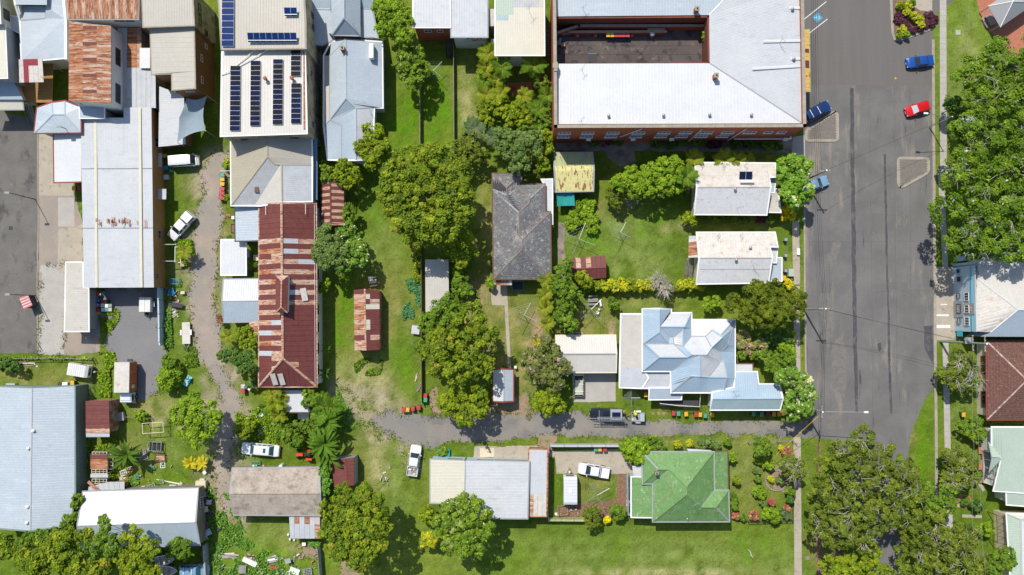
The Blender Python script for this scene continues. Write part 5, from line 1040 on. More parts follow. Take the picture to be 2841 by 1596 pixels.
building('verandah_roof','rusty patched west verandah roof above the timber steps','verandah',dict(a=(402,922,3.5),b=(482,920,3.7),c=(512,1138,3.7),d=(396,1140,3.4)),[('abcd','oldwhite',dict(sheets=['oldwhite','galv','rust','rustlight'],w=[.4,.3,.15,.15],width=.5))],'abcd','oldwhite',walls=False,gutter=None)
building('verandah_roof','pale blue east verandah roof of the cottage near the letterbox','verandah',dict(a=(1238,1144,3.3),b=(1331,1146,3.1),c=(1331,1370,3.0),d=(1202,1370,3.2)),[('abcd','paleblue')],'abcd','paleblue',walls=False)
building('bay_roof','small grey bay roof on the east front of the cottage near the letterbox','verandah',dict(a=(1225,1040,3.9),b=(1290,1036,3.8),c=(1275,1185,3.6),d=(1235,1185,3.7)),[('abcd','oldgrey')],'abcd','oldgrey',walls=False,gutter='trim_white')
vent(hb,873,1163,5.4);vent(hb,1016,1040,5.0);antenna(hb,1040,1210,5.0,1.8,-.6);antenna(hb,915,915,4.4,1.2,1.2);antenna(hb,690,915,4.3,.9,1.2)
stairs('weathered timber steps at the west side of the cottage near the yellow hedge',(412,1150),(396,1325),1.25,14,'timber_grey',2.6)
# ---- cream garage, blue house with many hips ----
o(1200,800)
building('garage','wide cream gabled garage behind the concrete driveway','garage',dict(a=(1242,478,2.8),b=(1831,474,2.8),c=(1838,660,3.6),d=(1243,662,3.6),e=(1838,840,2.8),f=(1243,842,2.8)),[('abcd','whitecream',dict(rib=.36)),('dcef','whitecream',dict(rib=.36))],'abcefd','whitecream','wall_cream',gutter='trim_cream',ridge='trim_grey',inset=.15)
building('shed','small pale blue and white gabled shed with maroon trim near the lane','shed',dict(a=(610,822,2.5),b=(710,818,3.2),c=(808,820,2.5),d=(808,1130,2.5),e=(710,1134,3.2),f=(610,1130,2.5)),[('abef','white',dict(rib=.5)),('bcde','paleblue',dict(rib=.35))],'abcdef','paleblue','wall_cream',gutter='trim_red',ridge='whiteblue',inset=.12)
building('verandah_roof','flat white ribbed verandah roof on the west side of the blue hipped house','verandah',dict(a=(1894,262,3.6),b=(2112,262,3.6),c=(2100,690,3.5),d=(2100,800,3.5),e=(2160,900,3.4),f=(2098,998,3.2),g=(1880,992,3.2),h=(1886,790,3.3)),[('abcdh','galvcream',dict(rib=.36,ax=0)),('hdefg','galv',dict(rib=.36,ax=-math.pi/2))],'abcdefgh','galvcream','wall_white',gutter='trim_white',inset=.8,cap=False)
o(1800,800)
Z=3.9
bl=building('hipped_house','large pale blue metal roofed house with many hips gables and valleys','house',dict(a=(-60,212,Z),b=(107,212,5.3),c=(222,215,Z),d=(107,440,5.3),e=(-60,560,Z),f=(202,555,4.5),g=(222,252,Z),h=(424,250,Z),i=(115,387,5.0),j=(360,387,5.2),k=(345,412,5.0),l=(238,490,4.3),m=(205,490,4.3),n=(430,484,Z+.3),p=(345,588,Z+.9),A=(434,320,Z),B=(861,320,Z),C=(720,474,5.1),D=(638,418,4.8),E=(572,484,4.5),F=(740,490,5.9),G=(632,592,5.9),H=(790,570,4.9),I=(722,634,4.6),J=(580,668,6.2),K=(430,668,6.2),L=(515,672,6.3),N=(516,884,5.6),O=(425,880,5.3),Q=(600,892,5.0),R=(722,735,Z+.5),S=(755,735,5.0),T=(786,896,4.8),U=(755,1042,Z-.1),V=(228,1044,Z-.1),X=(222,830,Z),Y=(387,693,5.6),aa=(250,567,4.6),bb=(0,567,4.6),cc=(107,693,5.6),dd=(-60,830,Z),ee=(863,995,Z-.2),ff=(792,995,Z-.2),gg=(250,490,4.3),hh=(860,740,Z))if False else dict(a=(-60,212,Z),b=(107,212,5.3),c=(222,215,Z),d=(107,440,5.3),e=(-60,560,Z),f=(202,555,4.5),g=(222,252,Z),h=(424,250,Z),i=(115,387,5.0),j=(360,387,5.2),k=(345,412,5.0),l=(248,490,4.3),m=(205,490,4.3),n=(430,484,4.2),p=(345,588,4.8),A=(434,320,Z),B=(861,320,Z),C=(720,474,5.1),D=(638,418,4.8),E=(572,484,4.5),F=(740,490,5.9),G=(632,592,5.9),H=(790,570,4.9),I=(722,634,4.6),J=(580,668,6.1),K=(430,668,6.1),N=(516,884,5.5),O=(425,880,5.3),Q=(600,892,5.0),R=(722,735,4.7),S=(755,735,4.75),T=(786,896,4.7),U=(755,1042,3.8),V=(228,1044,3.8),X=(222,830,Z),Y=(387,693,5.6),u=(250,560,4.6),v=(-30,560,4.6),w=(107,693,5.6),x=(-60,830,Z),y=(863,995,3.7),z=(792,995,3.7),L=(516,672,6.1)),[('abde','hipblue'),('bcimfd','hipblue'),('dfe','hipblue'),('ghji','whiteblue'),('ijklm','hipblue'),('hnpkj','hipblue'),('ABCDEn','white'),('DCF','whiteblue'),('EDFG','whiteblue'),('FHIG','teal'),('nEGJKp','whiteblue'),('BHFC','hipblue'),('klup','whiteblue'),('vuYw','whiteblue'),('evwx','hipblue'),('wYXx','hipblue'),('upKY','hipblue'),('YKLNOVX','hipblue'),('LJGIRQN','galv'),('QRST','whiteblue'),('ByzTSRIH','hipblue'),('ONQTUV','hipblue'),('zUT','hipblue'),('fmlu v e'.replace(' ',''),'hipblue')],'abcghnABy zUVXx'.replace(' ',''),'hipblue','wall_white',rib=.34,ridge='hipblue',gutter='trim_white',inset=.45)  # light put into face colours: most sunlit slopes paler, shaded ones deeper blue
antenna(bl,845,1030,4.2,1.6,.3)
be=building('house_wing','pale blue gabled east wing of the hipped house pointing to the road','house',dict(a=(868,842,3.6),b=(1083,842,3.5),c=(1098,966,3.7),d=(1308,966,3.4),e=(1338,1107,4.3),f=(1312,1216,3.4),g=(622,1218,3.4),h=(640,1110,4.3),i=(640,1050,4.0),j=(862,998,3.9)),[('abcdehij','hipblue',dict(rib=.36,ax=math.pi/2)),('hefg','teal',dict(rib=.36))],'abcdefghij','hipblue','wall_white',gutter='trim_white',ridge='hipblue')
building('porch_roof','small white corrugated porch roof in the notch of the blue house wing','porch',dict(a=(870,763,3.0),b=(1040,763,3.0),c=(1040,838,2.9),d=(870,838,2.9)),[('abcd','white',dict(rib=.26,ax=-math.pi/2))],'abcd','white',walls=False,gutter='trim_brown')
building('verandah_roof','blue south verandah roof beneath the hipped house beside the dark deck','verandah',dict(a=(10,1005,3.2),b=(222,1005,3.2),c=(325,1050,3.0),d=(322,1112,2.8),e=(6,1114,2.8)),[('abcde','paleblue2')],'abcde','paleblue2',walls=False)
building('verandah_roof','grey recessed roof strip between the white verandah and blue hips','verandah',dict(a=(-60,832,3.3),b=(218,832,3.3),c=(205,1000,3.1),d=(-60,1000,3.1)),[('abcd','galv')],'abcd','galv',walls=False)
t=thing('timber_deck','dark slatted deck with white handrail on the south of the blue house','deck',tuple(q(320,1150,0)))
for i in range(24):
 a_=q(120+i*16.2,1118,1.6);b_=q(120+i*16.2,1175+i*.4,1.6);c_=(a_+b_)/2;part('deck_board',MB().box((c_.x,c_.y,1.55),(.23,abs(a_.y-b_.y),.05)),M['trim_dark'],t,world=True)
part('handrail',MB().tube([q(110,1155,2.5),q(300,1180,2.5),q(510,1190,2.5),q(520,1050,2.5)],.045,5),M['trim_white'],t,world=True)
for i in range(18):p=q(170+i*20,1165+i*1.5,2.4);part('baluster',MB().box((p.x,p.y,2.0),(.05,.05,.9)),M['trim_white'],t,world=True)
# ---- green roof house ----
o(1800,1196)
gh=building('green_house','large weathered green iron roof house with hips on the southern block','house',dict(a=(-65,213,3.9),b=(650,214,3.9),c=(655,600,3.9),d=(797,600,3.9),e=(806,906,3.9),f=(44,908,3.9),g=(42,527,3.9),h=(-58,527,3.9),i=(95,386,5.2),j=(206,386,5.3),k=(380,560,6.9),l=(380,636,6.9),m=(525,766,5.5),n=(676,766,5.5)),['abkji','bcmlk','cdnm','den','efl mn'.replace(' ','').replace('mn','mn'),'lkjgf','jihg'.replace('j','j'),'aih'],'abcdefgh','green','wall_white',rib=.3,ridge='green',gutter='trim_grey',inset=.5)
building('verandah_roof','narrow green east verandah roof of the green roofed house','verandah',dict(a=(660,212,3.7),b=(785,206,3.2),c=(792,594,3.2),d=(664,597,3.7)),[('abcd','green')],'abcd','green',walls=False,gutter='trim_brown')
building('annex','lower green roofed west annex with rusted patches beside the garden','annex',dict(a=(-172,466,3.2),b=(-66,466,3.5),c=(-62,532,3.5),d=(38,532,3.6),e=(40,866,3.6),f=(-172,862,3.2)),[('abcdef','green',dict(rib=.3,ax=math.pi))],'abcdef','green','wall_blue',gutter='trim_white',inset=.1)
part('flue',MB().tube([q(400,915,2.0),q(385,880,5.2)],.07,6),M['trim_white'],gh,world=True);chimney(gh,80,425,5.0,.9,.4);antenna(gh,430,700,6.2,2.6,.5)
building('patio_cover','pale corrugated cover behind the north edge of the green roof','patio roof',dict(a=(380,178,3.0),b=(620,192,3.0),c=(640,206,3.2),d=(400,206,3.2)),[('abcd','whiteblue')],'abcd','whiteblue',walls=False,gutter=None)
building('patio_cover','pale blue grey cover beside the round bush at the west of the green roof','patio roof',dict(a=(-168,350,2.8),b=(-68,350,2.9),c=(-68,462,2.9),d=(-150,462,2.7)),[('abcd','whiteblue')],'abcd','whiteblue',walls=False,gutter=None)
# ---- bottom middle sheds ----
o(1200,1196)
bs=building('workshop','wide pale blue workshop roof with row of high windows facing the lane','workshop',dict(a=(328,300,4.0),b=(966,312,4.0),c=(950,876,4.2),d=(320,872,4.2)),[('abcd','whiteblue',dict(rib=.5,ax=0))],'abcd','whiteblue','wall_blue',gutter='trim_grey',inset=.1,wins=[('n',[(.12,2.6,2.7,1.6),(.4,2.6,2.7,1.6),(.7,2.6,2.6,1.6)],dict(frame='trim_grey',bars=0))])
building('workshop','cream stained workshop roof adjoining the pale blue workshop','workshop',dict(a=(-20,288,4.0),b=(326,300,4.0),c=(316,730,4.2),d=(-20,720,4.2)),[('abcd','cream',dict(rib=.5,ax=0))],'abcd','cream','wall_blue',gutter='trim_grey',inset=.1,wins=[('n',[(.3,2.6,2.4,1.6)],dict(frame='trim_grey',bars=0))])
building('workshop_lean_to','tall narrow rust stained side roof east of the pale blue workshop','lean-to',dict(a=(970,188,3.6),b=(1150,192,3.6),c=(1143,636,3.5),d=(1138,852,3.4),e=(968,852,3.4),f=(970,636,3.5)),[('abcf','whiteblue',dict(rib=.4,ax=-math.pi/2)),('fcde','galv',dict(sheets=['oldwhite','rustlight','oldwhite'],w=[1,.5,1],width=.7,ax=-math.pi/2))],'abcdef','whiteblue','wall_rust',gutter='rust',cap=False,inset=.1)
o(600,1196)
building('old_shed','long weathered brown grey gabled shed beside the gravel track','shed',dict(a=(165,376,3.2),b=(1040,368,3.2),c=(1028,500,3.8),d=(1034,626,4.4),e=(142,628,4.4),f=(1042,846,3.2),g=(178,838,3.2)),[('abcde','brownold',dict(rib=.45)),('edfg','brownold',dict(rib=.45))],'abcdfge','brownold','wall_timber',gutter='trim_grey',ridge='brownold',inset=.2)
building('lean_to','patchwork galvanised and rust lean-to south of the brown grey shed','lean-to',dict(a=(732,850,2.8),b=(1040,850,2.8),c=(1040,1080,2.5),d=(742,1078,2.5)),[('abcd','galv',dict(sheets=['galv','whiteblue','rustlight','rust','galvcream'],w=[.4,.2,.15,.1,.15],width=.75,rows=[0,.36,1]))],'abcd','galv','wall_timber',gutter=None)
building('shed','small brown roofed shed with pale wall beside the banana leaves','shed',dict(a=(1156,288,2.9),b=(1300,276,3.4),c=(1382,268,3.2),d=(1384,545,3.2),e=(1322,548,3.4),f=(1182,562,2.9)),[('abef','maroon',dict(rib=.3)),('bcde','maroon',dict(sheets=['maroon','rustlight'],w=[.75,.25],width=.55))],'abcdef','maroon','wall_grey',gutter=None,inset=.0)
# ---- bottom left ----
o(0,800)
bigs=building('large_shed','very large pale blue gabled shed with grey green side wall at bottom left','shed',dict(a=(-60,988,4.0),b=(320,1005,5.3),c=(746,984,4.0),d=(746,2080,4.0),e=(700,2375,4.0),f=(302,2430,5.3),g=(-60,2400,4.0)),[('abfg','paleblue',dict(rib=.4)),('bcdef','paleblue',dict(rib=.4))],'abcdefg','paleblue','wall_green',gutter='wall_green',inset=-.02,ridge='whiteblue',wins=[])
for x,y in((340,1430),(292,1605),(285,2190),(278,2350)):vent(bigs,x,y,5.2,'trim_white')
building('rusty_shed','maroon and orange streaked shed beside the large pale shed','shed',dict(a=(860,1132,3.0),b=(1095,1128,3.4),c=(1100,1450,3.4),d=(862,1455,3.0)),[('abcd','maroon',dict(sheets=['maroon2','maroon','rustlight'],w=[.7,.3,.08],width=.75))],'abcd','maroon','wall_rust',gutter=None,inset=.05)
building('lean_to','narrow white sheet strip at the south edge of the maroon streaked shed','lean-to',dict(a=(862,1456,3),b=(1100,1452,3.2),c=(1098,1492,3.1),d=(864,1494,2.9)),[('abcd','whiteblue')],'abcd','whiteblue',walls=False,gutter=None)
o(0,1196)
building('long_shed','long bright white gabled shed near the bottom left trees','shed',dict(a=(835,612,3.6),b=(1985,576,3.6),c=(1955,912,5.0),d=(783,948,5.0),e=(2002,1142,3.6),f=(800,1180,3.6)),[('abcd','white',dict(rib=.5)),('dcef','paleblue2',dict(rib=.4))],'abcefd','white','wall_timber',gutter='trim_grey',ridge='white',inset=.05,wins=[('e',[(.5,2.2,1.6,1.2)],dict(frame='trim_white',bars=3))])
building('rusty_shed','grey and rust flat roof between the junk pile and white shed','shed',dict(a=(1080,512,2.4),b=(1250,508,2.4),c=(1250,590,2.3),d=(885,604,2.3),e=(890,560,2.4)),[('abcde','galv',dict(sheets=['galv','rustlight','whiteblue'],w=[1,.6,.6],width=.8))],'abcde','galv','wall_rust',gutter=None)
# open lean-to frame with rust sheets and old window sashes on its roof
building('junk_shelter','small frame shelter roofed with red rust sheets and old window sashes','shelter',dict(a=(908,235,2.2),b=(1080,232,2.2),c=(1082,378,2.2),d=(908,380,2.2)),[('abcd','rust',dict(sheets=['maroon','rust'],w=[.6,.4],width=.8,ax=0))],'abcd','rust','wall_timber',gutter=None)
# ---- right side ----
o(2241,400)
sf=building('corner_shop','grey blue two storey shop front with teal stripe and painted signs','shop',dict(a=(1645,1180,6.0),b=(2700,1180,6.0),c=(2700,1935,5.2),d=(1765,1932,5.2),e=(1692,1880,5.6),f=(1692,1338,5.6),g=(2112,1662,7.2),h=(2700,1662,7.2),i=(1690,1225,5.6),j=(1835,1890,5.5)),[('abhgfi','whitecream',dict(rib=.5)),('fgje','oldwhite',dict(rib=.5)),('ghcdj','paleblue2',dict(rib=.4))],'ifejdcba','whitecream','wall_blue',gutter=None,inset=.0,ridge='white')
NWp,SWp=q(1684,1215,6.0),q(1684,1884,6.0);Lf=abs(NWp.y-SWp.y);fx=q(1684,1500,6).x-.08
def fbox(y,z,w_,h_,m,nm='sign',th=.08,lift=0.0,extra=None):
 """flat thing on the shop front: y as picture px at height z"""
 lo=NWp.y;hi=SWp.y;yy=q(1600,y,z).y
 return part(nm,MB().box((fx-th/2-lift,yy,z),(th,w_,h_)),M[m],sf,world=True),yy
part('facade',MB().box((fx+.05,(NWp.y+SWp.y)/2,3.05),(.12,Lf,6.1)),M['wall_blue'],sf,world=True)
part('teal_band',MB().box((fx-.05,(NWp.y+SWp.y)/2,5.0),(.06,Lf-.2,.35)),M['trim_teal'],sf,world=True)
part('facade_panel',MB().box((fx-.06,q(1600,1655,4).y,4.4),(.1,1.75,2.9)),M['trim_grey'],sf,world=True);part('facade_panel',MB().box((fx-.07,q(1600,1655,1.5).y,1.5),(.14,2.6,2.6)),M['trim_grey'],sf,world=True)
for y in(1532,1655,1778):
 yy=q(1615,y,3.9).y;window(sf,Vector((fx-.12,yy+1,0)),Vector((fx-.12,yy-1,0)),.5,3.9,1.3,1.3,pane='glass',bars=2,frame='trim_white')
# dark painted signs: rows of unreadable script become short strokes
for y,w_,h_ in((1523,.85,.9),(1778,.85,.9),(1652,1.55,1.2)):
 yy=q(1515,y,1.6).y;sg=part('sign',MB().box((fx-.2,yy,1.6),(.06,w_,h_)),M['black'],sf,world=True)
 mb=MB();r_=random.Random(y)
 for k in range(3 if w_<1 else 4):
  zz=1.6+h_*(.3-.2*k);u=-w_*.4
  while u<w_*.38:l_=r_.uniform(.06,.16);mb.box((fx-.24,yy-u-l_/2,zz+r_.uniform(-.03,.03)),(.012,l_*.8,r_.uniform(.05,.13)));u+=l_+.02
 sc_=mesh_obj('script',mb,M['trim_white']);link(sc_,sg);sc_['kind']='stuff'
yy=q(1530,1900,1.6).y;part('shutter',MB().box((fx-.12,yy,1.7),(.06,.95,1.5)),M['trim_teal'],sf,world=True)
yy=q(1660,1658,5.0).y;mb=MB();mb.tube([(fx-.16,yy+.28,5.0),(fx-.16,yy+.1,5.2),(fx-.16,yy-.12,4.95),(fx-.16,yy-.3,5.15)],.05,5);mb.tube([(fx-.16,yy+.1,4.8),(fx-.16,yy-.12,4.95)],.04,5);part('painted_emblem',mb,M['orange'],sf,world=True)
for(y,z,w_,h_,m_)in((1275,1.6,.7,1.0,'trim_teal'),(1355,1.8,.9,1.1,'wall_white')):yy=q(1530,y,z).y;window(sf,Vector((fx-.08,yy+1,0)),Vector((fx-.08,yy-1,0)),.5,z,w_,h_,frame='trim_teal' if m_=='trim_teal' else 'trim_grey',bars=0)
building('park_kiosk','pale blue roofed building partly under the park trees at the right edge','building',dict(a=(1580,1100,4.0),b=(2700,1095,4.0),c=(2700,1172,4.2),d=(1640,1176,4.2)),[('abcd','whiteblue',dict(rib=.45))],'abcd','whiteblue','wall_blue')
o(2241,800)
rh=building('brick_house','dark red tiled hip roof house with cream walls at the right edge','house',dict(a=(1797,533,3.5),b=(2900,533,3.5),c=(2900,1316,3.5),d=(1803,1316,3.5),e=(2200,922,6.2),f=(2600,922,6.2)),['abfe','aed','efcd'],'abcd','tile_red','wall_cream',ridge='ridge_red',tiles='tile_red',gutter='trim_red',inset=.45,wins=[('w',[(.3,1.8,3.0,1.3),(.78,1.8,2.6,1.3)],dict(frame='trim_red',bars=3))])
o(2241,1196)
ph=building('weatherboard_house','wide pale green roofed house with pointed gable verandah at the right edge','house',dict(a=(1850,-35,4.3),b=(2700,-35,4.3),c=(2700,660,4.1),d=(1868,598,4.1),e=(1852,262,4.3),f=(1948,272,4.28)),[('abcdfe'.replace('fe','fe'),'palegreen',dict(rib=.36,ax=math.pi/2))],'abcdfe','palegreen','wall_white',gutter='trim_white',inset=.5)
for A_,B_ in(((1815,110,4.1),(1952,270,4.9)),((1820,415,4.1),(1952,274,4.9))):
 a,b=q(*A_),q(*B_);c=q(1862,250 if A_[1]<200 else 300,4.2);part('gable_roof',corrugate([a,q(1852,262,4.95),b]if A_[1]<200 else[b,q(1852,270,4.95),a],0),M['palegreen'],ph,world=True);part('bargeboard',bar(a,q(1850,265,5.0),.16,.12),M['palegreen'],ph,world=True)
vt=[q(1765,y,1.2)for y in(20,540)]
for i in range(7):
 y=30+i*80;c_=q(1740,y,1.0);part('verandah_post',MB().tube([q(1742+i,y,0),(q(1742+i,y,0).x,q(1742+i,y,0).y,3.3)],.07,6),M['trim_white'],ph,world=True)
fl=[q(1762,-20,.9),q(1868,-20,.9),q(1868,556,.9),q(1762,520,.9)];part('verandah_floor',MB().prism([(p.x,p.y)for p in fl],.5,.9),M['concrete_grey'],ph,world=True)
for y in(60,180,340,470):c_=q(1742,y,.5);part('verandah_panel',MB().box((c_.x,c_.y,.5),(.9,1.6,.06)),M['redpave'],ph,world=True)
building('weatherboard_house','lower pale green roof at the right edge south of the pointed gable house','house',dict(a=(1996,618,3.9),b=(2700,660,3.9),c=(2700,790,3.6),d=(2000,736,3.6)),['abcd'],'abcd','palegreen','wall_white',gutter='trim_white')
building('weatherboard_house','pale green and white roofed house in the bottom right corner','house',dict(a=(1998,832,4.0),b=(2135,888,4.6),c=(2700,900,4.6),d=(2700,1700,4.6),e=(2150,1700,4.6),f=(2050,1700,4.0),g=(2700,850,4.2)),[('abef','palegreen',dict(rib=.36)),('agcb','oldwhite',dict(rib=.4)),('bcde','white',dict(rib=.5,ax=0))],'agcdef','palegreen','wall_cream',gutter='trim_white')
t=thing('open_carport','brown carport frame with braced rafters beside the corner house','carport',tuple(q(1900,980,0)))
for i in range(5):a_,b_=q(1893+i*3,850+i*68,2.6),q(1992+i*2,870+i*68,2.6);part('rafter',bar(a_,b_,.08,.1),M['trim_brown'],t,world=True)
for x,y0,y1 in((1895,840,1130),(1990,850,1150)):part('beam',bar(q(x,y0,2.5),q(x+8,y1,2.5),.1,.12),M['trim_brown'],t,world=True)
for x,y in((1895,845),(1903,1120),(1990,850),(1998,1145)):p=q(x,y,2.5);part('post',MB().box((p.x,p.y,1.25),(.1,.1,2.5)),M['trim_brown'],t,world=True)
# park pavilion at the top right
o(2241,0)
pv=thing('picnic_pavilion','grey ribbed pyramid pavilion roof over red paving at top right','pavilion',tuple(q(2100,60,0)))
PA=dict(a=(1808,62,3.0),b=(1932,275,3.0),c=(2300,20,3.0),d=(2160,-180,3.0),e=(2060,15,4.6));PP={k:q(*v)for k,v in PA.items()}
for f in('aeb'[::-1],'bec'[::-1],'ced'[::-1],'dea'[::-1]):part('roof',corrugate([PP[k]for k in f],.3),M['trim_grey'],pv,world=True)
for k in 'abcd':part('ridge_cap',bar(PP[k],PP['e'],.14,.05,.03),M['trim_white'],pv,world=True);p=PP[k].lerp(PP['e'],.12);part('post',MB().box((p.x,p.y,1.45),(.14,.14,2.9)),M['trim_grey'],pv,world=True)
# ================= trees and plants =================
disp()
tree('bright green tree at the top between the pale blue house and white shop',[(962,25,30),(1000,20,34),(1005,62,38),(970,75,26),(1018,95,26)],8,'lime')
tree('pale flecked tree over the fence beside the clothes hoist',[(1037,150,34),(1020,178,28),(1055,178,32),(1040,210,22)],6.5,'ash')
tree('yellow green tree at the south end of the blue L shaped house',[(938,340,34),(915,375,28),(955,372,32),(935,402,28)],7,'yellowgreen')
tree('small yellowish tree above the striped rust shed',[(868,420,26),(890,440,26),(852,440,22),(872,455,22)],5.5,'yellowgreen')
tree('small dark green bush beside the tan hipped house wall',[(818,425,20),(822,448,18)],4,'mid',name='bush',cat='bush')
tree('huge round mango tree in the middle left of the town block',[(1040,425,62),(1105,415,58),(1000,490,56),(1072,500,78),(1138,500,54),(1055,565,58),(1115,568,54),(1010,545,42),(1150,440,40),(1095,385,30),(1168,540,26),(1000,440,40)],12,'mango')
tree('yellow green tree just below the huge mango beside the lawn',[(1160,608,34),(1146,635,30),(1172,635,30),(1160,658,24)],6,'yellowgreen')
tree('leafy green bush north of the small grey shed fence',[(1162,690,26),(1155,720,24),(1172,735,20)],4,'mid',name='bush',cat='bush')
tree('grey green tree against the maroon hall east wall',[(828,598,36),(812,632,32),(845,635,34),(828,660,26)],7.5,'grey')
tree('white flowering tree on the lawn beside the maroon hall',[(872,590,30),(895,622,30),(872,640,36),(905,650,24),(860,668,24)],6.5,'whiteflower')
tree('fresh green shrub between the striped shed and lawn path',[(880,528,20),(877,548,17)],4,'mid',name='bush',cat='bush')
tree('small green shrub beside the hall path below the grey green tree',[(818,712,15),(812,728,13)],3,'lime',name='bush',cat='bush')
tree('large dark lobed tree inside the yard left of the concrete path',[(1180,805,46),(1120,870,54),(1190,880,56),(1222,840,32),(1080,875,34),(1150,925,42),(1205,925,32),(1105,920,32)],9.5,'mango')
tree('denser dark green tree north of the lobed tree beside the grey shed',[(1105,790,38),(1130,762,26),(1080,815,30),(1145,790,28)],8,'mid')
tree('broad leafy tree overhanging the lane beside the small blue shed',[(1150,1015,42),(1195,998,36),(1172,1045,32),(1122,1010,26),(1205,1030,24)],7,'yellowgreen')
tree('pink blossom tree beside the cream garage',[(1370,885,46),(1400,925,38),(1338,900,32),(1385,955,34),(1345,940,30)],7,'pinkflower',open_=.12,dens=.85)
tree('yellow green tree at the lane edge south of the pink blossom tree',[(1385,1000,34),(1360,1010,24),(1402,1020,22),(1378,1032,18)],6,'yellowgreen')
tree('tall leafy hedge tree north of the cream garage',[(1412,790,28),(1430,815,26),(1425,765,26)],5.5,'mid')
tree('round green tree left of the small maroon shed',[(1412,690,28),(1408,718,26),(1430,735,28),(1422,665,20)],6,'mid')
tree('yellowish bush at the west end of the golden hedge',[(1462,702,22),(1475,712,18)],4,'yellowgreen',name='bush',cat='bush')
tree('silvery feathery tree north of the grey tiled roof',[(1285,365,42),(1328,372,42),(1262,345,28),(1308,405,34),(1345,345,22)],7.5,'grey',open_=.08)
tree('mixed olive shrubbery tree west of the silvery tree',[(1178,362,32),(1205,390,26),(1150,378,26),(1170,400,24)],5,'olive')
tree('yellow green shrub between silvery tree and olive shed',[(1372,380,24),(1370,345,22),(1365,415,20)],5,'yellowgreen',name='bush',cat='bush')
tree('small scrubby bush at the north east corner of the tiled house',[(1340,432,20),(1362,440,14),(1320,440,14)],3,'olive',name='bush',cat='bush')
tree('bright leafy tree with round lobes west of the cottage palms',[(1590,458,40),(1640,445,36),(1620,480,32),(1558,460,26)],6,'lime')
tree('bright leafy tree touching the cottage palm',[(1685,422,34),(1702,455,30),(1668,465,30),(1660,425,28)],6.5,'lime')
tree('rounded reddish olive shrub beside the lawn path',[(1545,492,26),(1550,508,20)],3.6,'olive',name='bush',cat='bush')
tree('low vegetable vine patch below the teal tarpaulin',[(1450,545,26,.8),(1485,545,26),(1465,520,26),(1488,570,20),(1440,565,18),(1480,515,22)],1.4,'lime',name='bush',cat='vine patch',flat=.3)
tree('small yellow shrub at the lower west corner of the water heater cottage',[(1730,548,18),(1742,556,14)],2.8,'yellowgreen',name='bush',cat='bush')
tree('little green tree on the lawn beside the blue hipped house',[(1545,765,16),(1538,755,10)],3,'mid',name='bush',cat='bush')
for i,x in enumerate(range(1490,1760,24)):
 tree('golden hedge shrub in the row south of the maroon shed, %s'%['beside its west end','second from its west end','third from its west end','fourth from its west end','just west of its middle','at its middle','just east of its middle','beneath the bare tree','east of the bare tree','third from the cottage','second from the cottage','nearest the cottage'][i],[(x,716+random.uniform(-3,3),15),(x+9,722+random.uniform(-3,3),13)],2.2+random.uniform(0,.4),'gold' if i%4 else 'yellowgreen',name='hedge_shrub',cat='hedge',group='golden hedge along the south fence')
tree('half bare silvery tree standing in the golden hedge',[(1660,715,28),(1650,700,20),(1672,728,20)],4.5,'bare',open_=.5,dens=.6,twigs=60,bark='bark_pale')
o(1800,800)
tree('very large dense yellow green tree north east of the blue hipped house',[(850,150,110),(1050,90,150),(1250,130,150),(1420,180,140),(1180,265,130),(1330,290,110),(990,255,100),(1480,90,110),(1080,0,90),(1250,0,100)],8.5,'conifer',dens=1.3)
tree('round fresh green bush west of the very large dense tree',[(610,150,80),(590,190,60),(670,130,60)],3.5,'lime',name='bush',cat='bush')
tree('pink flowering shrub at the east wall of the blue hipped house',[(950,500,90),(980,590,80),(920,560,60)],3.2,'pinkflower2',name='bush',cat='bush',flat=.5)
tree('second pink flowering shrub further from the blue hipped house wall',[(1120,560,80),(1130,610,60)],3,'pinkflower2',name='bush',cat='bush',flat=.5)
tree('dark shade shrub beneath the very large dense tree',[(1280,480,110),(1360,500,90),(1180,500,80)],3,'dark',name='bush',cat='bush')
tree('clipped golden hedge shrub beside the footpath',[(1440,460,36),(1440,520,32)],2.4,'yellowgreen',name='hedge_shrub',cat='hedge')
tree('green spreading tree above the blue house wing notch',[(1200,760,85),(1310,700,90),(1180,680,70),(1400,720,70),(1260,800,60)],5,'mid')
tree('dark leafy bush between the pink shrubs and spreading tree',[(1060,670,60),(920,670,50),(1130,690,50)],3,'mid',name='bush',cat='bush')
tree('lime coloured bush against the footpath south of the golden hedge',[(1400,610,60),(1440,660,50),(1340,590,55)],3.2,'lime',name='bush',cat='bush')
tree('white flowering tree at the lane corner beside the road',[(1400,880,110),(1540,950,110),(1600,1060,95),(1480,1110,130),(1430,1240,100),(1560,1210,95),(1320,900,70)],6.5,'whiteflower',dens=1.1)
o(1800,400)
tree('cream flowered frangipani tree by the road in front of the cottage',[(1400,210,125),(1530,220,110),(1470,370,140),(1560,480,105),(1400,500,105),(1340,300,80),(1480,580,80)],7,'frangipani',dens=1.1)
tree('bright golden hedge block at the cottage gate',[(1380,660,60),(1420,720,60),(1360,730,50)],2,'goldflower',name='hedge_shrub',cat='hedge')
tree('golden shrub at the front corner of the letterbox cottage',[(1400,1380,45),(1420,1430,40)],1.8,'goldflower',name='hedge_shrub',cat='hedge')
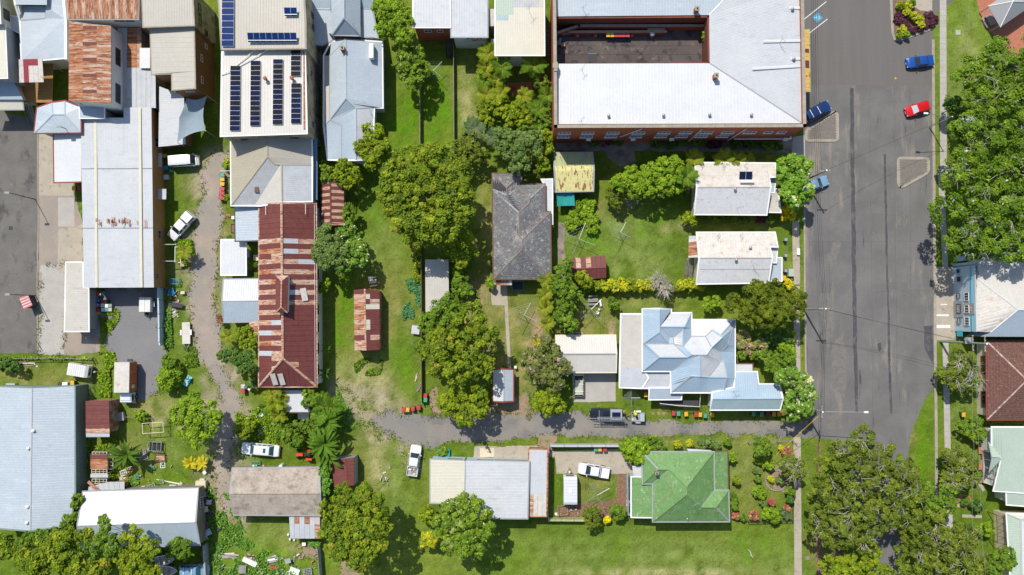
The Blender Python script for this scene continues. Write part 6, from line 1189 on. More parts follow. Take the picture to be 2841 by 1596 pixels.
for i,(x,y,r,sp)in enumerate([(560,745,45,'dark'),(650,750,50,'mid'),(760,740,40,'dark'),(850,760,50,'mid'),(950,755,45,'dark'),(1110,745,60,'purple'),(1200,760,40,'mid')]):
 tree('%s shrub in the bed south of the water heater cottage, %s'%({'dark':'dark','mid':'green','purple':'red purple'}[sp],['westmost','second from the west','third from the west','at the middle','third from the east','second from the east','eastmost'][i]),[(x,y,r),(x+r*.7,y+8,r*.7)],1.3,sp,name='garden_shrub',cat='shrub',group='shrubs south of the cottage')
for i,(x,y,r,sp)in enumerate([(60,-20,60,'dark'),(200,-10,70,'dark'),(330,-30,60,'dark'),(640,-10,70,'purple'),(850,-10,60,'dark'),(1010,0,70,'dark'),(1180,10,60,'mid'),(-450,-40,70,'purple'),(-330,-20,50,'dark'),(-560,-20,50,'dark'),(1280,20,50,'dark'),(480,-20,60,'mid')]):
 tree('shade garden shrub below the brick complex south wall, %s'%['under its third downpipe','right of the drain covers','left of the three cottage palms','deep red one','right of the deep red one','behind the middle palm','behind the last palm','dark red one at the west end','beside the dark red one','furthest west','furthest east','between the first two palms'][i],[(x,y,r),(x+r*.8,y+10,r*.6)],1.6,sp,name='garden_shrub',cat='shrub',group='shrubs below the brick wall')
palm('yellowing palm north west of the water heater cottage',455,145,4.2,105,'yellow');palm('broad yellow palm behind the middle of the cottage roof',765,150,4.2,125,'yellow',cps=1,n=15);palm('third smaller yellow palm behind the cottage roof',900,160,3.8,100,'yellow');palm('short yellow palm nearest the frangipani',1010,165,3.6,85,'yellow')
palm('green palm arching over the rusted west verandah',375,330,5.5,135,'green',n=15)
# park trees on the right
disp()
tree('sprawling bright jacaranda tree in the park, the northern one',[(2450,190,52),(2520,155,62),(2570,200,60),(2480,262,66),(2550,290,66),(2430,330,46),(2500,350,62),(2580,375,60),(2440,390,40),(2620,280,60),(2610,130,50)],12,'jacaranda',open_=.32,twigs=40,bark='bark')
tree('small dark low tree beneath the northern jacaranda',[(2395,262,26),(2410,285,20)],5,'dark')
tree('sprawling yellow green jacaranda tree in the park, the southern one',[(2392,448,42),(2460,465,60),(2545,440,64),(2385,530,44),(2450,560,64),(2525,545,70),(2590,520,60),(2408,605,38),(2480,615,52),(2550,625,46),(2620,600,60)],12,'jacaranda',open_=.28,twigs=60,bark='bark_pale')
tree('half bare grey brown tree on the verge by the red tiled house',[(2425,925,36),(2395,950,34),(2440,955,30),(2410,905,26)],5.5,'olive',open_=.15,twigs=60)
tree('small dark tree touching the kerb beside the half bare tree',[(2366,938,18),(2378,945,14)],3.5,'mid')
tree('round leafy bush in front of the red tiled house corner',[(2425,1078,26),(2448,1068,28),(2462,1092,22)],3,'mid',name='bush',cat='bush')
tree('large grey green tree on the verge by the pointed gable house',[(2395,1150,34),(2425,1165,34),(2400,1195,34),(2385,1220,28),(2430,1200,26)],5.5,'olive',open_=.12,twigs=40)
o(2241,1196)
tree('small leafy bush at the garden corner of the pointed gable house',[(1680,465,62),(1720,440,40)],2.4,'mid',name='bush',cat='bush')
tree('small topiary ball in the brick edged circle',[(1568,715,36)],1.2,'dark',name='topiary',cat='topiary');tree('large dark topiary ball on the lawn beside the brick circle',[(1698,742,72)],2.4,'dark',name='topiary',cat='topiary',dens=1.3)
tree('lime clipped round bush in front of the brown carport frame',[(1778,990,76)],2.4,'lime',name='topiary',cat='topiary',dens=1.2)
tree('broad dense tree covering the corner in front of the bottom right house',[(1920,1290,120),(1980,1230,90),(1870,1380,90),(2010,1330,80)],5,'mid')
tree('tangle of shrubs near the top of the gable house garden',[(1640,30,60),(1690,80,50),(1600,-30,50)],2.5,'yellowgreen',name='bush',cat='bush')
disp()
tree('wide spreading gnarled street tree with bare grey branches at the road end',[(2165,1108,40),(2118,1140,42),(2215,1150,44),(2268,1185,40),(2078,1190,44),(2145,1200,52),(2225,1230,54),(2290,1240,38),(2070,1250,48),(2138,1278,54),(2205,1300,44),(2275,1290,34),(2060,1310,42),(2108,1340,44),(2165,1352,34)],10,'olive',open_=.22,twigs=70,bark='bark_pale',dens=1.0)
tree('yellow green low tree at the bottom edge below the gnarled tree',[(2185,1392,34),(2150,1412,34),(2095,1425,34),(2195,1440,40),(2120,1450,34)],8,'yellowgreen',open_=.15)
tree('dense mid green street tree at the bottom edge right of the gnarled tree',[(2300,1330,46),(2350,1310,34),(2355,1375,54),(2300,1420,54),(2415,1350,44),(2420,1420,56),(2360,1440,50)],9,'olive',open_=.1,twigs=40)
tree('smaller street tree between the gnarled tree and eastern path',[(2345,1265,26),(2372,1270,30),(2318,1290,26),(2385,1240,22),(2330,1225,20)],7,'mid',open_=.1)
# southern block gardens
o(1800,1196)
tree('small tree leaning over the southern footpath',[(1420,320,100),(1500,380,90),(1430,420,80),(1360,350,60)],5,'olive',open_=.15,twigs=20)
tree('leafy round tree near the garden fence beside the lane',[(1130,130,90),(1110,190,80),(1180,180,70)],4.5,'mid')
for i,(x,y,r,sp,h_,d_)in enumerate([(1190,325,62,'lime',2,'yellow leaved'),(1085,290,48,'yellowgreen',1.6,'small olive'),(1080,395,40,'grey',1.2,'grey green'),(870,490,42,'yellowgreen',2,'speckled'),(1085,480,35,'mid',1.3,'little green'),(1100,610,68,'lime',1.8,'lime spreading'),(1140,720,45,'grey',1.3,'silver leaved'),(1225,710,38,'red',1.4,'crimson leaved'),(1220,830,90,'lime',2.6,'large lime'),(1050,840,50,'red',1.6,'deep red'),(870,845,40,'red',1.4,'pinkish'),(930,860,40,'mid',1.4,'green spiky'),(1380,770,35,'red',1.4,'rosy'),(1410,590,50,'mid',2.5,'tall green'),(1410,680,40,'dark',2,'dark green'),(1310,490,45,'grey',1.5,'blue grey'),(1220,480,35,'gold',1,'golden'),(1380,200,55,'red',1.6,'maroon and cream'),(1320,165,30,'gold',1.2,'tiny golden'),(820,255,50,'lime',2.2,'hedge like green'),(835,650,52,'mid',2.4,'upper clipped'),(840,740,50,'mid',2.4,'lower clipped'),(780,110,40,'mid',1.5,'low lane side')]):
 tree('%s shrub in the garden east of the green roofed house'%d_,[(x,y,r),(x+r*.5,y+r*.4,r*.7)],h_,sp,name='garden_shrub',cat='shrub',group='shrubs in the garden east of the green roof')
palm('pale spiky plant in the corner of the fenced garden',1335,810,1.2,50,'grey',n=18,cat='yucca',name='spiky_plant');palm('larger pale spiky plant at the fence corner',1385,850,1.2,48,'grey',n=18,cat='yucca',name='spiky_plant')
tree('tall shrub touching the south east of the green roof garden path',[(60,130,90),(120,150,60),(-20,110,70)],3.4,'mid',name='bush',cat='bush')
tree('bright yellow bush beside the lane north of the green roof',[(285,135,45)],2.2,'gold',name='bush',cat='bush');tree('second bright yellow bush beside the lane, the taller one',[(412,125,48)],2.4,'gold',name='bush',cat='bush')
tree('grey leaved shrub row beside the lane north of the green roof',[(520,130,60),(600,120,60),(680,140,50)],2.4,'grey',name='bush',cat='bush')
o(1200,1196)
tree('dense round green bush at the north west corner of the green roof',[(2010,190,120),(2060,250,90),(1950,150,80),(2110,170,80)],4.5,'lime',dens=1.2)
tree('round clipped dark bush in the caravan garden corner',[(1850,810,88)],3,'mid',name='topiary',cat='topiary',dens=1.2)
tree('irregular olive bush behind the caravan garden fence',[(1580,830,90),(1620,880,80),(1570,930,60),(1640,800,60)],3.6,'olive',name='bush',cat='bush')
tree('tiny orange gold shrub between the two garden bushes',[(1750,895,45)],1.5,'goldflower',name='bush',cat='bush')
tree('large pale flowered tree overlapping the blue workshop roof',[(340,740,130),(200,790,125),(470,820,130),(130,920,130),(340,950,160),(520,960,115),(240,1110,150),(420,1110,130),(310,1190,90)],9.5,'ash')
tree('yellow bush left of the large pale flowered tree, upper one',[(-65,800,85),(-40,850,80),(-90,850,60)],4,'yellowgreen',name='bush',cat='bush')
tree('yellow bush left of the large pale flowered tree, lower one',[(-60,1090,85),(0,1100,70),(-10,1060,60)],4,'gold',name='bush',cat='bush')
tree('tub planting at the north west corner of the workshop',[(110,200,48),(80,220,30)],1.2,'ash',name='bush',cat='planting',flat=.4)
o(600,1196)
tree('giant bulky mango tree at the bottom beside the grass track',[(1290,640,125),(1480,640,130),(1120,760,100),(1340,830,180),(1590,780,145),(1190,980,150),(1450,1030,185),(1620,970,130),(1250,1180,150),(1480,1220,160),(1390,1310,100),(1640,1130,90)],12,'mango')
tree('vine covered shrub between brown shed and small rusty shed',[(1090,420,60),(1110,500,60),(1080,350,50),(1080,600,60),(1030,640,60)],4,'vine',name='bush',cat='bush')
tree('shrub row north of the brown grey shed',[(760,60,90),(700,20,70),(820,100,60)],3.5,'mid',name='bush',cat='bush')
tree('leafy bush beside the gravel track north of the white limousine',[(280,20,80),(230,-20,60),(330,-40,60)],3.4,'yellowgreen',name='bush',cat='bush')
tree('green weeds clump below the patchwork lean-to',[(960,1120,45),(1010,1130,40)],1,'vine',name='bush',cat='weeds',flat=.4)
palm('very large banana clump north of the small rusty shed',1080,130,4.5,190,'banana',26,cat='banana plant',name='banana_plant');palm('banana leaves hanging over the small rusty shed',1130,270,4,150,'banana',9,cat='banana plant',name='banana_plant')
o(600,800)
palm('large banana clump beside the white patio cover',1090,1200,4.5,175,'green',17,cat='banana plant',name='banana_plant');palm('banana clump south of the large clump beside the lawn',1110,1330,4.2,150,'banana',20,cat='banana plant',name='banana_plant')
palm('small banana plant beside the hall wall, the northern one',1100,610,2.2,58,'banana',9,cat='banana plant',name='banana_plant');palm('small banana plant beside the hall wall, the southern one',1090,850,2.6,70,'bananadk',9,cat='banana plant',name='banana_plant')
palm('yellow palm beside the white patio cover',590,1140,4.5,120,'yellow',14);palm('tall yellowish palm south west of the patio cover',560,1070,4.5,110,'yellow',13);palm('green palm near the patio cover and broken chairs',620,1270,4,105,'yellow',12);palm('palm in the scrub west of the patio cover',500,1180,3.6,90,'green',12)
tree('rounded leafy tree over the patio cover corner',[(930,1060,75),(970,1120,70),(900,1140,60),(1010,1100,55)],5,'mid')
tree('dense scrub south of the patio cover',[(700,1400,80),(780,1390,70),(900,1380,80),(960,1420,60),(640,1440,60)],3,'mid',name='bush',cat='scrub')
tree('yellow leaved bush in the scrub beside the patio cover',[(300,1370,70),(240,1400,50),(350,1330,50)],3,'yellowgreen',name='bush',cat='bush')
tree('yellow green tree against the west side of the maroon hall',[(290,440,75),(240,480,65),(350,520,75),(290,560,60)],5.5,'yellowgreen')
tree('dark leafy tree overhanging the gravel track beside the hall',[(160,680,85),(80,680,70),(240,720,85),(320,690,80),(270,800,70),(350,780,60)],6.5,'dark')
tree('sprawling grey green shrub beside the hall hip end',[(380,920,60),(340,960,50),(400,970,40)],2.4,'grey',name='bush',cat='bush')
palm('red tipped dracaena by the grey shed corner',40,310,1.6,50,'red',n=14,cat='plant',name='spiky_plant');palm('spiky palm at the grey shed south east corner',325,310,1.8,50,'green',n=18,cat='plant',name='spiky_plant');palm('yellow palm between the gravel track and grey shed',110,480,3,80,'yellow',12)
cover('weeds',[(200,1250),(430,1200),(700,1240),(980,1260),(1000,1600),(600,1560),(200,1500)],'lime',5200,.5)
cover('vine_cover',[(1900,-80),(2050,-120),(2055,320),(1880,320),(1870,200),(1960,100)],'greyvine',2600,.35);cover('vine_cover',[(2010,-500),(2060,-500),(2055,-60),(1990,-60)],'yellowgreen',1500,.8)
cover('weeds',[(1380,700),(1680,720),(1640,860),(1400,880)],'mid',1500,.3);cover('weeds',[(1200,950),(1330,1200),(1420,1400),(1240,1440)],'vine',1400,.25)
o(0,1196)
tree('tree at the bottom left corner beyond the big shed',[(60,1120,110),(20,1220,90),(90,1200,80)],7,'mango')
tree('dark hedge like tree along the south end of the big shed',[(300,1080,90),(420,1060,90),(220,1160,90),(540,1040,80)],6,'mid')
tree('large olive tree in front of the long white shed',[(500,1190,150),(680,1120,150),(420,1320,150),(640,1300,150),(280,1290,120),(850,1060,110)],9,'mango')
tree('tall tree poking over the white shed ridge',[(1050,900,65),(1060,960,60),(1080,1080,110),(960,1150,120),(1130,1180,90)],10,'mid')
tree('bushy tree at the bottom edge under the tall tree',[(850,1330,140),(1030,1330,130),(950,1430,110),(760,1430,110)],9,'mango')
tree('yellow green tree covering the white shed corner near the boats',[(1340,1080,125),(1450,1180,120),(1260,1260,120),(1400,1330,130),(1540,1170,90),(1300,1420,100),(1530,1420,90)],9.5,'yellowgreen')
tree('fresh green tree at the south east corner of the white shed',[(1780,1130,90),(1830,1200,85),(1720,1200,80),(1870,1140,60)],6,'mid')
tree('shrub climbing between the big shed and long white shed',[(780,680,60),(760,740,50),(700,880,75),(660,930,60),(760,860,50)],5,'mid',open_=.1)
palm('banana plant standing among the junk frames',1270,240,2.8,190,'bananadk',16,cat='banana plant',name='banana_plant');palm('golden leaved plant beside the gravel track, west one',1910,320,1.2,85,'tropic',9,cat='plant',name='tropical_plant');palm('golden leaved plant beside the gravel track, east one',2030,320,1.2,90,'tropic',9,cat='plant',name='tropical_plant')
cover('weeds',[(880,60),(1180,60),(1400,250),(1300,520),(880,520)],'lime',2600,.5);cover('weeds',[(1180,480),(1950,560),(2120,540),(2160,900),(2100,900),(2000,620),(1250,600)],'vine',2600,.4);cover('weeds',[(2070,620),(2300,620),(2500,1100),(2900,1300),(3150,1450),(2150,1460)],'vine',5200,.4)
o(0,800)
tree('big bright green tree south of the asphalt yard',[(1958,1316,160),(1860,1220,130),(2060,1230,130),(1850,1390,125),(2090,1370,130),(1960,1470,125),(1950,1150,125),(1780,1300,90),(2170,1290,90)],8.5,'lime')
tree('round lime bush clipped beside the asphalt yard',[(1700,900,128)],3.6,'lime',name='topiary',cat='bush',dens=1.2)
tree('darker bush just above the round lime bush',[(1690,720,75),(1720,760,60)],3,'mid',name='bush',cat='bush')
tree('dark bush at the left edge north of the big pale shed',[(60,760,90),(140,790,60),(-20,740,70)],3,'dark',name='bush',cat='bush')
tree('bright weeds bush in the grass east of the maroon streaked shed',[(1400,1270,60),(1440,1290,45)],1.5,'lime',name='bush',cat='bush')
cover('weeds',[(990,640),(1170,640),(1190,760),(1110,800),(1120,1090),(1000,1080)],'lime',2600,.35);cover('weeds',[(1650,60),(1720,100),(1740,600),(1640,600)],'vine',1500,.5);cover('weeds',[(1040,260),(1120,240),(1200,180),(1200,300),(1130,420),(1040,440)],'lime',900,.3)
cover('weeds',[(0,690),(980,690),(980,716),(0,716)],'lime',1200,.3);cover('weeds',[(1850,560),(1960,590),(2000,780),(1850,800)],'mid',900,.25)
o(0,400)
palm('banana plant beside the gravel track and the frame posts',1850,1080,2.6,95,'yellow',11,cat='banana plant',name='banana_plant')
cover('weeds',[(1800,960),(1930,960),(1970,1150),(1880,1230),(1790,1150)],'lime',1300,.6)
o(600,400)
for i,(x,y,r,sp)in enumerate([(120,165,36,'gold'),(95,220,40,'lime'),(110,540,36,'yellowgreen')]):tree('small %s shrub by the row of bins west of the tan hipped house'%['golden','lime','mossy'][i],[(x,y,r)],1.8,sp,name='garden_shrub',cat='shrub')
for i,(x,y,r)in enumerate([(390,1215,34),(395,1320,34),(340,1000,30),(130,940,28)]):tree('pot plant shrub in the shady court beside the hall, %s'%['near the table','southmost','northmost','by the carport corner'][i],[(x,y,r)],1.2,'mid',name='garden_shrub',cat='shrub')
# palms and shrubbery in the lush garden north of the tiled house
o(1200,0)
for x,y,h_,r,k,lb in((700,680,5,125,'green','large green palm left of the small courtyard gap in the lush garden'),(1012,645,5.5,155,'green','star shaped green palm below the cream roof'),(560,530,5,125,'yellow','bronze palm at the north west of the lush garden'),(545,665,4.6,115,'yellow','yellow palm beneath the bronze palm'),(530,800,4.2,105,'green','arching palm on the west side of the lush garden'),(640,800,4,100,'yellow','mid height yellow palm beside the pink paving'),(540,940,4,110,'yellow','wide yellow palm at the garden west edge'),(680,935,4,105,'yellow','yellow palm west of the pink paving'),(920,960,4,95,'yellow','light palm south of the pink paving'),(1150,960,4.5,115,'green','palm against the brick complex wall'),(1080,1090,4.2,110,'green','lower palm near the brick complex wall'),(420,1290,3.8,120,'grey','silver green palm at the south west of the lush garden'),(620,1370,4.5,110,'grey','silver palm beside the silvery tree')):
 palm(lb,x,y,h_,r,k,14)
tree('fine leaved olive shrub beside the brick wall in the lush garden',[(1080,760,75),(1110,820,75),(1060,830,60)],4.5,'olive',dens=1.2)
tree('broad leafy thicket in the middle of the lush garden',[(700,1080,110),(850,1120,110),(780,1200,100),(600,1060,80),(930,1190,90)],4.5,'yellowgreen')
tree('shadowy thicket at the south east of the lush garden',[(1010,1240,90),(1100,1330,80),(1150,1230,60),(900,1260,80)],4,'mid')
tree('low thicket at the west of the lush garden',[(520,1140,70),(500,1200,50),(560,1230,60),(480,1080,50)],3,'yellowgreen')
tree('thicket under the bronze palms',[(560,720,70),(500,780,60),(560,880,70),(640,880,60)],3,'lime',name='bush',cat='thicket')
patch('terrace',[(745,830),(1000,825),(1000,950),(850,960),(745,920)],'redpave',.1)
_mark=len(COL.objects);tree('small climbing plant at the courtyard east end',[(2740,350,45),(2750,390,35)],2,'yellowgreen',name='bush',cat='bush')
raised(_mark)
o(1200,800)
palm('yellow palm in the boundary row beside the tiled house yard, north one',1130,60,4,95,'yellow',13);palm('yellow palm in the boundary row, middle one',1135,200,4,90,'yellow',13);palm('yellow palm in the boundary row, south one',1150,350,4,90,'yellow',13);palm('small yellow palm tucked in the pink blossom tree',1050,540,6.5,45,'gold',9)
palm('yellow palm at the south east corner of the tiled house',1140,-90,4,90,'yellow',13)
tree('small bush at the south west corner of the tiled house',[(-0+575,-55,45),(590,-25,30)],2,'lime',name='bush',cat='bush')
tree('low shrub at the end of the fence near the grey shed',[(300,10,55),(350,-20,40)],2.5,'mid',name='bush',cat='bush')
tree('shrub beside the lower hedge tree north of the garage',[(1370,340,70),(1330,400,60),(1390,420,50)],4,'mid',name='bush',cat='bush')
# garden bed at the road edge
o(2241,0)
for i,(x,y,r,sp)in enumerate([(930,55,48,'yellowgreen'),(1000,60,50,'gold'),(985,120,45,'gold'),(1050,160,50,'gold'),(1110,190,55,'gold'),(1130,245,42,'gold'),(945,295,48,'gold'),(915,350,32,'yellowgreen'),(990,340,30,'lime'),(1045,20,30,'mid')]):
 tree('yellow shrub in the purple garden bed, %s'%['at its north west corner','second from the top','third from the top','at its middle','widest one','at the lower end of the row','separate one near the kerb tip','mossy one at the kerb tip','small lime one near the tip','green one by the path'][i],[(x,y,r),(x+18,y+14,r*.7)],1.3,sp,name='garden_shrub',cat='shrub',group='yellow shrubs in the kerbside bed')
tree('deep purple ground shrub mass in the kerbside garden bed, east part',[(1210,170,60),(1260,200,55),(1190,230,60),(1130,280,45),(1240,240,40)],.7,'purple',name='garden_shrub',cat='shrub',flat=.3,dens=1.3)
tree('deep purple ground shrub mass in the kerbside garden bed, west part',[(920,160,55),(950,220,60),(1010,270,60),(1060,300,50),(900,200,40)],.6,'purple',name='garden_shrub',cat='shrub',flat=.3,dens=1.3)
disp()
patch('garden_bed',[(2248,-20),(2290,10),(2320,30),(2352,40),(2360,62),(2342,70),(2270,94),(2252,90)],'mulch',.08)
def debris(pts,n,ms=('timber_grey','oldwhite','wall_grey','timber','trim_grey','redpave')):
 P=[q(x,y)for x,y in pts];xs=[p.x for p in P];ys=[p.y for p in P]
 for m_ in ms:
  mb=MB()
  for _ in range(n//len(ms)):
   a,b=random.uniform(min(xs),max(xs)),random.uniform(min(ys),max(ys))
   if noise.noise(Vector((a*.7,b*.7,2)))>-.1:mb.box((a,b,random.uniform(.05,.35)),(random.uniform(.08,.6),random.uniform(.05,.28),random.uniform(.03,.12)),random.uniform(0,3))
  if mb.v:ob=setting('debris',mb,M[m_],'stuff')
o(0,1196);debris([(1180,120),(1720,120),(1720,560),(1180,560)],90);debris([(1250,545),(1950,545),(1950,575),(1250,575)],50);debris([(2000,600),(2110,600),(2110,1080),(2000,1080)],70)
o(600,1196);debris([(-30,1150),(80,1150),(80,1440),(-30,1440)],36);debris([(220,1230),(1000,1230),(1000,1440),(220,1440)],80);debris([(1650,330),(1740,330),(1740,560),(1650,560)],24,('oldwhite','stone'))
o(600,800);debris([(240,1180),(620,1180),(620,1440),(240,1440)],80);o(0,800);debris([(1690,20),(1800,20),(1800,300),(1690,300)],36);o(1200,1196);debris([(1230,740),(1480,750),(1480,850),(1230,850)],24,('stone','timber'))
# ragged grass along the tracks
E_=[p for p in EDGES if-84<p.x<84];n_=len(E_)*7;ix=rng.integers(0,len(E_),n_);XY=np.array([[E_[i].x,E_[i].y]for i in ix])+rng.normal(0,.32,(n_,2))
kp=np.array([noise.noise(Vector((x*.8,y*.8,5)))>-.12 for x,y in XY]);XY=XY[kp];n_=len(XY)
gc=np.array([(.1,.17,.02),(.15,.2,.035),(.07,.13,.015),(.2,.2,.06)])[rng.integers(0,4,n_)]*(1+rng.normal(0,.15,(n_,1)))
me=leaf_mesh('grass_fringe',np.column_stack([XY,rng.uniform(.05,.16,n_)]),rng.normal(0,.5,(n_,3))+np.array([0,0,1.]),rng.uniform(.05,.14,n_),np.clip(gc,.01,.5));ob=bpy.data.objects.new('grass_fringe',me);COL.objects.link(ob);ob['kind']='stuff'
# ================= vehicles =================
def hull(profile,halfw,z0=.32):
 """profile: (x, top z) along the car; halfw: (x) -> half width; a closed painted body"""
 mb=MB();vs=[];n=len(profile);K=9
 for x,zt in profile:
  w_=halfw(x);sec=[(-w_*.96,z0),(-w_,z0+.2),(-w_,zt-.16),(-w_*.93,zt-.04),(-w_*.5,zt),(w_*.5,zt),(w_*.93,zt-.04),(w_,zt-.16),(w_,z0+.2),(w_*.96,z0)]
  vs+=[(x,y,z)for y,z in sec]
 K=10;fs=[(i*K+k,i*K+(k+1)%K,(i+1)*K+(k+1)%K,(i+1)*K+k)for i in range(n-1)for k in range(K)]
 fs=[f[::-1]for f in fs]+[tuple(range(K)),tuple((n-1)*K+k for k in range(K-1,-1,-1))]
 return mb.add(vs,fs)
def car(label,x,y,deg,kind='sedan',m='car_white',L_=4.6,Wd=1.8,extra=(),glass='glass',cat='car',name='parked_car',grp=None,z=.02):
 """x,y: centre in picture px (taken at half height); heading deg"""
 H_={'sedan':1.42,'hatch':1.45,'wagon':1.47,'suv':1.72,'ute':1.7,'van':2.0,'limo':1.5}[kind]
 c=q(x,y,H_*.6);t=thing(name,label,cat,(c.x,c.y,z),math.radians(deg),grp);h=L_/2;w_=Wd/2;b=.92 if kind in('sedan','hatch','wagon','limo')else 1.08
 hood={'sedan':.27,'hatch':.25,'wagon':.27,'suv':.25,'ute':.24,'van':.10,'limo':.24}[kind]*L_
 ws={'van':.55,'suv':.6}.get(kind,.75)
 rear={'sedan':-h+.95,'hatch':-h+.08,'wagon':-h+.1,'suv':-h+.08,'van':-h+.05,'ute':-h+L_*.32,'limo':-h+.85}[kind];rr={'sedan':.55,'hatch':.4,'wagon':.3,'suv':.22,'van':.08,'ute':.12,'limo':.7}[kind]
 f0=h-hood;prof=[(-h,b-.28),(-h+.1,b-.05),(-h+.5,b),(f0-.1,b+.02),(f0+.15,b),(h-.45,b-.1),(h-.12,b-.22),(h,b-.4)]
 if kind=='ute':prof=[(rear-.06,b-.1),(rear,b),(f0,b+.02),(h-.45,b-.1),(h-.12,b-.2),(h,b-.42)]
 def hw(xx):e=max(0,abs(xx)-(h-.75))/.75;return w_*(1-.17*e**2.2)
 xs=sorted(set([p[0]for p in prof]+[h-.7,h-.3,h-.05,-h+.3,-h+.05,0]))
 def zi(xx):
  for(a,za),(c_,zc)in zip(prof,prof[1:]):
   if a<=xx<=c_:return za+(zc-za)*(xx-a)/max(c_-a,1e-6)
  return prof[0][1]if xx<prof[0][0]else prof[-1][1]
 lo=prof[0][0];part('body',hull([(xx,zi(xx))for xx in xs if xx>=lo],hw),M[m],t,smooth=True)
 rw=w_*.74;bw=w_*.93;r0=rear+rr;r1=f0-ws;mbc=MB();zr=H_
 if kind=='van':rw=w_*.86
 base=[(rear,bw),(f0,bw*.92)];P_=[(rear,-bw,b-.03),(f0,-bw*.9,b-.03),(f0,bw*.9,b-.03),(rear,bw,b-.03),(r0,-rw,zr-.07),(r1,-rw*.95,zr-.06),(r1,rw*.95,zr-.06),(r0,rw,zr-.07)]
 mbc.add(P_,[(0,1,5,4),(1,2,6,5),(2,3,7,6),(3,0,4,7),(4,5,6,7)]);part('cabin',mbc,M[m],t)
 R=MB();n=5;vs=[]
 for i in range(n+1):
  u=i/n;xx=r0+(r1-r0)*u
  for k in range(5):v=k/4*2-1;vs.append((xx,v*rw*(.98 if i in(0,n)else 1.02),zr-.06+.06*(1-v**4)*(1 if 0<i<n else.35)))
 R.add(vs,[(i*5+k,(i+1)*5+k,(i+1)*5+k+1,i*5+k+1)for i in range(n)for k in range(4)]);part('roof',R,M[m],t,smooth=True)
 V_=[Vector(p)for p in P_]
 def pane(nm,a,b_,c_,d_,ins=.08,o_=.012,mt=glass):
  cc=(a+b_+c_+d_)/4;nn=(b_-a).cross(d_-a).normalized();
  if nn.dot(cc-Vector((0,0,b*.9)))<0:nn=-nn
  q4=[p+(cc-p).normalized()*ins+nn*o_ for p in(a,b_,c_,d_)];return part(nm,MB().add(q4+[p-nn*.02 for p in q4],[(0,1,2,3),(4,7,6,5),(0,4,5,1),(1,5,6,2),(2,6,7,3),(3,7,4,0)]),M[mt],t)
 pane('windscreen',V_[1],V_[2],V_[6],V_[5],.05,.015,'sunshade' if 'shade' in extra else glass);pane('rear_window',V_[3],V_[0],V_[4],V_[7],.12)
 for s,(a,b_,c_,d_)in((-1,(0,1,5,4)),(1,(3,2,6,7))):
  n_={'limo':4,'van':3,'wagon':3,'suv':3}.get(kind,2)
  for i in range(n_):
   u0,u1=(i+.06)/n_,(i+.94)/n_;A_=V_[a].lerp(V_[b_],u0);B_=V_[a].lerp(V_[b_],u1);C1=V_[d_].lerp(V_[c_],u1);D1=V_[d_].lerp(V_[c_],u0);pane('side_window',A_,B_,C1,D1,.05,.012)
 wr=.33 if kind in('sedan','hatch','wagon','limo')else.38
 for sx_ in(h-L_*.19,-h+L_*.2):
  for s in(-1,1):
   wl=part('wheel',MB().tube([(sx_,s*(w_-.2),wr),(sx_,s*(w_+.01),wr)],wr,14),M['rubber'],t,smooth=True);rm=mesh_obj('rim',MB().tube([(sx_,s*(w_-.05),wr),(sx_,s*(w_+.02),wr)],wr*.6,8),M['rim']);link(rm,wl)
 for s in(-1,1):
  part('headlight',MB().box((h-.14,s*w_*.68,b-.3),(.16,.26,.12),s*-.35),M['sunshade'],t);part('taillight',MB().box(((rear if kind=='ute' and 'tray' not in extra else-h)+.03,s*w_*.8,b-.22),(.1,.24,.2)),M['plastic_red'],t)
  part('wing_mirror',MB().box((f0-.28,s*(w_+.08),b+.08),(.12,.2,.14)),M[m if m!='car_white' else 'car_white'],t)
 part('number_plate',MB().box((h+.005,0,.45),(.02,.4,.12)),M['trim_white'],t)
 if 'rack' in extra:
  for xx in(r0+(r1-r0)*.25,r0+(r1-r0)*.75):part('roof_bar',MB().box((xx,0,zr+.08),(.09,rw*2.05,.04)),M['trim_white'],t)
  for s in(-1,1):part('roof_rail',MB().box(((r0+r1)/2,s*rw*.95,zr+.02),((r1-r0)*.85,.04,.05)),M['trim_dark'],t)
 if 'sunroof' in extra:part('sunroof',MB().box(((r0+r1)/2-.5,0,zr+.005),(.4,.7,.012)),M[glass],t)
 if 'gutters' in extra:
  for k in range(9):part('roof_rib',MB().box(((r0+r1)/2,-rw*.8+k*rw*.2,zr+.005),((r1-r0)*.92,.03,.02)),M[m],t)
 if kind=='ute':
  tl=rear-.1;L2=tl+h;cx_=(tl-h)/2
  if 'canopy' in extra:
   part('tub',MB().box((cx_,0,.72),(L2,Wd*.97,.62)),M[m],t);cp=MB().box((cx_,0,1.36),(L2*.98,Wd*.9,.66),tap=.9);cv=part('canopy',cp,M[m],t)
   for s in(-1,1):part('canopy_window',MB().box((cx_,s*Wd*.435,1.38),(L2*.7,.04,.32)),M[glass],t)
   part('canopy_window',MB().box((-h+.06,0,1.38),(.05,Wd*.6,.32)),M[glass],t)
  else:
   part('tray_floor',MB().box((cx_,0,.78),(L2,Wd*.97,.08)),M['trim_grey' if 'tub' in extra else m],t)
   for s in(-1,1):part('tray_side',MB().box((cx_,s*Wd*.47,.98),(L2,.07,.34)),M[m],t)
   part('tailgate',MB().box((-h+.03,0,.98),(.07,Wd*.92,.34)),M[m],t);part('headboard',MB().box((tl-.03,0,1.1),(.07,Wd*.9,.6)),M[m],t)
 return t
o(1800,0);car('dark blue wagon with silver roof bars at the left kerb island',1693,1112,28,'suv','car_navy',4.7,1.85,('rack',))
o(2241,0);car('bright blue sedan parked at the right kerb near the yellow garden bed',1132,616,187,'sedan','car_blue',4.5,1.8);car('red hatchback with windscreen sunshade parked at the right kerb',1108,1088,198,'hatch','car_red',4.1,1.75,('shade',))
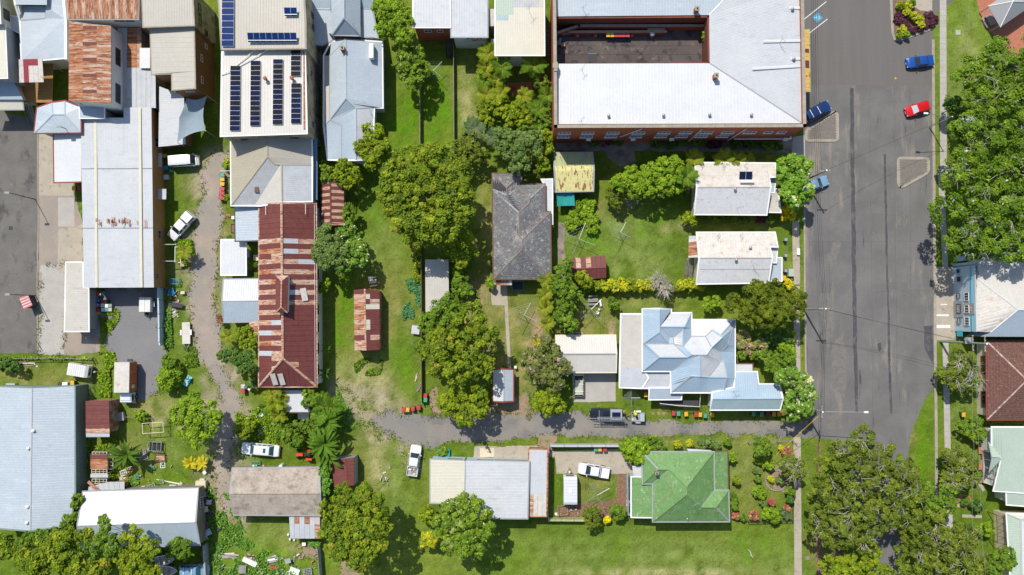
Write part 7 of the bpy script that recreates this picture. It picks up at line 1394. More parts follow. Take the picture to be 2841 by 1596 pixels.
o(1800,400);car('light blue sedan half hidden under the frangipani by the road',1672,400,19,'sedan','car_ltblue',4.5,1.78)
o(0,400);car('white van parked on the grass beside the ochre warehouse wall',1842,165,4,'van','car_white',4.7,1.8,('gutters',),cat='van',name='parked_van');car('white ute with rear canopy angled on the dirt by the warehouse',1812,822,229,'ute','car_white',5.2,1.85,('canopy',),cat='ute',name='parked_ute')
o(600,1196);car('long white limousine with sunroof parked on the grass',440,188,175,'limo','car_white',6.2,1.95,('sunroof',),cat='limousine',name='parked_limousine',glass='glass_blue');car('white ute with loaded open tray on the grass track',1985,298,81,'ute','car_white',4.9,1.8,('tub',),cat='ute',name='parked_ute')
o(1200,1196);car('white tray back ute parked on the concrete beside the caravan',1618,398,171,'ute','car_white',5.0,1.85,('tray',),cat='ute',name='parked_ute')
o(1200,800);car('cream station wagon with roof racks nosed up to the garage',1467,945,90,'wagon','car_cream',4.7,1.8,('rack',));
ut=car('dark green ute with ladder rack and small solar panel in the lane',1740,1262,180,'ute','car_black',5.2,1.85,('tray',),cat='ute',name='parked_ute')
part('canopy_box',MB().box((-1.55,0,1.45),(1.9,1.7,.9)),M['galvsteel'],ut);sp_=part('canopy_solar_panel',MB().box((-1.55,.1,1.95),(1.35,.95,.05)),M['pv'],ut)
for xx in(-2.45,-.6,1.2):part('rack_bar',MB().box((xx,.2,2.05),(.05,1.9,.05)),M['galvsteel'],ut)
for xx in(-2.45,-.6):
 for s in(-1,1):part('rack_post',MB().box((xx,s*.85,1.6),(.05,.05,.9)),M['galvsteel'],ut)
def ladder(label,c,L_,W_,rz,z,m='galvsteel',nr=11):
 t=thing('ladder',label,'ladder',(c[0],c[1],z),rz)
 for s in(-1,1):part('rail',MB().box((0,s*W_/2,0),(L_,.06,.08)),M[m],t)
 for i in range(nr):part('rung',MB().box((-L_/2+L_*(i+.5)/nr,0,0),(.04,W_-.06,.04)),M[m],t)
 return t
c=q(1760,1318,2.1);ladder('long aluminium extension ladder lying on the dark ute rack',c,5.6,.42,0.0,2.15);c=q(1790,1303,2.2);ladder('shorter ladder beside the extension ladder on the dark ute rack',c,4.4,.3,0.0,2.3,'galvsteel',9)
o(0,1196);car('pale blue car under the carport fence at the bottom edge',1945,1400,0,'suv','car_ltblue',4.6,1.85,('rack',),glass='glass_blue')
# box truck
o(0,800);c=q(1195,895,3.4);cb=q(1265,1070,1.8);t=thing('box_truck','small truck with long white topped orange sided box parked by the yard','truck',(cb.x,c.y,0),0);dx=c.x-cb.x;Wb=2.35;Lb=4.75
part('box_body',MB().box((0,0,2.05),(Wb,Lb,2.5)),M['truck_white'],t);part('box_roof',MB().box((0,0,3.34),(Wb+.05,Lb+.05,.07)),M['oldwhite'],t)
for i in range(3):part('side_panel',MB().box((Wb/2+.03,Lb/2-Lb*(i+.5)/3,2.05),(.05,Lb/3-.06,2.35)),M['orange_paint'],t)
for i in range(3):part('side_panel',MB().box((-Wb/2-.03,Lb/2-Lb*(i+.5)/3,2.05),(.05,Lb/3-.06,2.35)),M['orange_paint'],t)
ov=MB();n=20;ov.add([(Wb/2+.062,-Lb/2+.85+.3*math.cos(6.283*k/n)*1.1,2.1+.6*math.sin(6.283*k/n))for k in range(n)],[tuple(range(n))]);part('oval_logo',ov,M['trim_cream'],t)
cy=-Lb/2-.95;part('cab',MB().box((0,cy,1.25),(1.95,1.6,1.3),tap=.93),M['truck_white'],t);part('cab_roof',MB().box((0,cy+.1,1.97),(1.7,1.2,.14),tap=.9),M['truck_white'],t)
part('windscreen',MB().box((0,cy-.8,1.5),(1.6,.06,.62)),M['glass'],t);part('bumper',MB().box((0,cy-.92,.55),(1.95,.16,.3)),M['trim_white'],t);part('chassis',MB().box((0,-.6,.7),(.8,Lb+2,.2)),M['trim_dark'],t)
for s in(-1,1):
 part('side_window',MB().box((s*.97,cy,1.5),(.05,.9,.5)),M['glass'],t);part('headlight',MB().box((s*.75,cy-.86,.85),(.3,.1,.2)),M['sunshade'],t);part('wing_mirror',MB().box((s*1.12,cy-.5,1.5),(.22,.08,.35)),M['black'],t)
 for yy in(cy,Lb/2-1.2):wl=part('wheel',MB().tube([(s*.75,yy,.42),(s*1.05,yy,.42)],.42,14),M['rubber'],t,smooth=True);rm=mesh_obj('rim',MB().tube([(s*.95,yy,.42),(s*1.06,yy,.42)],.22,8),M['rim']);link(rm,wl)
# caravan
def caravan(label,x,y,L_,W_,H_,deg,m='truck_white',hatch=True,name='caravan'):
 c=q(x,y,H_);t=thing(name,label,'caravan',(c.x,c.y,0),math.radians(deg));vs=[];prof=[(-L_/2,.9),(-L_/2+.12,H_-.25),(-L_/2+.5,H_),(L_/2-.5,H_),(L_/2-.15,H_-.3),(L_/2,1.0),(L_/2-.2,.5),(-L_/2+.1,.5)]
 mb=MB();n=len(prof);vs=[(x_,-W_/2,z)for x_,z in prof]+[(x_,W_/2,z)for x_,z in prof];mb.add(vs,[tuple(range(n)),tuple(range(2*n-1,n-1,-1))]+[((i+1)%n,i,n+i,n+(i+1)%n)for i in range(n)]);part('body',mb,M[m],t)
 for i in range(8):part('roof_rib',MB().box((-L_/2+.6+(L_-1.2)*i/7,0,H_+.008),(.05,W_-.1,.02)),M['galv'],t)
 if hatch:part('roof_hatch',MB().box((0,0,H_+.07),(.55,.5,.1)),M['trim_white'],t)
 for s in(-1,1):
  part('window',MB().box((.6,s*W_/2,1.6),(1.0,.04,.5)),M['glass'],t);wl=part('wheel',MB().tube([(-.2,s*(W_/2-.2),.33),(-.2,s*(W_/2+.02),.33)],.33,12),M['rubber'],t)
 part('window',MB().box((L_/2-.04,0,1.5),(.06,W_*.6,.5)),M['glass'],t);part('drawbar',MB().tube([(L_/2-.1,-.5,.5),(L_/2+1.1,0,.5),(L_/2-.1,.5,.5)],.05,5),M['black'],t);part('jockey_wheel',MB().tube([(L_/2+.8,.12,.15),(L_/2+.8,.12,.8)],.05,6),M['galvsteel'],t);part('gas_bottle',MB().lathe((L_/2+.35,0,.5),[(.15,0),(.15,.4),(.06,.5)],10),M['trim_white'],t)
 return t
o(1200,1196);caravan('white caravan with square roof hatch parked on the lawn',1384,603,4.6,2.15,2.5,90)
o(0,800);caravan('small white camper van body parked north of the big pale shed',772,825,3.6,1.9,2.1,-9,'wall_white',False)
# trailers
def trailer(label,x,y,L_,W_,deg,kind,m='galvsteel'):
 c=q(x,y,.9);t=thing('trailer',label,'trailer',(c.x,c.y,0),math.radians(deg))
 part('floor',MB().box((0,0,.6),(L_,W_,.07)),M[m],t)
 if kind!='flat':
  for s in(-1,1):part('side',MB().box((0,s*W_/2,.82),(L_,.05,.4)),M[m],t);part('end_board',MB().box((s*L_/2,0,.82),(.05,W_,.4)),M[m],t)
 if kind=='lid':part('lid',MB().box((0,0,1.3),(L_+.05,W_+.05,.55),tap=.94),M['wall_white'],t);part('lid_seam',MB().box((0,W_*.0,1.585),(L_*.9,.04,.02)),M['trim_grey'],t)
 for s in(-1,1):part('wheel',MB().tube([(-.1,s*(W_/2+.06),.32),(-.1,s*(W_/2+.26),.32)],.32,12),M['rubber'],t,smooth=True);part('mudguard',MB().box((-.1,s*(W_/2+.16),.7),(.85,.26,.05)),M['trim_white'],t)
 part('drawbar',MB().tube([(L_/2,-.45,.55),(L_/2+1.1,0,.5),(L_/2,.45,.55)],.045,5),M['galvsteel'],t);part('jockey_wheel',MB().tube([(L_/2+.8,.1,.1),(L_/2+.8,.1,.75)],.05,6),M['rubber'],t)
 return t
tr1=trailer('grey covered box trailer on the asphalt yard',1470,165,2.4,1.85,-90,'lid');part('spare_wheel',MB().lathe((1.5,0,.6),[(.28,0),(.28,.18),(.12,.2)],14),M['rubber'],tr1)
trailer('long pale flat bed trailer between the fence and gravel track',1860,450,3.5,1.3,-88,'flat','oldwhite')
o(1200,800);tr2=trailer('tool trailer hitched behind the dark ute in the lane',2060,1292,2.1,1.45,180,'box','trim_grey');part('tool_box',MB().box((-.65,0,1.1),(.7,1.3,.55)),M['paleblue2'],tr2)
for i,(xx,yy,m_,r_)in enumerate(((.5,.3,'plastic_red',.16),(.15,.45,'orange_paint',.14),(.6,-.4,'trim_white',.18),(.1,-.1,'black',.2))):
 c=q(2060,1292,.9);one('tool_bucket',MB().lathe((c.x-xx*1.4,c.y+yy,.65),[(r_*.8,0),(r_,.4),(r_*.85,.41),(r_*.7,.1)],12),M[m_],'%s bucket standing in the tool trailer'%['red','orange','white','black'][i],'bucket')
# people
def person(label,x,y,deg,shirt='hivis',trousers='denim',bend=0.0,hat='plastic_yellow',arms='out'):
 c=q(x,y,1.5);t=thing('person',label,'person',(c.x,c.y,0),math.radians(deg));b=bend;fx,fz=math.sin(b),math.cos(b)
 def tp(d):return(d*fx,0,.95+d*fz)
 J={'pel':((0,0,.95),.15),'chest':(tp(.38),.17),'neck':(tp(.55),.075),'headb':(tp(.63),.085),'head':(tp(.75),.105),'headt':(tp(.83),.07)}
 S_=[('pel','chest'),('chest','neck'),('neck','headb'),('headb','head'),('head','headt')]
 for s,n_ in((-1,'l'),(1,'r')):
  J['hip'+n_]=((0,s*.1,.9),.1);J['kn'+n_]=((.06+(.1 if s>0 else-.02),s*.13,.5),.07);J['an'+n_]=((-.02+(.12 if s>0 else-.08),s*.14,.09),.05);J['to'+n_]=((.15+(.12 if s>0 else-.08),s*.16,.05),.04)
  sh=Vector(tp(.47))+Vector((0,s*.19,0));el=sh+Vector((.14,s*.08,-.22));ha=el+Vector((.24,-s*.05,-.06));J['sh'+n_]=(tuple(sh),.07);J['el'+n_]=(tuple(el),.05);J['wr'+n_]=(tuple(ha),.033);J['hd'+n_]=(tuple(ha+Vector((.08,0,-.01))),.038)
  S_+=[('pel','hip'+n_),('hip'+n_,'kn'+n_),('kn'+n_,'an'+n_),('an'+n_,'to'+n_),('chest','sh'+n_),('sh'+n_,'el'+n_),('el'+n_,'wr'+n_),('wr'+n_,'hd'+n_)]
  for f in range(4):k='f%d%s'%(f,n_);J[k]=(tuple(ha+Vector((.15-.01*abs(f-1),(f-1.5)*.022,-.03))),.0085);S_.append(('hd'+n_,k))
  k='th'+n_;J[k]=(tuple(ha+Vector((.09,-s*.05,-.01))),.01);S_.append(('hd'+n_,k))
 def skin(nm,names,seg,m,grow=0.0,lv=1):
  ids={k:i for i,k in enumerate(names)};me=bpy.data.meshes.new(nm);me.from_pydata([J[k][0]for k in names],[(ids[a],ids[b_])for a,b_ in seg if a in ids and b_ in ids],[]);ob=bpy.data.objects.new(nm,me);COL.objects.link(ob)
  md=ob.modifiers.new('s','SKIN');sv=me.skin_vertices[0].data
  for k,i in ids.items():r=J[k][1]+grow;sv[i].radius=(r,r)
  sv[0].use_root=True;md.use_smooth_shade=True;sb_=ob.modifiers.new('u','SUBSURF');sb_.levels=sb_.render_levels=lv
  dg=bpy.context.evaluated_depsgraph_get();m2=bpy.data.meshes.new_from_object(ob.evaluated_get(dg));bpy.data.objects.remove(ob);m2.materials.clear();m2.materials.append(M[m]);o2=bpy.data.objects.new(nm,m2);COL.objects.link(o2);o2.parent=t;return o2
 skin('body',list(J),S_,'skin');skin('shirt',['pel','chest','shl','shr','ell','elr'],S_,shirt,.018);skin('trousers',['pel','hipl','hipr','knl','knr','anl','anr'],S_,trousers,.018)
 h_=Vector(J['head'][0]);part('hat',MB().lathe((h_.x,0,h_.z+.03),[(.2,0),(.2,.015),(.125,.03),(.115,.1),(.05,.15)],14),M[hat],t,smooth=True);part('hair',MB().lathe((h_.x-.02,0,h_.z-.06),[(.07,0),(.108,.04),(.11,.1),(.06,.12)],12),M['trim_brown'],t,smooth=True)
 for s in(-1,1):part('eye',MB().lathe((h_.x+.095,s*.035,h_.z-.0),[(.012,0),(.012,.012)],6),M['black'],t)
 part('nose',MB().box((h_.x+.112,0,h_.z-.025),(.03,.025,.04)),M['skin'],t);part('mouth',MB().box((h_.x+.1,0,h_.z-.06),(.012,.045,.01)),M['pink'],t)
 return t
person('worker in yellow hi-vis shirt standing between the dark ute and trailer',1920,1252,20,bend=.15,hat='trim_brown');person('worker in yellow hi-vis shirt bending over the tool trailer',2032,1232,-80,bend=.75,hat='hivis')
o(1200,1196);person('person in dark clothes standing on the workshop concrete',545,160,200,'trim_dark','trim_dark',.1,'trim_brown')
# wheelie bins
def bin_master(m):
 t=thing('wheelie_bin','bin','wheelie bin',(0,0,0));mb=MB();vs=[]
 for z,a,b_ in((.08,.22,.26),(.92,.28,.34)):vs+=[(-a,-b_,z),(a,-b_,z),(a,b_,z),(-a,b_,z)]
 mb.add(vs,[(3,2,1,0),(4,5,6,7),(0,1,5,4),(1,2,6,5),(2,3,7,6),(3,0,4,7)]);part('bin_body',mb,M['plastic_dkgreen'],t)
 l=MB().box((0,-.02,.965),(.6,.72,.06),tap=.96);l.box((0,-.02,1.0),(.4,.5,.03),tap=.8);part('bin_lid',l,M[m],t)
 for s in(-1,1):part('wheel',MB().tube([(s*.22,.3,.1),(s*.28,.3,.1)],.1,8),M['rubber'],t)
 part('handle',MB().tube([(-.25,.36,.93),(-.25,.42,.95),(.25,.42,.95),(.25,.36,.93)],.018,5),M['rubber'],t);return t
BM={}
def wbin(x,y,m,label,deg=0,grp=None):
 p=q(x,y,1.0);key=m;nm={'plastic_red':'red','plastic_yellow':'yellow','plastic_green':'green','plastic_maroon':'maroon'}[m]
 if key not in BM:t=bin_master(m);BM[key]=t;t.location=(p.x,p.y,.02);t.rotation_euler=(0,0,math.radians(deg));t['label']=label;
 else:t=dup(BM[key],(p.x,p.y,.02),math.radians(deg),label)
 if grp:t['group']=grp
 return t
R_,Y_b,G_,A_r='plastic_red','plastic_yellow','plastic_green','plastic_maroon'
o(600,400)
for i,(y,m)in enumerate([(312,G_),(355,Y_b),(400,Y_b),(450,R_),(494,R_),(540,R_)]):wbin(58-(12 if i==5 else 0),y,m,['green lidded bin at the north end of the line by the gravel track','yellow lidded bin second in the line by the gravel track','yellow lidded bin third in the line by the gravel track','red lidded bin nearest the yellow bins by the gravel track','red lidded bin between two other red bins by the gravel track','red lidded bin at the south end of the line by the gravel track'][i],90+random.uniform(-12,12),'bins beside the gravel track')
o(600,800)
for x,y,m,lb in((1878,1220,R_,'red lidded bin at the west end of the four on the grass corner'),(1920,1218,Y_b,'yellow lidded bin among the red bins on the grass corner'),(1972,1208,R_,'red lidded bin right of the yellow one on the grass corner'),(2030,1198,R_,'red lidded bin at the east end of the grass corner row'),(2098,1078,R_,'red lidded bin against the fence end above the green one'),(2098,1120,G_,'green lidded bin against the fence end'),(268,1028,R_,'lone red lidded bin beside the track near the hall')):wbin(x,y,m,lb,random.uniform(-10,10),'bins near the lane corner')
_mark=len(COL.objects)
o(1200,0)
for i,(x,m)in enumerate(((1762,Y_b),(1804,Y_b),(1845,R_),(1881,R_),(1919,R_),(1960,R_))):wbin(x,350,m,['yellow lidded bin at the west end of the courtyard row','yellow lidded bin beside the red bins in the courtyard','red lidded bin touching the yellow bins in the courtyard','second red lidded bin from the yellow ones in the courtyard','third red lidded bin from the yellow ones in the courtyard','red lidded bin at the east end of the courtyard row'][i],0,'bins in the courtyard')
raised(_mark)
o(1800,800)
for x,y,m,lb in((250,1255,R_,'red lidded bin at the far west of the laneside row'),(298,1258,G_,'green lidded bin beside the westmost red bin in the laneside row'),(375,1262,Y_b,'yellow lidded bin standing alone below the dark deck'),(475,1268,R_,'red lidded bin in the striped shade below the deck'),(518,1268,Y_b,'yellow lidded bin in the striped shade below the deck'),(567,1278,G_,'green lidded bin just right of the deck shade'),(638,1272,Y_b,'yellow lidded bin under the blue wing corner'),(1052,1260,G_,'green lidded bin below the middle of the blue wing'),(1133,1265,G_,'second green lidded bin below the blue wing beside the maroon one'),(1195,1265,A_r,'maroon lidded bin below the blue wing'),(1258,1263,Y_b,'yellow lidded bin right of the maroon bin'),(1308,1262,Y_b,'yellow lidded bin nearest the white flowering tree'),(1352,1253,R_,'red lidded bin tucked under the white flowering tree')):wbin(x,y,m,lb,random.uniform(-6,6),'bins along the lane by the blue house')
o(1200,1196)
for x,m,lb in((1638,G_,'green lidded bin inside the caravan yard fence'),(1680,Y_b,'yellow lidded bin inside the caravan yard fence'),(1730,R_,'red lidded bin inside the caravan yard fence')):wbin(x,182,m,lb,0,'bins inside the caravan yard')
o(0,400);wbin(1648,118,Y_b,'yellow lidded bin beside the white van',90);wbin(740,443,Y_b,'yellow lidded bin under the white canopy edge');wbin(792,440,R_,'red lidded bin under the white canopy edge')
o(0,800);wbin(725,948,Y_b,'yellow lidded bin against the north wall of the big pale shed');o(2241,800);wbin(1565,1268,Y_b,'yellow lidded bin behind the bush at the red tiled house');o(1200,800);wbin(2138,1022,R_,'red lidded bin beside the flat verandah of the hipped house');wbin(2140,1068,Y_b,'yellow lidded bin beside the flat verandah of the hipped house')
# rotary clothes hoists
def hoist(label,x,y,r,deg,h=2.2):
 c=q(x,y,h);R=ln(r);t=thing('clothes_hoist',label,'clothes line',(c.x,c.y,0),math.radians(deg));part('mast',MB().tube([(0,0,0),(0,0,h+.05)],.05,8),M['galvsteel'],t)
 E=[]
 for k in range(4):a=k*math.pi/2;e=Vector((math.cos(a)*R,math.sin(a)*R,h+.12));E.append(e);part('arm',MB().tube([(0,0,h),e],.035,5),M['galvsteel'],t)
 mb=MB()
 for f in(1,.78,.56,.36):
  for k in range(4):mb.tube([E[k]*f+Vector((0,0,h*(1-f))),E[(k+1)%4]*f+Vector((0,0,h*(1-f)))],.008,3)
 part('line_wires',mb,M['galvsteel'],t,kind='stuff')
o(1200,400);hoist('large clothes hoist on the lawn north of the maroon shed',1470,952,170,68);hoist('clothes hoist on the open lawn between the cottages and the vine patch',1888,885,110,62);hoist('clothes hoist under the bright leafy tree edge',1990,552,95,5)
o(1200,800);hoist('clothes hoist beside the concrete path of the tiled house',920,268,135,62);hoist('clothes hoist on the lawn north of the cream garage',1592,212,142,44);hoist('clothes hoist with folded wires beside the lane and white verandah',1993,1100,88,0)
o(1200,1196);hoist('clothes hoist beside the caravan',1652,645,140,30);o(1200,0);hoist('clothes hoist beside the fence under the pale flecked tree',12,705,115,45)
# fences
disp()
fence('long dark fence between the two bright green back lawns',[(1058,130),(1059,372)],1.5,'timber_grey',th=.06);fence('timber fence on the east side of the bright lawns',[(1142,105),(1144,385)],1.5,'timber_grey',th=.06)
fence('paling fence on the west side of the tiled house yard',[(1062,640),(1062,905),(1063,1012)],1.6,'timber');fence('low fence north of the bottom left sheds by the dirt strip',[(0,903),(130,900),(240,903)],1.3,'timber_grey',style='rail');fence('grey wire fence running south beside the camper',[(233,905),(236,1010)],1.3,'galvsteel',style='wire')
fence('rusty gate fence at the entrance of the asphalt yard',[(231,850),(233,903)],1.8,'galvsteel',style='wire')
fence('pale iron fence on the north side of the caravan yard',[(1383,1118),(1555,1118)],1.8,'galv',th=.3);fence('rusty edged fence on the west side of the caravan yard',[(1380,1122),(1378,1300)],1.8,'galv');fence('mossy iron fence along the south of the caravan yard',[(1378,1303),(1475,1304)],1.6,'greenold',th=.3);fence('pale iron fence between the garden bushes and green annex',[(1580,1290),(1615,1290)],1.6,'galv',th=.25);fence('blue edged fence beside the green annex',[(1576,1190),(1577,1290)],1.7,'wall_blue')
fence('tall blue panelled fence between the yard and the weeds',[(410,720),(412,790),(413,860),(415,868)],2.0,'wall_blue',th=.25);fence('grey metal fence beside the giant mango tree',[(806,1375),(812,1460)],2.0,'trim_grey');fence('fence beside the pale blue car at the bottom edge',[(522,1365),(526,1447)],1.8,'trim_grey',th=.3)
fence('low garden fence east of the green roofed house',[(2000,1115),(1990,1108),(1880,1112)],1.0,'galvsteel',style='wire');fence('dark fence at the south east corner of the green roof garden',[(1880,1310),(1990,1308),(1992,1262)],1.1,'trim_dark',style='rail');fence('fence along the brick complex west wall beside the lush garden',[(1386,60),(1388,330)],1.4,'timber_grey');fence('low fence bordering the weedy junk yard',[(305,1048),(460,1053)],1.0,'timber',style='wire');fence('timber rail fence in front of the letterbox cottage',[(1976,600),(1977,715)],1.0,'galvsteel',style='wire')
# letterboxes, meter boxes, signs
disp()
def lowbox(name,label,cat,x,y,sx,sy,h,m,deg=0,top=None,z=0):
 p=q(x,y,h);t=thing(name,label,cat,(p.x,p.y,z),math.radians(deg));part('body',MB().box((0,0,h/2),(sx,sy,h)),M[m],t)
 part('lid',MB().box((0,0,h+.025),(sx+.06,sy+.06,.05)),M[top or m],t);return t
o(1800,400)
for y,lb in((958,'north'),(1118,'middle'),(1270,'south')):lowbox('brick_pier','dark capped fence pier of the letterbox cottage, the %s one'%lb,'fence pier',1376,y,.38,.38,1.1,'trim_grey')
lowbox('bench','small white box on the verge opposite the letterbox cottage','utility box',1502,1080,.4,1.0,.4,'trim_white');lowbox('electrical_cabinet','pale green electrical cabinet beside the footpath','cabinet',1430,1290,.8,1.15,1.2,'palegreen');lowbox('yellow_locker','bright yellow box below the golden shrub at the cottage','box',1357,1345,.55,.75,.6,'plastic_yellow')
o(1800,1196)
p=q(1022,1232,1.0);t=thing('estate_sign','small white sign board standing on the wide southern lawn','sign',(p.x,p.y,0),math.radians(-68));part('board',MB().box((0,0,.9),(1.1,.05,.8)),M['trim_white'],t);[part('leg',MB().box((s*.5,0,.5),(.05,.06,1.0)),M['trim_white'],t)for s in(-1,1)]
# utility poles and cables (source picture px)
o(0,0,1)
def pole(label,x,y,h,r=.15,m='pole_green',arms=(),arm_l=2.2,deg=0,cat='power pole',name='power_pole'):
 p=q(x,y,h);t=thing(name,label,cat,(p.x,p.y,0),math.radians(deg));part('post',MB().tube([(0,0,0),(0,0,h)],r*1.15,9,r*.75),M[m],t,smooth=True);part('pole_cap',MB().lathe((0,0,h),[(r*.85,0),(r*.85,.04)],9),M['trim_white'],t)
 for z in arms:
  part('crossarm',MB().box((0,0,z),(arm_l,.12,.12)),M['timber_grey'],t)
  for k in(-.45,-.2,.2,.45):part('insulator',MB().lathe((k*arm_l,0,z+.06),[(.05,0),(.06,.08),(.03,.16)],6),M['trim_white'],t)
 return t
p1=pole('timber power pole leaning green beside the light blue sedan',2293.5,472.4,9.0,arms=(8.2,),arm_l=1.6);p2=pole('power pole with steel ring in the road edge beside the very large tree',2290.8,856.7,9.2,arms=(8.6,),arm_l=1.6)
p3=pole('tall power pole with transformer beside the red tiled house',2738,954,12.8,.17,arms=(12.3,9.2),arm_l=2.4,deg=90);part('transformer',MB().lathe((.45,0,7.6),[(.4,0),(.42,.1),(.42,1.0),(.3,1.15)],14),M['galvsteel'],p3,smooth=True);part('transformer_bracket',MB().box((.2,0,8.0),(.7,.9,.1)),M['trim_grey'],p3)
p4=pole('brown power pole with long white street light arm at the lane corner',2282.5,1143.5,8.6,m='timber',arms=(8.2,),arm_l=1.8,deg=90)
def street_arm(par,h,tip,L0):
 """arm from the post top to a lamp head; tip = picture px of the lamp"""
 e=q(*tip,h+.6)-par.location;e.z=h+.6;c_,s_=math.cos(-par.rotation_euler[2]),math.sin(-par.rotation_euler[2]);e=Vector((e.x*c_-e.y*s_,e.x*s_+e.y*c_,e.z))
 part('lamp_arm',MB().tube([(0,0,L0),e*.5+Vector((0,0,(L0-e.z*.5)*.0+.0))+Vector((0,0,L0*.5)),e],.05,6),M['galvsteel'],par,smooth=True);d=Vector((e.x,e.y,0)).normalized();part('lamp_head',MB().box((e.x+d.x*.3,e.y+d.y*.3,e.z),(.7,.3,.14),math.atan2(d.y,d.x),tap=.8),M['trim_white'],par)
street_arm(p4,8.2,(2398,1144),8.1)
lampn=pole('galvanised street light post in the park footpath near the red car',2642,323.5,6.9,.09,'galvsteel',cat='street light',name='street_light');street_arm(lampn,7.0,(2575,315),6.8)
for x0,y0,x1,y1,lb in((98,553.4,24.9,541.6,'middle'),(99.5,820.7,24.9,820,'southern'),(235,380,161.7,355.3,'northern')):
 p=q(x0,y0,0);tp=q(x1,y1,6.9);t=thing('street_light','thin black street light post at the left street, the %s one'%lb,'street light',(p.x,p.y,0));part('post',MB().tube([(0,0,0),(0,0,6.9)],.075,7,.05),M['black'],t);d=(Vector((tp.x-p.x,tp.y-p.y,0)))
 part('lamp_head',MB().box((-.25,0,6.92),(.75,.32,.12)),M['trim_grey'],t)
def cable(label,pts,r=.02,sag=.5,m='cable',cat='cable',name='overhead_cable'):
 P=[q(x,y,z)for x,y,z in pts];out=[]
 for a,b_ in zip(P,P[1:]):
  for k in range(10):u=k/10;out.append(a.lerp(b_,u)+Vector((0,0,-sag*4*u*(1-u))))
 out.append(P[-1]);c=P[0];ob=mesh_obj(name,MB().tube([v-Vector((c.x,c.y,0))for v in out],r,5),M[m]);ob.location=(c.x,c.y,0);tag(ob,label,cat)
cable('westmost overhead cable running along the road above the left kerb',[(2252,-40,8.2),(2263,474,8.3),(2286,857,8.7),(2279,1143,8.4),(2262,1500,8)]);cable('second overhead cable along the road west side',[(2257,-40,8.2),(2268,474,8.3),(2291,857,8.7),(2284,1143,8.4)]);cable('third overhead cable along the road west side',[(2263,-40,8.0),(2274,474,8.1),(2295,857,8.5),(2288,1143,8.2)]);cable('overhead cable nearest the road centre on the west side',[(2268,-40,8.0),(2280,474,8.1)])
cable('service cable crossing the road to the transformer pole',[(2291,857,9.0),(2668,946,8.0)],sag=.9);cable('second service cable crossing the road beside the first',[(2293,859,9.0),(2700,951,9.2)],sag=.9);cable('cable crossing the road from the leaning pole to the park light',[(2294,472,8.8),(2645,320,6.8)],sag=.7)
cable('thin cable running south over the verge by the red tiled house',[(2704,950,9.0),(2702,1240,8),(2704,1600,8)],.014,m='galvsteel');cable('second thin cable running south over the verge houses',[(2712,951,9.2),(2720,1300,8.5),(2735,1600,8.5)],.014,m='galvsteel');cable('thin cable across the park lawn and northern jacaranda',[(2693,-40,9),(2684,300,8.5)],.012,m='galvsteel')
cable('yellow sheathed service cable slanting across the lane to the garden',[(2282,1145,6.8),(2154,1261,3.5)],.035,sag=.1,m='plastic_yellow');cable('thin cable from the cottage roof to the leaning pole',[(2074,516,6.0),(2270,475,8)],.012)
# ================= yards, furniture and clutter =================
def board(name,label,cat,x,y,L_,W_,deg,z=.1,m='timber_pale',th=.05,tilt=0.0,parts_=None):
 p=q(x,y,z);t=thing(name,label,cat,(p.x,p.y,z),math.radians(deg));R=Matrix.Rotation(tilt,4,'X');part('sheet',MB().box((0,0,th/2),(L_,W_,th),m=R),M[m],t);part('edge_strip',MB().box((0,W_/2-.03,th+.012),(L_,.05,.02),m=R),M['trim_grey'],t);return t
def frame(name,label,cat,x,y,W_,D_,h,deg,m='timber',top=None,nx=0,ny=0,inner=None):
 """an open box frame: four posts, rails, optional deck, optional glazing bars"""
 p=q(x,y,h);t=thing(name,label,cat,(p.x,p.y,.02),math.radians(deg))
 if h>.25:
  for sx_ in(-1,1):
   for sy_ in(-1,1):part('leg',MB().box((sx_*(W_/2-.04),sy_*(D_/2-.04),h/2),(.08,.08,h)),M[m],t)
 for s in(-1,1):part('rail',MB().box((0,s*(D_/2-.04),h),(W_,.08,.07)),M[m],t);part('rail',MB().box((s*(W_/2-.04),0,h+.003),(.08,D_-.16,.07)),M[m],t)
 for i in range(nx):part('bar',MB().box((-W_/2+W_*(i+1)/(nx+1),0,h),(.05,D_-.1,.05)),M[m],t)
 for i in range(ny):part('bar',MB().box((0,-D_/2+D_*(i+1)/(ny+1),h+.004),(W_-.1,.05,.05)),M[m],t)
 if inner:part('base_panel',MB().box((0,0,h*.35),(W_-.17,D_-.17,.04)),M[inner],t)
 if top:part('top_panel',MB().box((0,0,h+.06),(W_,D_,.04)),M[top],t)
 return t
def pile(name,label,cat,x,y,L_,n,deg,mats=('timber_pale','timber','timber_grey'),spread=.5,w_=.13):
 p=q(x,y,.2);t=thing(name,label,cat,(p.x,p.y,.03),math.radians(deg))
 for i in range(n):
  a=random.gauss(0,.09);part('plank',MB().box((random.uniform(-.25,.25),random.uniform(-spread,spread),.04+.05*(i//3)),(L_*random.uniform(.65,1),w_*random.uniform(.7,1.2),.045),a),M[random.choice(mats)],t)
 return t
def drum(label,x,y,m,r=.29,h=.88,cat='drum',z=.02):
 p=q(x,y,h);t=thing('drum',label,cat,(p.x,p.y,z));part('shell',MB().lathe((0,0,0),[(r,0),(r,h*.33),(r*1.04,h*.35),(r,h*.37),(r,h*.65),(r*1.04,h*.67),(r,h*.69),(r,h),(r*.93,h),(r*.93,h-.03)],16),M[m],t,smooth=True);part('cap',MB().lathe((r*.5,0,h-.03),[(.05,0),(.05,.04)],8),M['trim_white'],t)
 return t
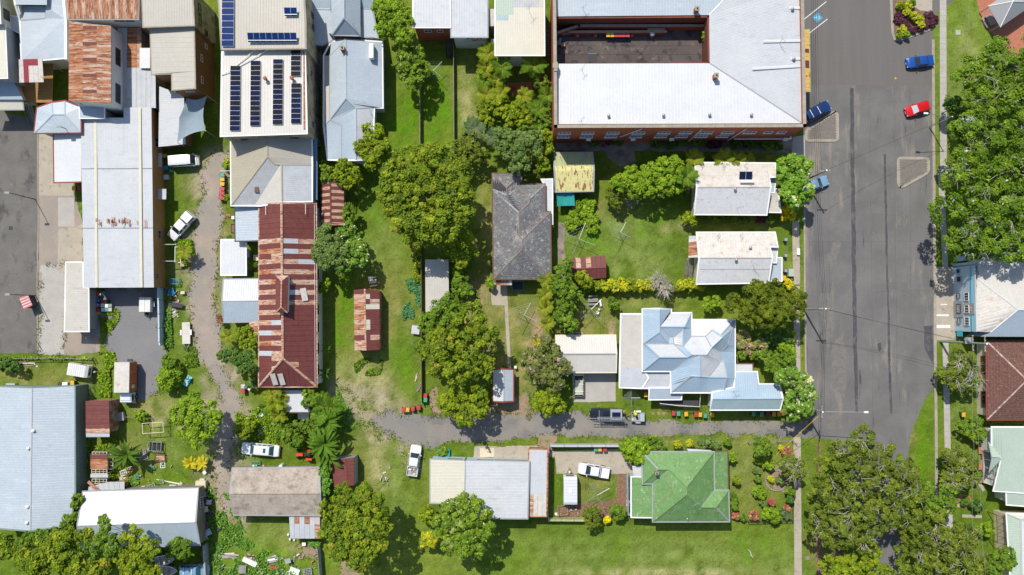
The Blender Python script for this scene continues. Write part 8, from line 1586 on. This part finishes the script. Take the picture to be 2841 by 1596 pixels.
def chair(label,x,y,deg,m='plastic_white',lying=False):
 p=q(x,y,.5);t=thing('chair',label,'chair',(p.x,p.y,.02),math.radians(deg))
 part('seat',MB().box((0,0,.43),(.45,.45,.04)),M[m],t);part('backrest',MB().box((-.22,0,.68),(.05,.42,.48)),M[m],t)
 for a in(-.19,.19):
  for b_ in(-.19,.19):part('leg',MB().box((a,b_,.21),(.04,.04,.42)),M[m],t)
  part('armrest',MB().box((0,a*1.15,.62),(.42,.05,.03)),M[m],t)
 return t
def table(label,x,y,L_,W_,deg,m='timber_pale',bench=True,h=.75):
 p=q(x,y,h);t=thing('picnic_table' if bench else 'table',label,'table',(p.x,p.y,.02),math.radians(deg));n=5
 for i in range(n):part('top_board',MB().box((0,-W_/2+W_*(i+.5)/n,h),(L_,W_/n-.015,.04)),M[m],t)
 for s in(-1,1):
  part('leg_frame',MB().box((s*L_*.38,0,h/2),(.07,W_*.8,h-.05)),M[m],t)
  if bench:part('bench_seat',MB().box((0,s*(W_/2+.35),.45),(L_,.28,.04)),M[m],t);part('bench_support',MB().box((0,s*(W_/2+.35),.21),(L_*.5,.06,.4)),M[m],t)
 return t
o(2241,0);table('silver picnic table with benches on the red paving',1828,200,1.9,.75,-64,'galvsteel')
# yard against the warehouse
o(0,800)
for i,(x,y,m_,w1,h1)in enumerate([(975,60,'plastic_red',.5,.7),(1000,62,'plastic_yellow',.3,.7),(978,122,'plastic_blue',.5,.7),(976,170,'galvsteel',.5,.7),(976,215,'plastic_red',.5,.7),(975,248,'plastic_yellow',.5,.5),(1040,45,'plastic_blue',.5,.4)]):
 drum('%s tub in the column stacked beside the lean-to, %s'%(['red','slim yellow','blue','silver','second red','low yellow','low blue'][i],['at the north end','beside the red one','below the red one','at the middle','near the south end','at the south end','set apart by the warehouse wall'][i]),x,y,m_,w1*.62,h1,'tub')
for i,(x,y,m_)in enumerate([(1032,135,'plastic_red'),(1070,133,'plastic_dkgreen'),(1030,172,'trim_white'),(1066,176,'trim_white'),(1104,172,'trim_grey'),(1034,215,'trim_white'),(1070,215,'plastic_green'),(1104,214,'galvsteel')]):
 lowbox('crate','%s crate in the block of eight beside the tub column, %s'%(['red','dark','white','white','grey','white','green','silver'][i],['north west','north','west','centre','east','south west','south','south east'][i]),'crate',x,y,.52,.52,.6,m_)
kt=thing('street_kiosk','small dark stall with red and white striped roof on the street','kiosk',tuple(q(262,140,2)),0);p=q(258,136,2.0);kt.location=(p.x,p.y,.02);kt.rotation_euler=(0,0,math.radians(-66))
part('body',MB().box((0,0,.85),(1.6,1.1,1.7)),M['trim_dark'],kt)
for i in range(9):part('roof_strip',MB().box((-.88+.22*i,0,1.95+.0),(.2,1.5,.05)),M['pink' if i%2==0 else 'oldwhite'],kt)
for a in(-.8,.8):
 for b_ in(-.55,.55):part('post',MB().box((a,b_,.97),(.05,.05,1.94)),M['trim_dark'],kt)
board('loose_door','turquoise painted door lying on the grass below the round lime bush','door',1880,930,1.75,.85,58,.25,'cyan');board('tarpaulin','dark collapsed umbrella shade cloth by the blue panelled fence','shade cloth',1760,165,2.3,.8,-8,.7,'trim_dark',.03)
lowbox('box_unit','grey appliance boxes leaning on the maroon streaked shed','appliance',1190,1290,1.5,1.3,.8,'trim_grey',8,'galvsteel');pile('timber_pile','stack of rails beside the blue panelled fence end','timber',1668,530,2.2,6,86,('timber','timber_grey'),.15)
pile('rubble_slab','broken concrete slabs in the weeds beside the flat bed trailer','rubble',1735,240,1.1,5,40,('concrete','oldwhite'),.5,.5);pile('rubble_slab','pale planks on the grass near the left edge fence','timber',270,768,3.4,6,-5,('oldwhite','timber_pale'),.35,.2)
lowbox('meter_box','grey box against the north wall of the big shed','cabinet',105,968,1.4,.4,.9,'galvsteel');lowbox('air_conditioner','white and grey machine against the big shed beside the yellow bin','machine',650,962,.8,.5,.9,'trim_white');lowbox('gas_cabinet','dark machine against the big shed north wall','machine',597,962,.5,.45,1.0,'trim_dark')
frame('timber_pergola','open cream beamed frame structure in the weeds left of the big green tree','frame',1535,1400,3.4,1.7,1.6,4,'timber_pale',nx=1)
o(0,1196)
frame('mesh_cage','square grey mesh cage in the junk garden','cage',1550,155,2.2,1.5,.9,-3,'timber_grey',nx=2,inner='mesh_dark');frame('rusty_tub','rusty square trough in the junk garden','trough',1602,270,1.7,1.15,.45,2,'trim_brown',inner='rustlight');frame('old_window','grey wooden pallet leaning among the weeds','pallet',1435,245,1.4,1.5,.2,20,'timber_grey',nx=3,ny=3,inner='trim_grey');frame('old_window','small white window sash on the grass beside the trough','window sash',1634,345,.8,.85,.08,3,'trim_white',nx=1,ny=1)
for i,(x,y,w_,d_)in enumerate([(1000,222,2.4,.45),(998,405,2.5,.7),(998,505,2.4,.8)]):frame('old_window','old window sash with panes on the shelter, %s'%['at its north end','just below the rust sheets','at its south end'][i],'window sash',x,y,w_,d_,2.1,0,'timber_pale',nx=3,ny=1 if i else 0,inner='mesh_dark')
frame('old_window','tall leaning sash frame east of the rust sheet shelter','window sash',1112,310,.8,2.4,1.6,0,'timber_pale',ny=3);board('scrap_sheet','grey flat sheet between the two lower window sashes','sheet',997,448,2.8,.6,0,2.2,'galv');board('timber_baulk','thick rusty plank lying diagonally by the white shed corner','beam',940,555,2.3,.5,-42,2.5,'rust',.12)
pile('timber_pile','bundle of pale sticks in the junk garden','timber',1355,370,2.0,12,20,('timber_pale','timber','pink'),.4,.07);pile('timber_pile','loose pale planks north of the rusty flat roof','timber',1250,480,2.0,8,-8,spread=.5);pile('timber_pile','long thin white pole beside the junk planks','timber',1700,515,5.6,2,-6,('trim_white',),.05,.08)
for i,(x,y,L_,W_,dg,m_)in enumerate([(1240,420,1.0,.9,20,'trim_white'),(1370,460,.7,.6,10,'plastic_green'),(1510,370,1.2,.5,5,'plastic_green'),(1240,160,.8,.7,-30,'galvsteel'),(1190,210,.7,.6,-30,'wall_blue'),(1520,555,1.2,.7,20,'galvsteel'),(1430,570,.8,.5,10,'trim_white'),(1730,560,1.0,.6,0,'trim_white'),(1800,550,1.3,.4,60,'timber_pale'),(1890,560,1.6,.5,0,'galv')]):
 frame('wire_chair' if i in(0,1)else 'scrap_metal','scrap piece in the junk garden, %s'%['white iron garden chair frame','green wire chair frame','flattened green crate','silver tilted panel near the banana plant','blue grey tilted panel near the banana plant','folding steel frame against the white shed','little white rack against the white shed','white tray near the long pole','yellow timber strut near the long pole','grey sheet at the white shed east end'][i],'scrap',x,y,L_,W_,.45,dg,m_,nx=2,ny=1,inner=m_ if i in(3,4,9,7)else None)
lowbox('crate','cream box at the north east corner of the white shed','box',2012,540,1.55,1.2,1.0,'wall_cream');lowbox('crate','small pale box above the cream box','box',2028,490,.7,.4,.4,'oldwhite')
for i,(x,y)in enumerate([(1570,430),(1785,425),(1960,415)]):p=q(x,y,1.6);pb=thing('fence_stake','thin steel stake on the junk garden grass, %s'%['west','middle','east'][i],'stake',(p.x,p.y,0));part('shaft',MB().tube([(0,0,0),(0,0,1.8)],.03,5),M['galvsteel'],pb);part('cap',MB().lathe((0,0,1.8),[(.05,0),(.04,.06)],6),M['trim_white'],pb)
p=q(2055,415,1.6);pb=thing('post_sign','little square white sign post beside the gravel track','sign',(p.x,p.y,0));part('post',MB().tube([(0,0,0),(0,0,1.7)],.035,5),M['galvsteel'],pb);part('plate',MB().box((0,0,1.75),(.5,.5,.04),.6),M['trim_white'],pb)
for i,(x,y,W_,D_,h_,m_,dg)in enumerate([(2040,690,.9,1.0,1.2,'trim_dark',10),(2095,715,.8,.7,1.0,'wall_blue',0),(2060,785,.9,.9,.9,'trim_cream',10),(2030,870,.8,.9,.7,'trim_grey',20),(2060,950,.9,1.2,.8,'trim_brown',-8),(2080,1020,1.3,1.0,.7,'wall_blue',25),(2040,1065,1.3,.9,.5,'paleblue',15),(2110,830,.7,.9,.6,'trim_dark',60),(2040,640,.8,.7,1.4,'trim_grey',0)]):
 frame('workbench','cluttered stand against the east end of the white shed, %s'%['dark one near the north','blue topped one','cream framed square one','grey one in the middle','brown one','larger blue one','pale blue one at the south','dark angled one outermost','grey one at the north end'][i],'stand',x,y,W_,D_,h_,dg,'timber_grey',top=m_)
# boats
def boat(label,x,y,L_,W_,deg,m='oldwhite'):
 p=q(x,y,.8);t=thing('small_boat',label,'boat',(p.x,p.y,.45),math.radians(deg));n=10;vs=[];K=7
 for i in range(n+1):
  u=i/n;xx=-L_/2+L_*u;w_=W_/2*(1-max(0,u-.45)**2*3.2);w_=max(w_,.02)
  for k in range(K):v=k/(K-1)*2-1;vs.append((xx,v*w_,.55*abs(v)**2.2+.12*u*u))
 mb=MB().add(vs,[(i*K+k,(i+1)*K+k,(i+1)*K+k+1,i*K+k+1)for i in range(n)for k in range(K-1)]+[tuple(range(K))]);part('hull',mb,M[m],t,smooth=True)
 g=MB();g.tube([vs[i*K]for i in range(n+1)]+[vs[i*K+K-1]for i in range(n,-1,-1)],.05,5);part('gunwale',g,M['trim_white'],t)
 for u in(.25,.5):part('thwart',MB().box((-L_/2+L_*u,0,.42),(.28,W_*.9,.04)),M['timber'],t)
 part('outboard',MB().box((-L_/2-.15,0,.6),(.3,.3,.5),tap=.8),M['black'],t);part('support',MB().box((0,0,-.2),(L_*.5,.5,.45)),M['galvsteel'],t);return t
boat('small grey dinghy under the trees at the bottom left, the upper one',1662,1290,3.3,1.5,12,'galv');boat('open white runabout beside the pale blue car, the lower one',1690,1400,3.0,1.5,2)
# tractor
o(600,1196);p=q(880,240,1.2);t=thing('tractor','small old red tractor half hidden beside the banana clump','tractor',(p.x,p.y,0),math.radians(178));part('bonnet',MB().box((.75,0,1.0),(1.3,.5,.5),tap=.85),M['tractor_red'],t);part('chassis',MB().box((.2,0,.7),(2.5,.35,.3)),M['trim_dark'],t);part('seat',MB().box((-.75,0,1.05),(.45,.5,.1)),M['black'],t);part('seat_back',MB().box((-.98,0,1.25),(.08,.5,.4)),M['black'],t)
for s in(-1,1):part('rear_wheel',MB().tube([(-.8,s*.55,.6),(-.8,s*.85,.6)],.6,16),M['rubber'],t);part('front_wheel',MB().tube([(1.15,s*.5,.33),(1.15,s*.68,.33)],.33,12),M['rubber'],t);part('mudguard',MB().box((-.8,s*.68,1.24),(1.0,.34,.06)),M['tractor_red'],t)
part('steering_wheel',MB().lathe((-.2,0,1.35),[(.2,0),(.2,.03),(.15,.02)],12),M['black'],t);part('exhaust',MB().tube([(.9,.2,1.2),(.9,.2,1.8)],.035,6),M['trim_grey'],t)
# by the brown shed and lower yard
for i,(x,y,r_,h_,m_)in enumerate([(643,358,.32,1.5,'plastic_white'),(395,345,.25,.5,'plastic_green'),(372,352,.2,.5,'plastic_white'),(470,352,.2,.4,'cardboard'),(720,1040,.17,.5,'plastic_white'),(737,1088,.17,.5,'plastic_white'),(780,1095,.15,.4,'plastic_white')]):drum(['white round tank north of the brown grey shed','green tub by the brown grey shed north wall','white tub by the brown grey shed north wall','brown pot by the brown grey shed north wall','white pail at the lean-to west side','second white pail below the lean-to','third white pail below the lean-to'][i],x,y,m_,r_,h_,'tub')
frame('folding_chair','white small table frame below the patchwork lean-to','table',880,1135,.6,.5,.5,0,'trim_white',top='trim_white');frame('garden_bench','green bench by the brown grey shed','bench',395,322,1.5,.5,.45,0,'plastic_green',nx=2)
pile('timber_pile','long stack of weathered boards at the lower left of the lawn','timber',100,1245,4.0,9,-4,('timber_grey','timber_pale','oldwhite'),.4,.22);pile('timber_pile','short brown boards beside the long stack','timber',345,1268,2.0,5,6,('timber_grey','timber'),.25,.2);lowbox('bathtub','long white bathtub like box on the weedy lawn','bathtub',335,1315,2.3,.7,.55,'plastic_white',-25);pile('scrap_heap','heap of white boards and pipes in the weeds','scrap',560,1290,2.6,9,15,('trim_white','galvsteel','timber_grey'),.45,.3);pile('brick_heap','heap of pinkish broken bricks in the weeds','rubble',555,1370,.8,12,20,('pink','redpave','brickwall'),.4,.2)
board('loose_door','dark panel lying at the edge of the gravel track','panel',48,970,1.3,.5,58,.2,'black');board('scrap_sheet','white sheet lying near the bottom edge of the weedy lawn','sheet',785,1405,1.6,1.0,-20,.2,'trim_white');frame('steel_rack','silver wire rack near the bottom edge of the weedy lawn','rack',915,1415,1.4,1.1,.4,8,'galvsteel',nx=4,ny=3);lowbox('crate','brown timber crate at the bottom left of the weedy lawn','crate',262,1390,1.1,1.2,.6,'timber_grey');pile('timber_pile','grey frames and pallets by the gravel track edge','timber',40,1165,1.3,6,80,('timber_grey','galvsteel'),.4,.12);pile('timber_pile','long silver pipe on the weedy ground','pipe',190,1378,4.2,1,-3,('galvsteel',),.02,.08);pile('timber_pile','white and grey boards at the bottom edge beside the rack','timber',660,1440,2.4,6,4,('trim_white','galv'),.3,.25);board('shade_screen','dark square mesh shade on a stand in the weeds','screen',718,1305,.9,.8,15,.9,'trim_grey',.03)
p=q(1965,395,.9);t=thing('load_of_firewood','jumble of timber offcuts in the white ute tray','firewood',(p.x,p.y,.83),math.radians(81));[part('offcut',MB().box((random.uniform(-.5,.5),random.uniform(-.5,.5),.05+.03*i),(.35,.12,.08),random.uniform(0,3)),M[random.choice(['timber','timber_pale','pink','trim_white'])],t)for i in range(12)]
# central yards
o(600,800);board('scrap_sheet','white sheet propped near the fence beside the lobed tree','sheet',2000,415,1.3,1.45,-8,.9,'white',.04,.2);pile('timber_pile','pinkish offcuts along the paling fence','timber',2015,885,1.4,8,85,('timber_pale','pink','timber'),.25,.1);pile('timber_pile','sticks and bark beside the paling fence','timber',2025,1000,1.8,8,60,('timber','timber_grey'),.3,.07)
chair('white plastic chair in the scrub beside the patio cover',455,1270,30);chair('old brown armchair in the scrub near the deck chairs',398,1395,-30,'trim_brown');frame('sun_lounger','white slatted deck chair on the scrubby ground','deck chair',465,1425,1.3,.7,.4,30,'trim_white',nx=4);lowbox('water_tank','white rectangular tub on a stand south of the patio cover','tub',870,1285,1.6,.9,.8,'trim_white');drum('blue tub beside the lone red bin',295,995,'plastic_blue',.3,.6,'tub');chair('white chair beside the blue tub and lone red bin',335,1010,140);lowbox('crate','brown and white box beside the blue tub','box',268,985,.6,.6,.5,'oldwhite')
o(600,400);table('pale table and bench set at the head of the rust shed',1570,1380,1.2,.6,8,'timber_pale',True);lowbox('box_unit','small white cabinet at the head of the rust shed','cabinet',1545,1350,.6,.6,.7,'trim_white');lowbox('post_box','small white round drum near the annex wall','tub',170,738,.5,.45,.5,'trim_white');frame('raised_bed','small brown raised planter beside the annex','planter',165,835,.9,1.4,.4,0,'timber',inner='mulch');board('kayak','small red object on the grass by the annex','toy',120,718,.8,.35,-10,.15,'plastic_red');lowbox('bench','white side shelf beside the carport roof','shelf',312,1095,.45,1.3,.9,'paleblue');chair('dark chair in the shady court beside the hall',380,1285,60,'trim_brown');table('dark small table in the shady court beside the hall',345,1280,.9,.6,10,'trim_dark',False);lowbox('planter','pale square table under the shady court shrubs','table',400,1140,.8,.9,.6,'wall_cream')
board('handrail_bar','narrow white rail over the bins below the golden shrubs','rail',90,268,1.7,.12,0,1.4,'trim_white')
o(1200,800);t=thing('trampoline','dark square trampoline below the tiled house roof','trampoline',tuple(q(855,-40,.8)));t.location=(*q(855,-25,.8)[:2],.02);part('bed',MB().box((0,0,.7),(1.7,1.3,.02)),M['mesh_dark'],t)
for a,b_,l_ in((0,.7,(1.9,.08)),(0,-.7,(1.9,.08))):part('rail',MB().box((a,b_,.7),(*l_,.06)),M['bluetin'],t)
for s in(-1,1):part('rail',MB().box((s*.9,0,.7),(.08,1.3,.06)),M['bluetin'],t);[part('leg',MB().box((s*.88,k*.66,.34),(.05,.05,.68)),M['galvsteel'],t)for k in(-1,1)]
table('weathered picnic setting on the lawn under the garage hoist',1610,120,1.6,.6,3,'timber_grey');chair('white chair beside the hoist north of the garage',1655,245,60);drum('white bucket beside the small yard chair',1672,212,'plastic_white',.16,.35,'bucket');board('small_bench','small white bench on the lawn by the picnic setting','bench',1687,150,1.0,.28,-80,.45,'trim_white');frame('wood_swing','white pot plant stand near the path beside the small blue shed','stand',832,792,.4,.4,.9,0,'trim_white',top='trim_white')
pile('rock_row','row of pale rocks at the foot of the hedge tree','rocks',1450,458,1.9,6,-5,('stone','oldwhite'),.15,.25)
o(1200,1196);frame('garden_box','round brown compost cage beside the caravan','compost bin',1308,795,1.6,1.5,.7,5,'timber',inner='mulch');drum('white round drum beside the green annex wall',1968,712,'plastic_white',.28,.6,'drum');drum('second pale drum beside the first at the annex',1962,745,'paleblue',.26,.6,'drum');drum('white pail beside the compost cage',1240,835,'plastic_white',.2,.4,'pail');frame('plant_pot_stand','brown pot stand beside the caravan lawn','planter',1958,590,.6,.9,.5,0,'timber',inner='mulch');lowbox('planter','green handled planter box at the workshop corner','planter',110,225,2.0,1.3,.5,'tarp_teal')
_mark=len(COL.objects)
o(1800,0);c=q(38,335,1.1);t=thing('drum','large blue grey drum in the courtyard shade','drum',(c.x,c.y,.02));part('shell',MB().lathe((0,0,0),[(.4,0),(.42,.5),(.4,1.0),(.15,1.15)],16),M['galvsteel'],t,smooth=True)
o(1200,0);
for i,(x,y,m_,s_)in enumerate([(1275,350,'trim_dark',.6),(1320,330,'galvsteel',.5),(1282,395,'plastic_blue',.4),(1360,325,'trim_grey',.5),(1270,430,'timber',.6),(1310,450,'timber',.5),(1690,348,'trim_dark',.55)]):lowbox('crate','stored box at the courtyard west end, %s'%['black one','silver one','blue one','grey one','timber one','second timber one','dark one left of the bins'][i]if i<6 else 'dark container left of the yellow bins in the courtyard','box',x,y,s_,s_,.6,m_,random.uniform(-20,20))
for i,x in enumerate((1453,1635,2002)):lowbox('brick_pier','low brick pier against the courtyard wall, %s'%['west','middle','east'][i],'pier',x,345,.5,.8,.5,'brickwall')
board('drain_grate','dark rectangular floor grate in the courtyard','grate',1605,582,1.4,1.4,0,.04,'trim_dark',.02)
raised(_mark)
t=thing('kayak','small red kayak on the pink paving in the lush garden','kayak',(*q(792,890,.3)[:2],.12),.1);part('hull',MB().lathe((0,0,0),[(.12,-.1),(.3,0),(.28,.12),(.1,.16)],14,2.4),M['plastic_red'],t,smooth=True);part('cockpit',MB().box((0,0,.17),(.5,.22,.03)),M['black'],t)
o(0,400);lowbox('box_unit','brown flat box beside the warehouse wall','box',1665,332,.7,.75,.5,'oldgrey');lowbox('storage_tub','blue bench by the white van','tub',1658,238,.9,.55,.5,'plastic_blue');drum('small blue bucket by the white van',1715,268,'plastic_blue',.22,.4,'bucket');board('scrap_sheet','pale perforated awning panel on the warehouse wall','awning panel',1625,502,1.4,1.7,0,2.6,'galv');drum('small blue tub below the awning panel',1668,487,'plastic_blue',.16,.4,'bucket');board('loose_door','grey door leaning on the ochre warehouse wall','door',1600,160,.8,2.3,0,2.2,'galv')
for y,lb in((1007,'north'),(1174,'south')):board('timber_baulk','white timber beam of the frame beside the warehouse, the %s one'%lb,'beam',1700,y,2.2,.12,0,2.0,'timber_pale',.1)
frame('steel_cage','blue steel cage beside the warehouse','cage',1748,1378,1.5,.9,.8,-2,'plastic_blue',nx=4);lowbox('crate','brown box beside the frame posts','box',1830,1205,.6,.75,.5,'cardboard');frame('trestle','white posts frame beside the banana plant','frame',1785,1110,1.0,2.6,1.6,0,'trim_white');frame('steel_cage','blue bicycle like frame near the yard fence','frame',1722,1480,.8,1.0,.7,20,'plastic_blue',nx=2)
o(0,800);frame('wheelbarrow','blue wheelbarrow like frame at the head of the blue fence','frame',1715,40,.8,1.1,.7,0,'plastic_blue',nx=2,inner='plastic_blue');lowbox('crate','small pale box near the gravel track','box',1832,45,.6,.4,.5,'oldwhite')
o(2241,1196);t=setting('edging_ring',MB().lathe((*q(1575,705)[:2],0),[(1.05,-.35),(1.05,.12),(.85,.12),(.85,-.3)],28),M['redpave'])
disp()
for a,b_ in(((2402,1200),(2454,1200)),((2402,1272),(2470,1272)),((2420,1298),(2470,1300)),((2454,1200),(2475,1235))):slabs('garden_path',q(*a),q(*b_),.5,5,'concrete')
slabs('garden_path',q(1905,1008),q(1985,1008),.4,5,'concrete')if False else None
# stone ring in the garden
o(1800,1196);c=q(1278,495);root=setting('stone_ring',MB().lathe((c.x,c.y,0),[(1.68,-.35),(1.68,.08),(1.5,.08),(1.5,-.3)],32),M['mulch'])
for i in range(30):
 a=6.283*i/30;ob=mesh_obj('stone',MB().box((0,0,0),(.3,.24,.2),tap=.75),M['stone']);COL.objects.link(ob);ob.parent=root;ob.location=(c.x+1.72*math.cos(a),c.y+1.72*math.sin(a)*.95,.12);ob.rotation_euler=(0,0,a+1.57+random.uniform(-.2,.2));s=random.uniform(.8,1.2);ob.scale=(s,s,s)
o(1800,800)
for i,x in enumerate((45,100,150)):setting('stepping_stone',MB().lathe((*q(x,1255)[:2],0),[(.28,0),(.28,.05),(.2,.06)],10),M['dirt'])
# overlooked bits on roofs
o(2241,800);lowbox('letterbox','small red brick pier by the red tiled house gate','letterbox',1745,900,.7,1.2,1.1,'brickwall');
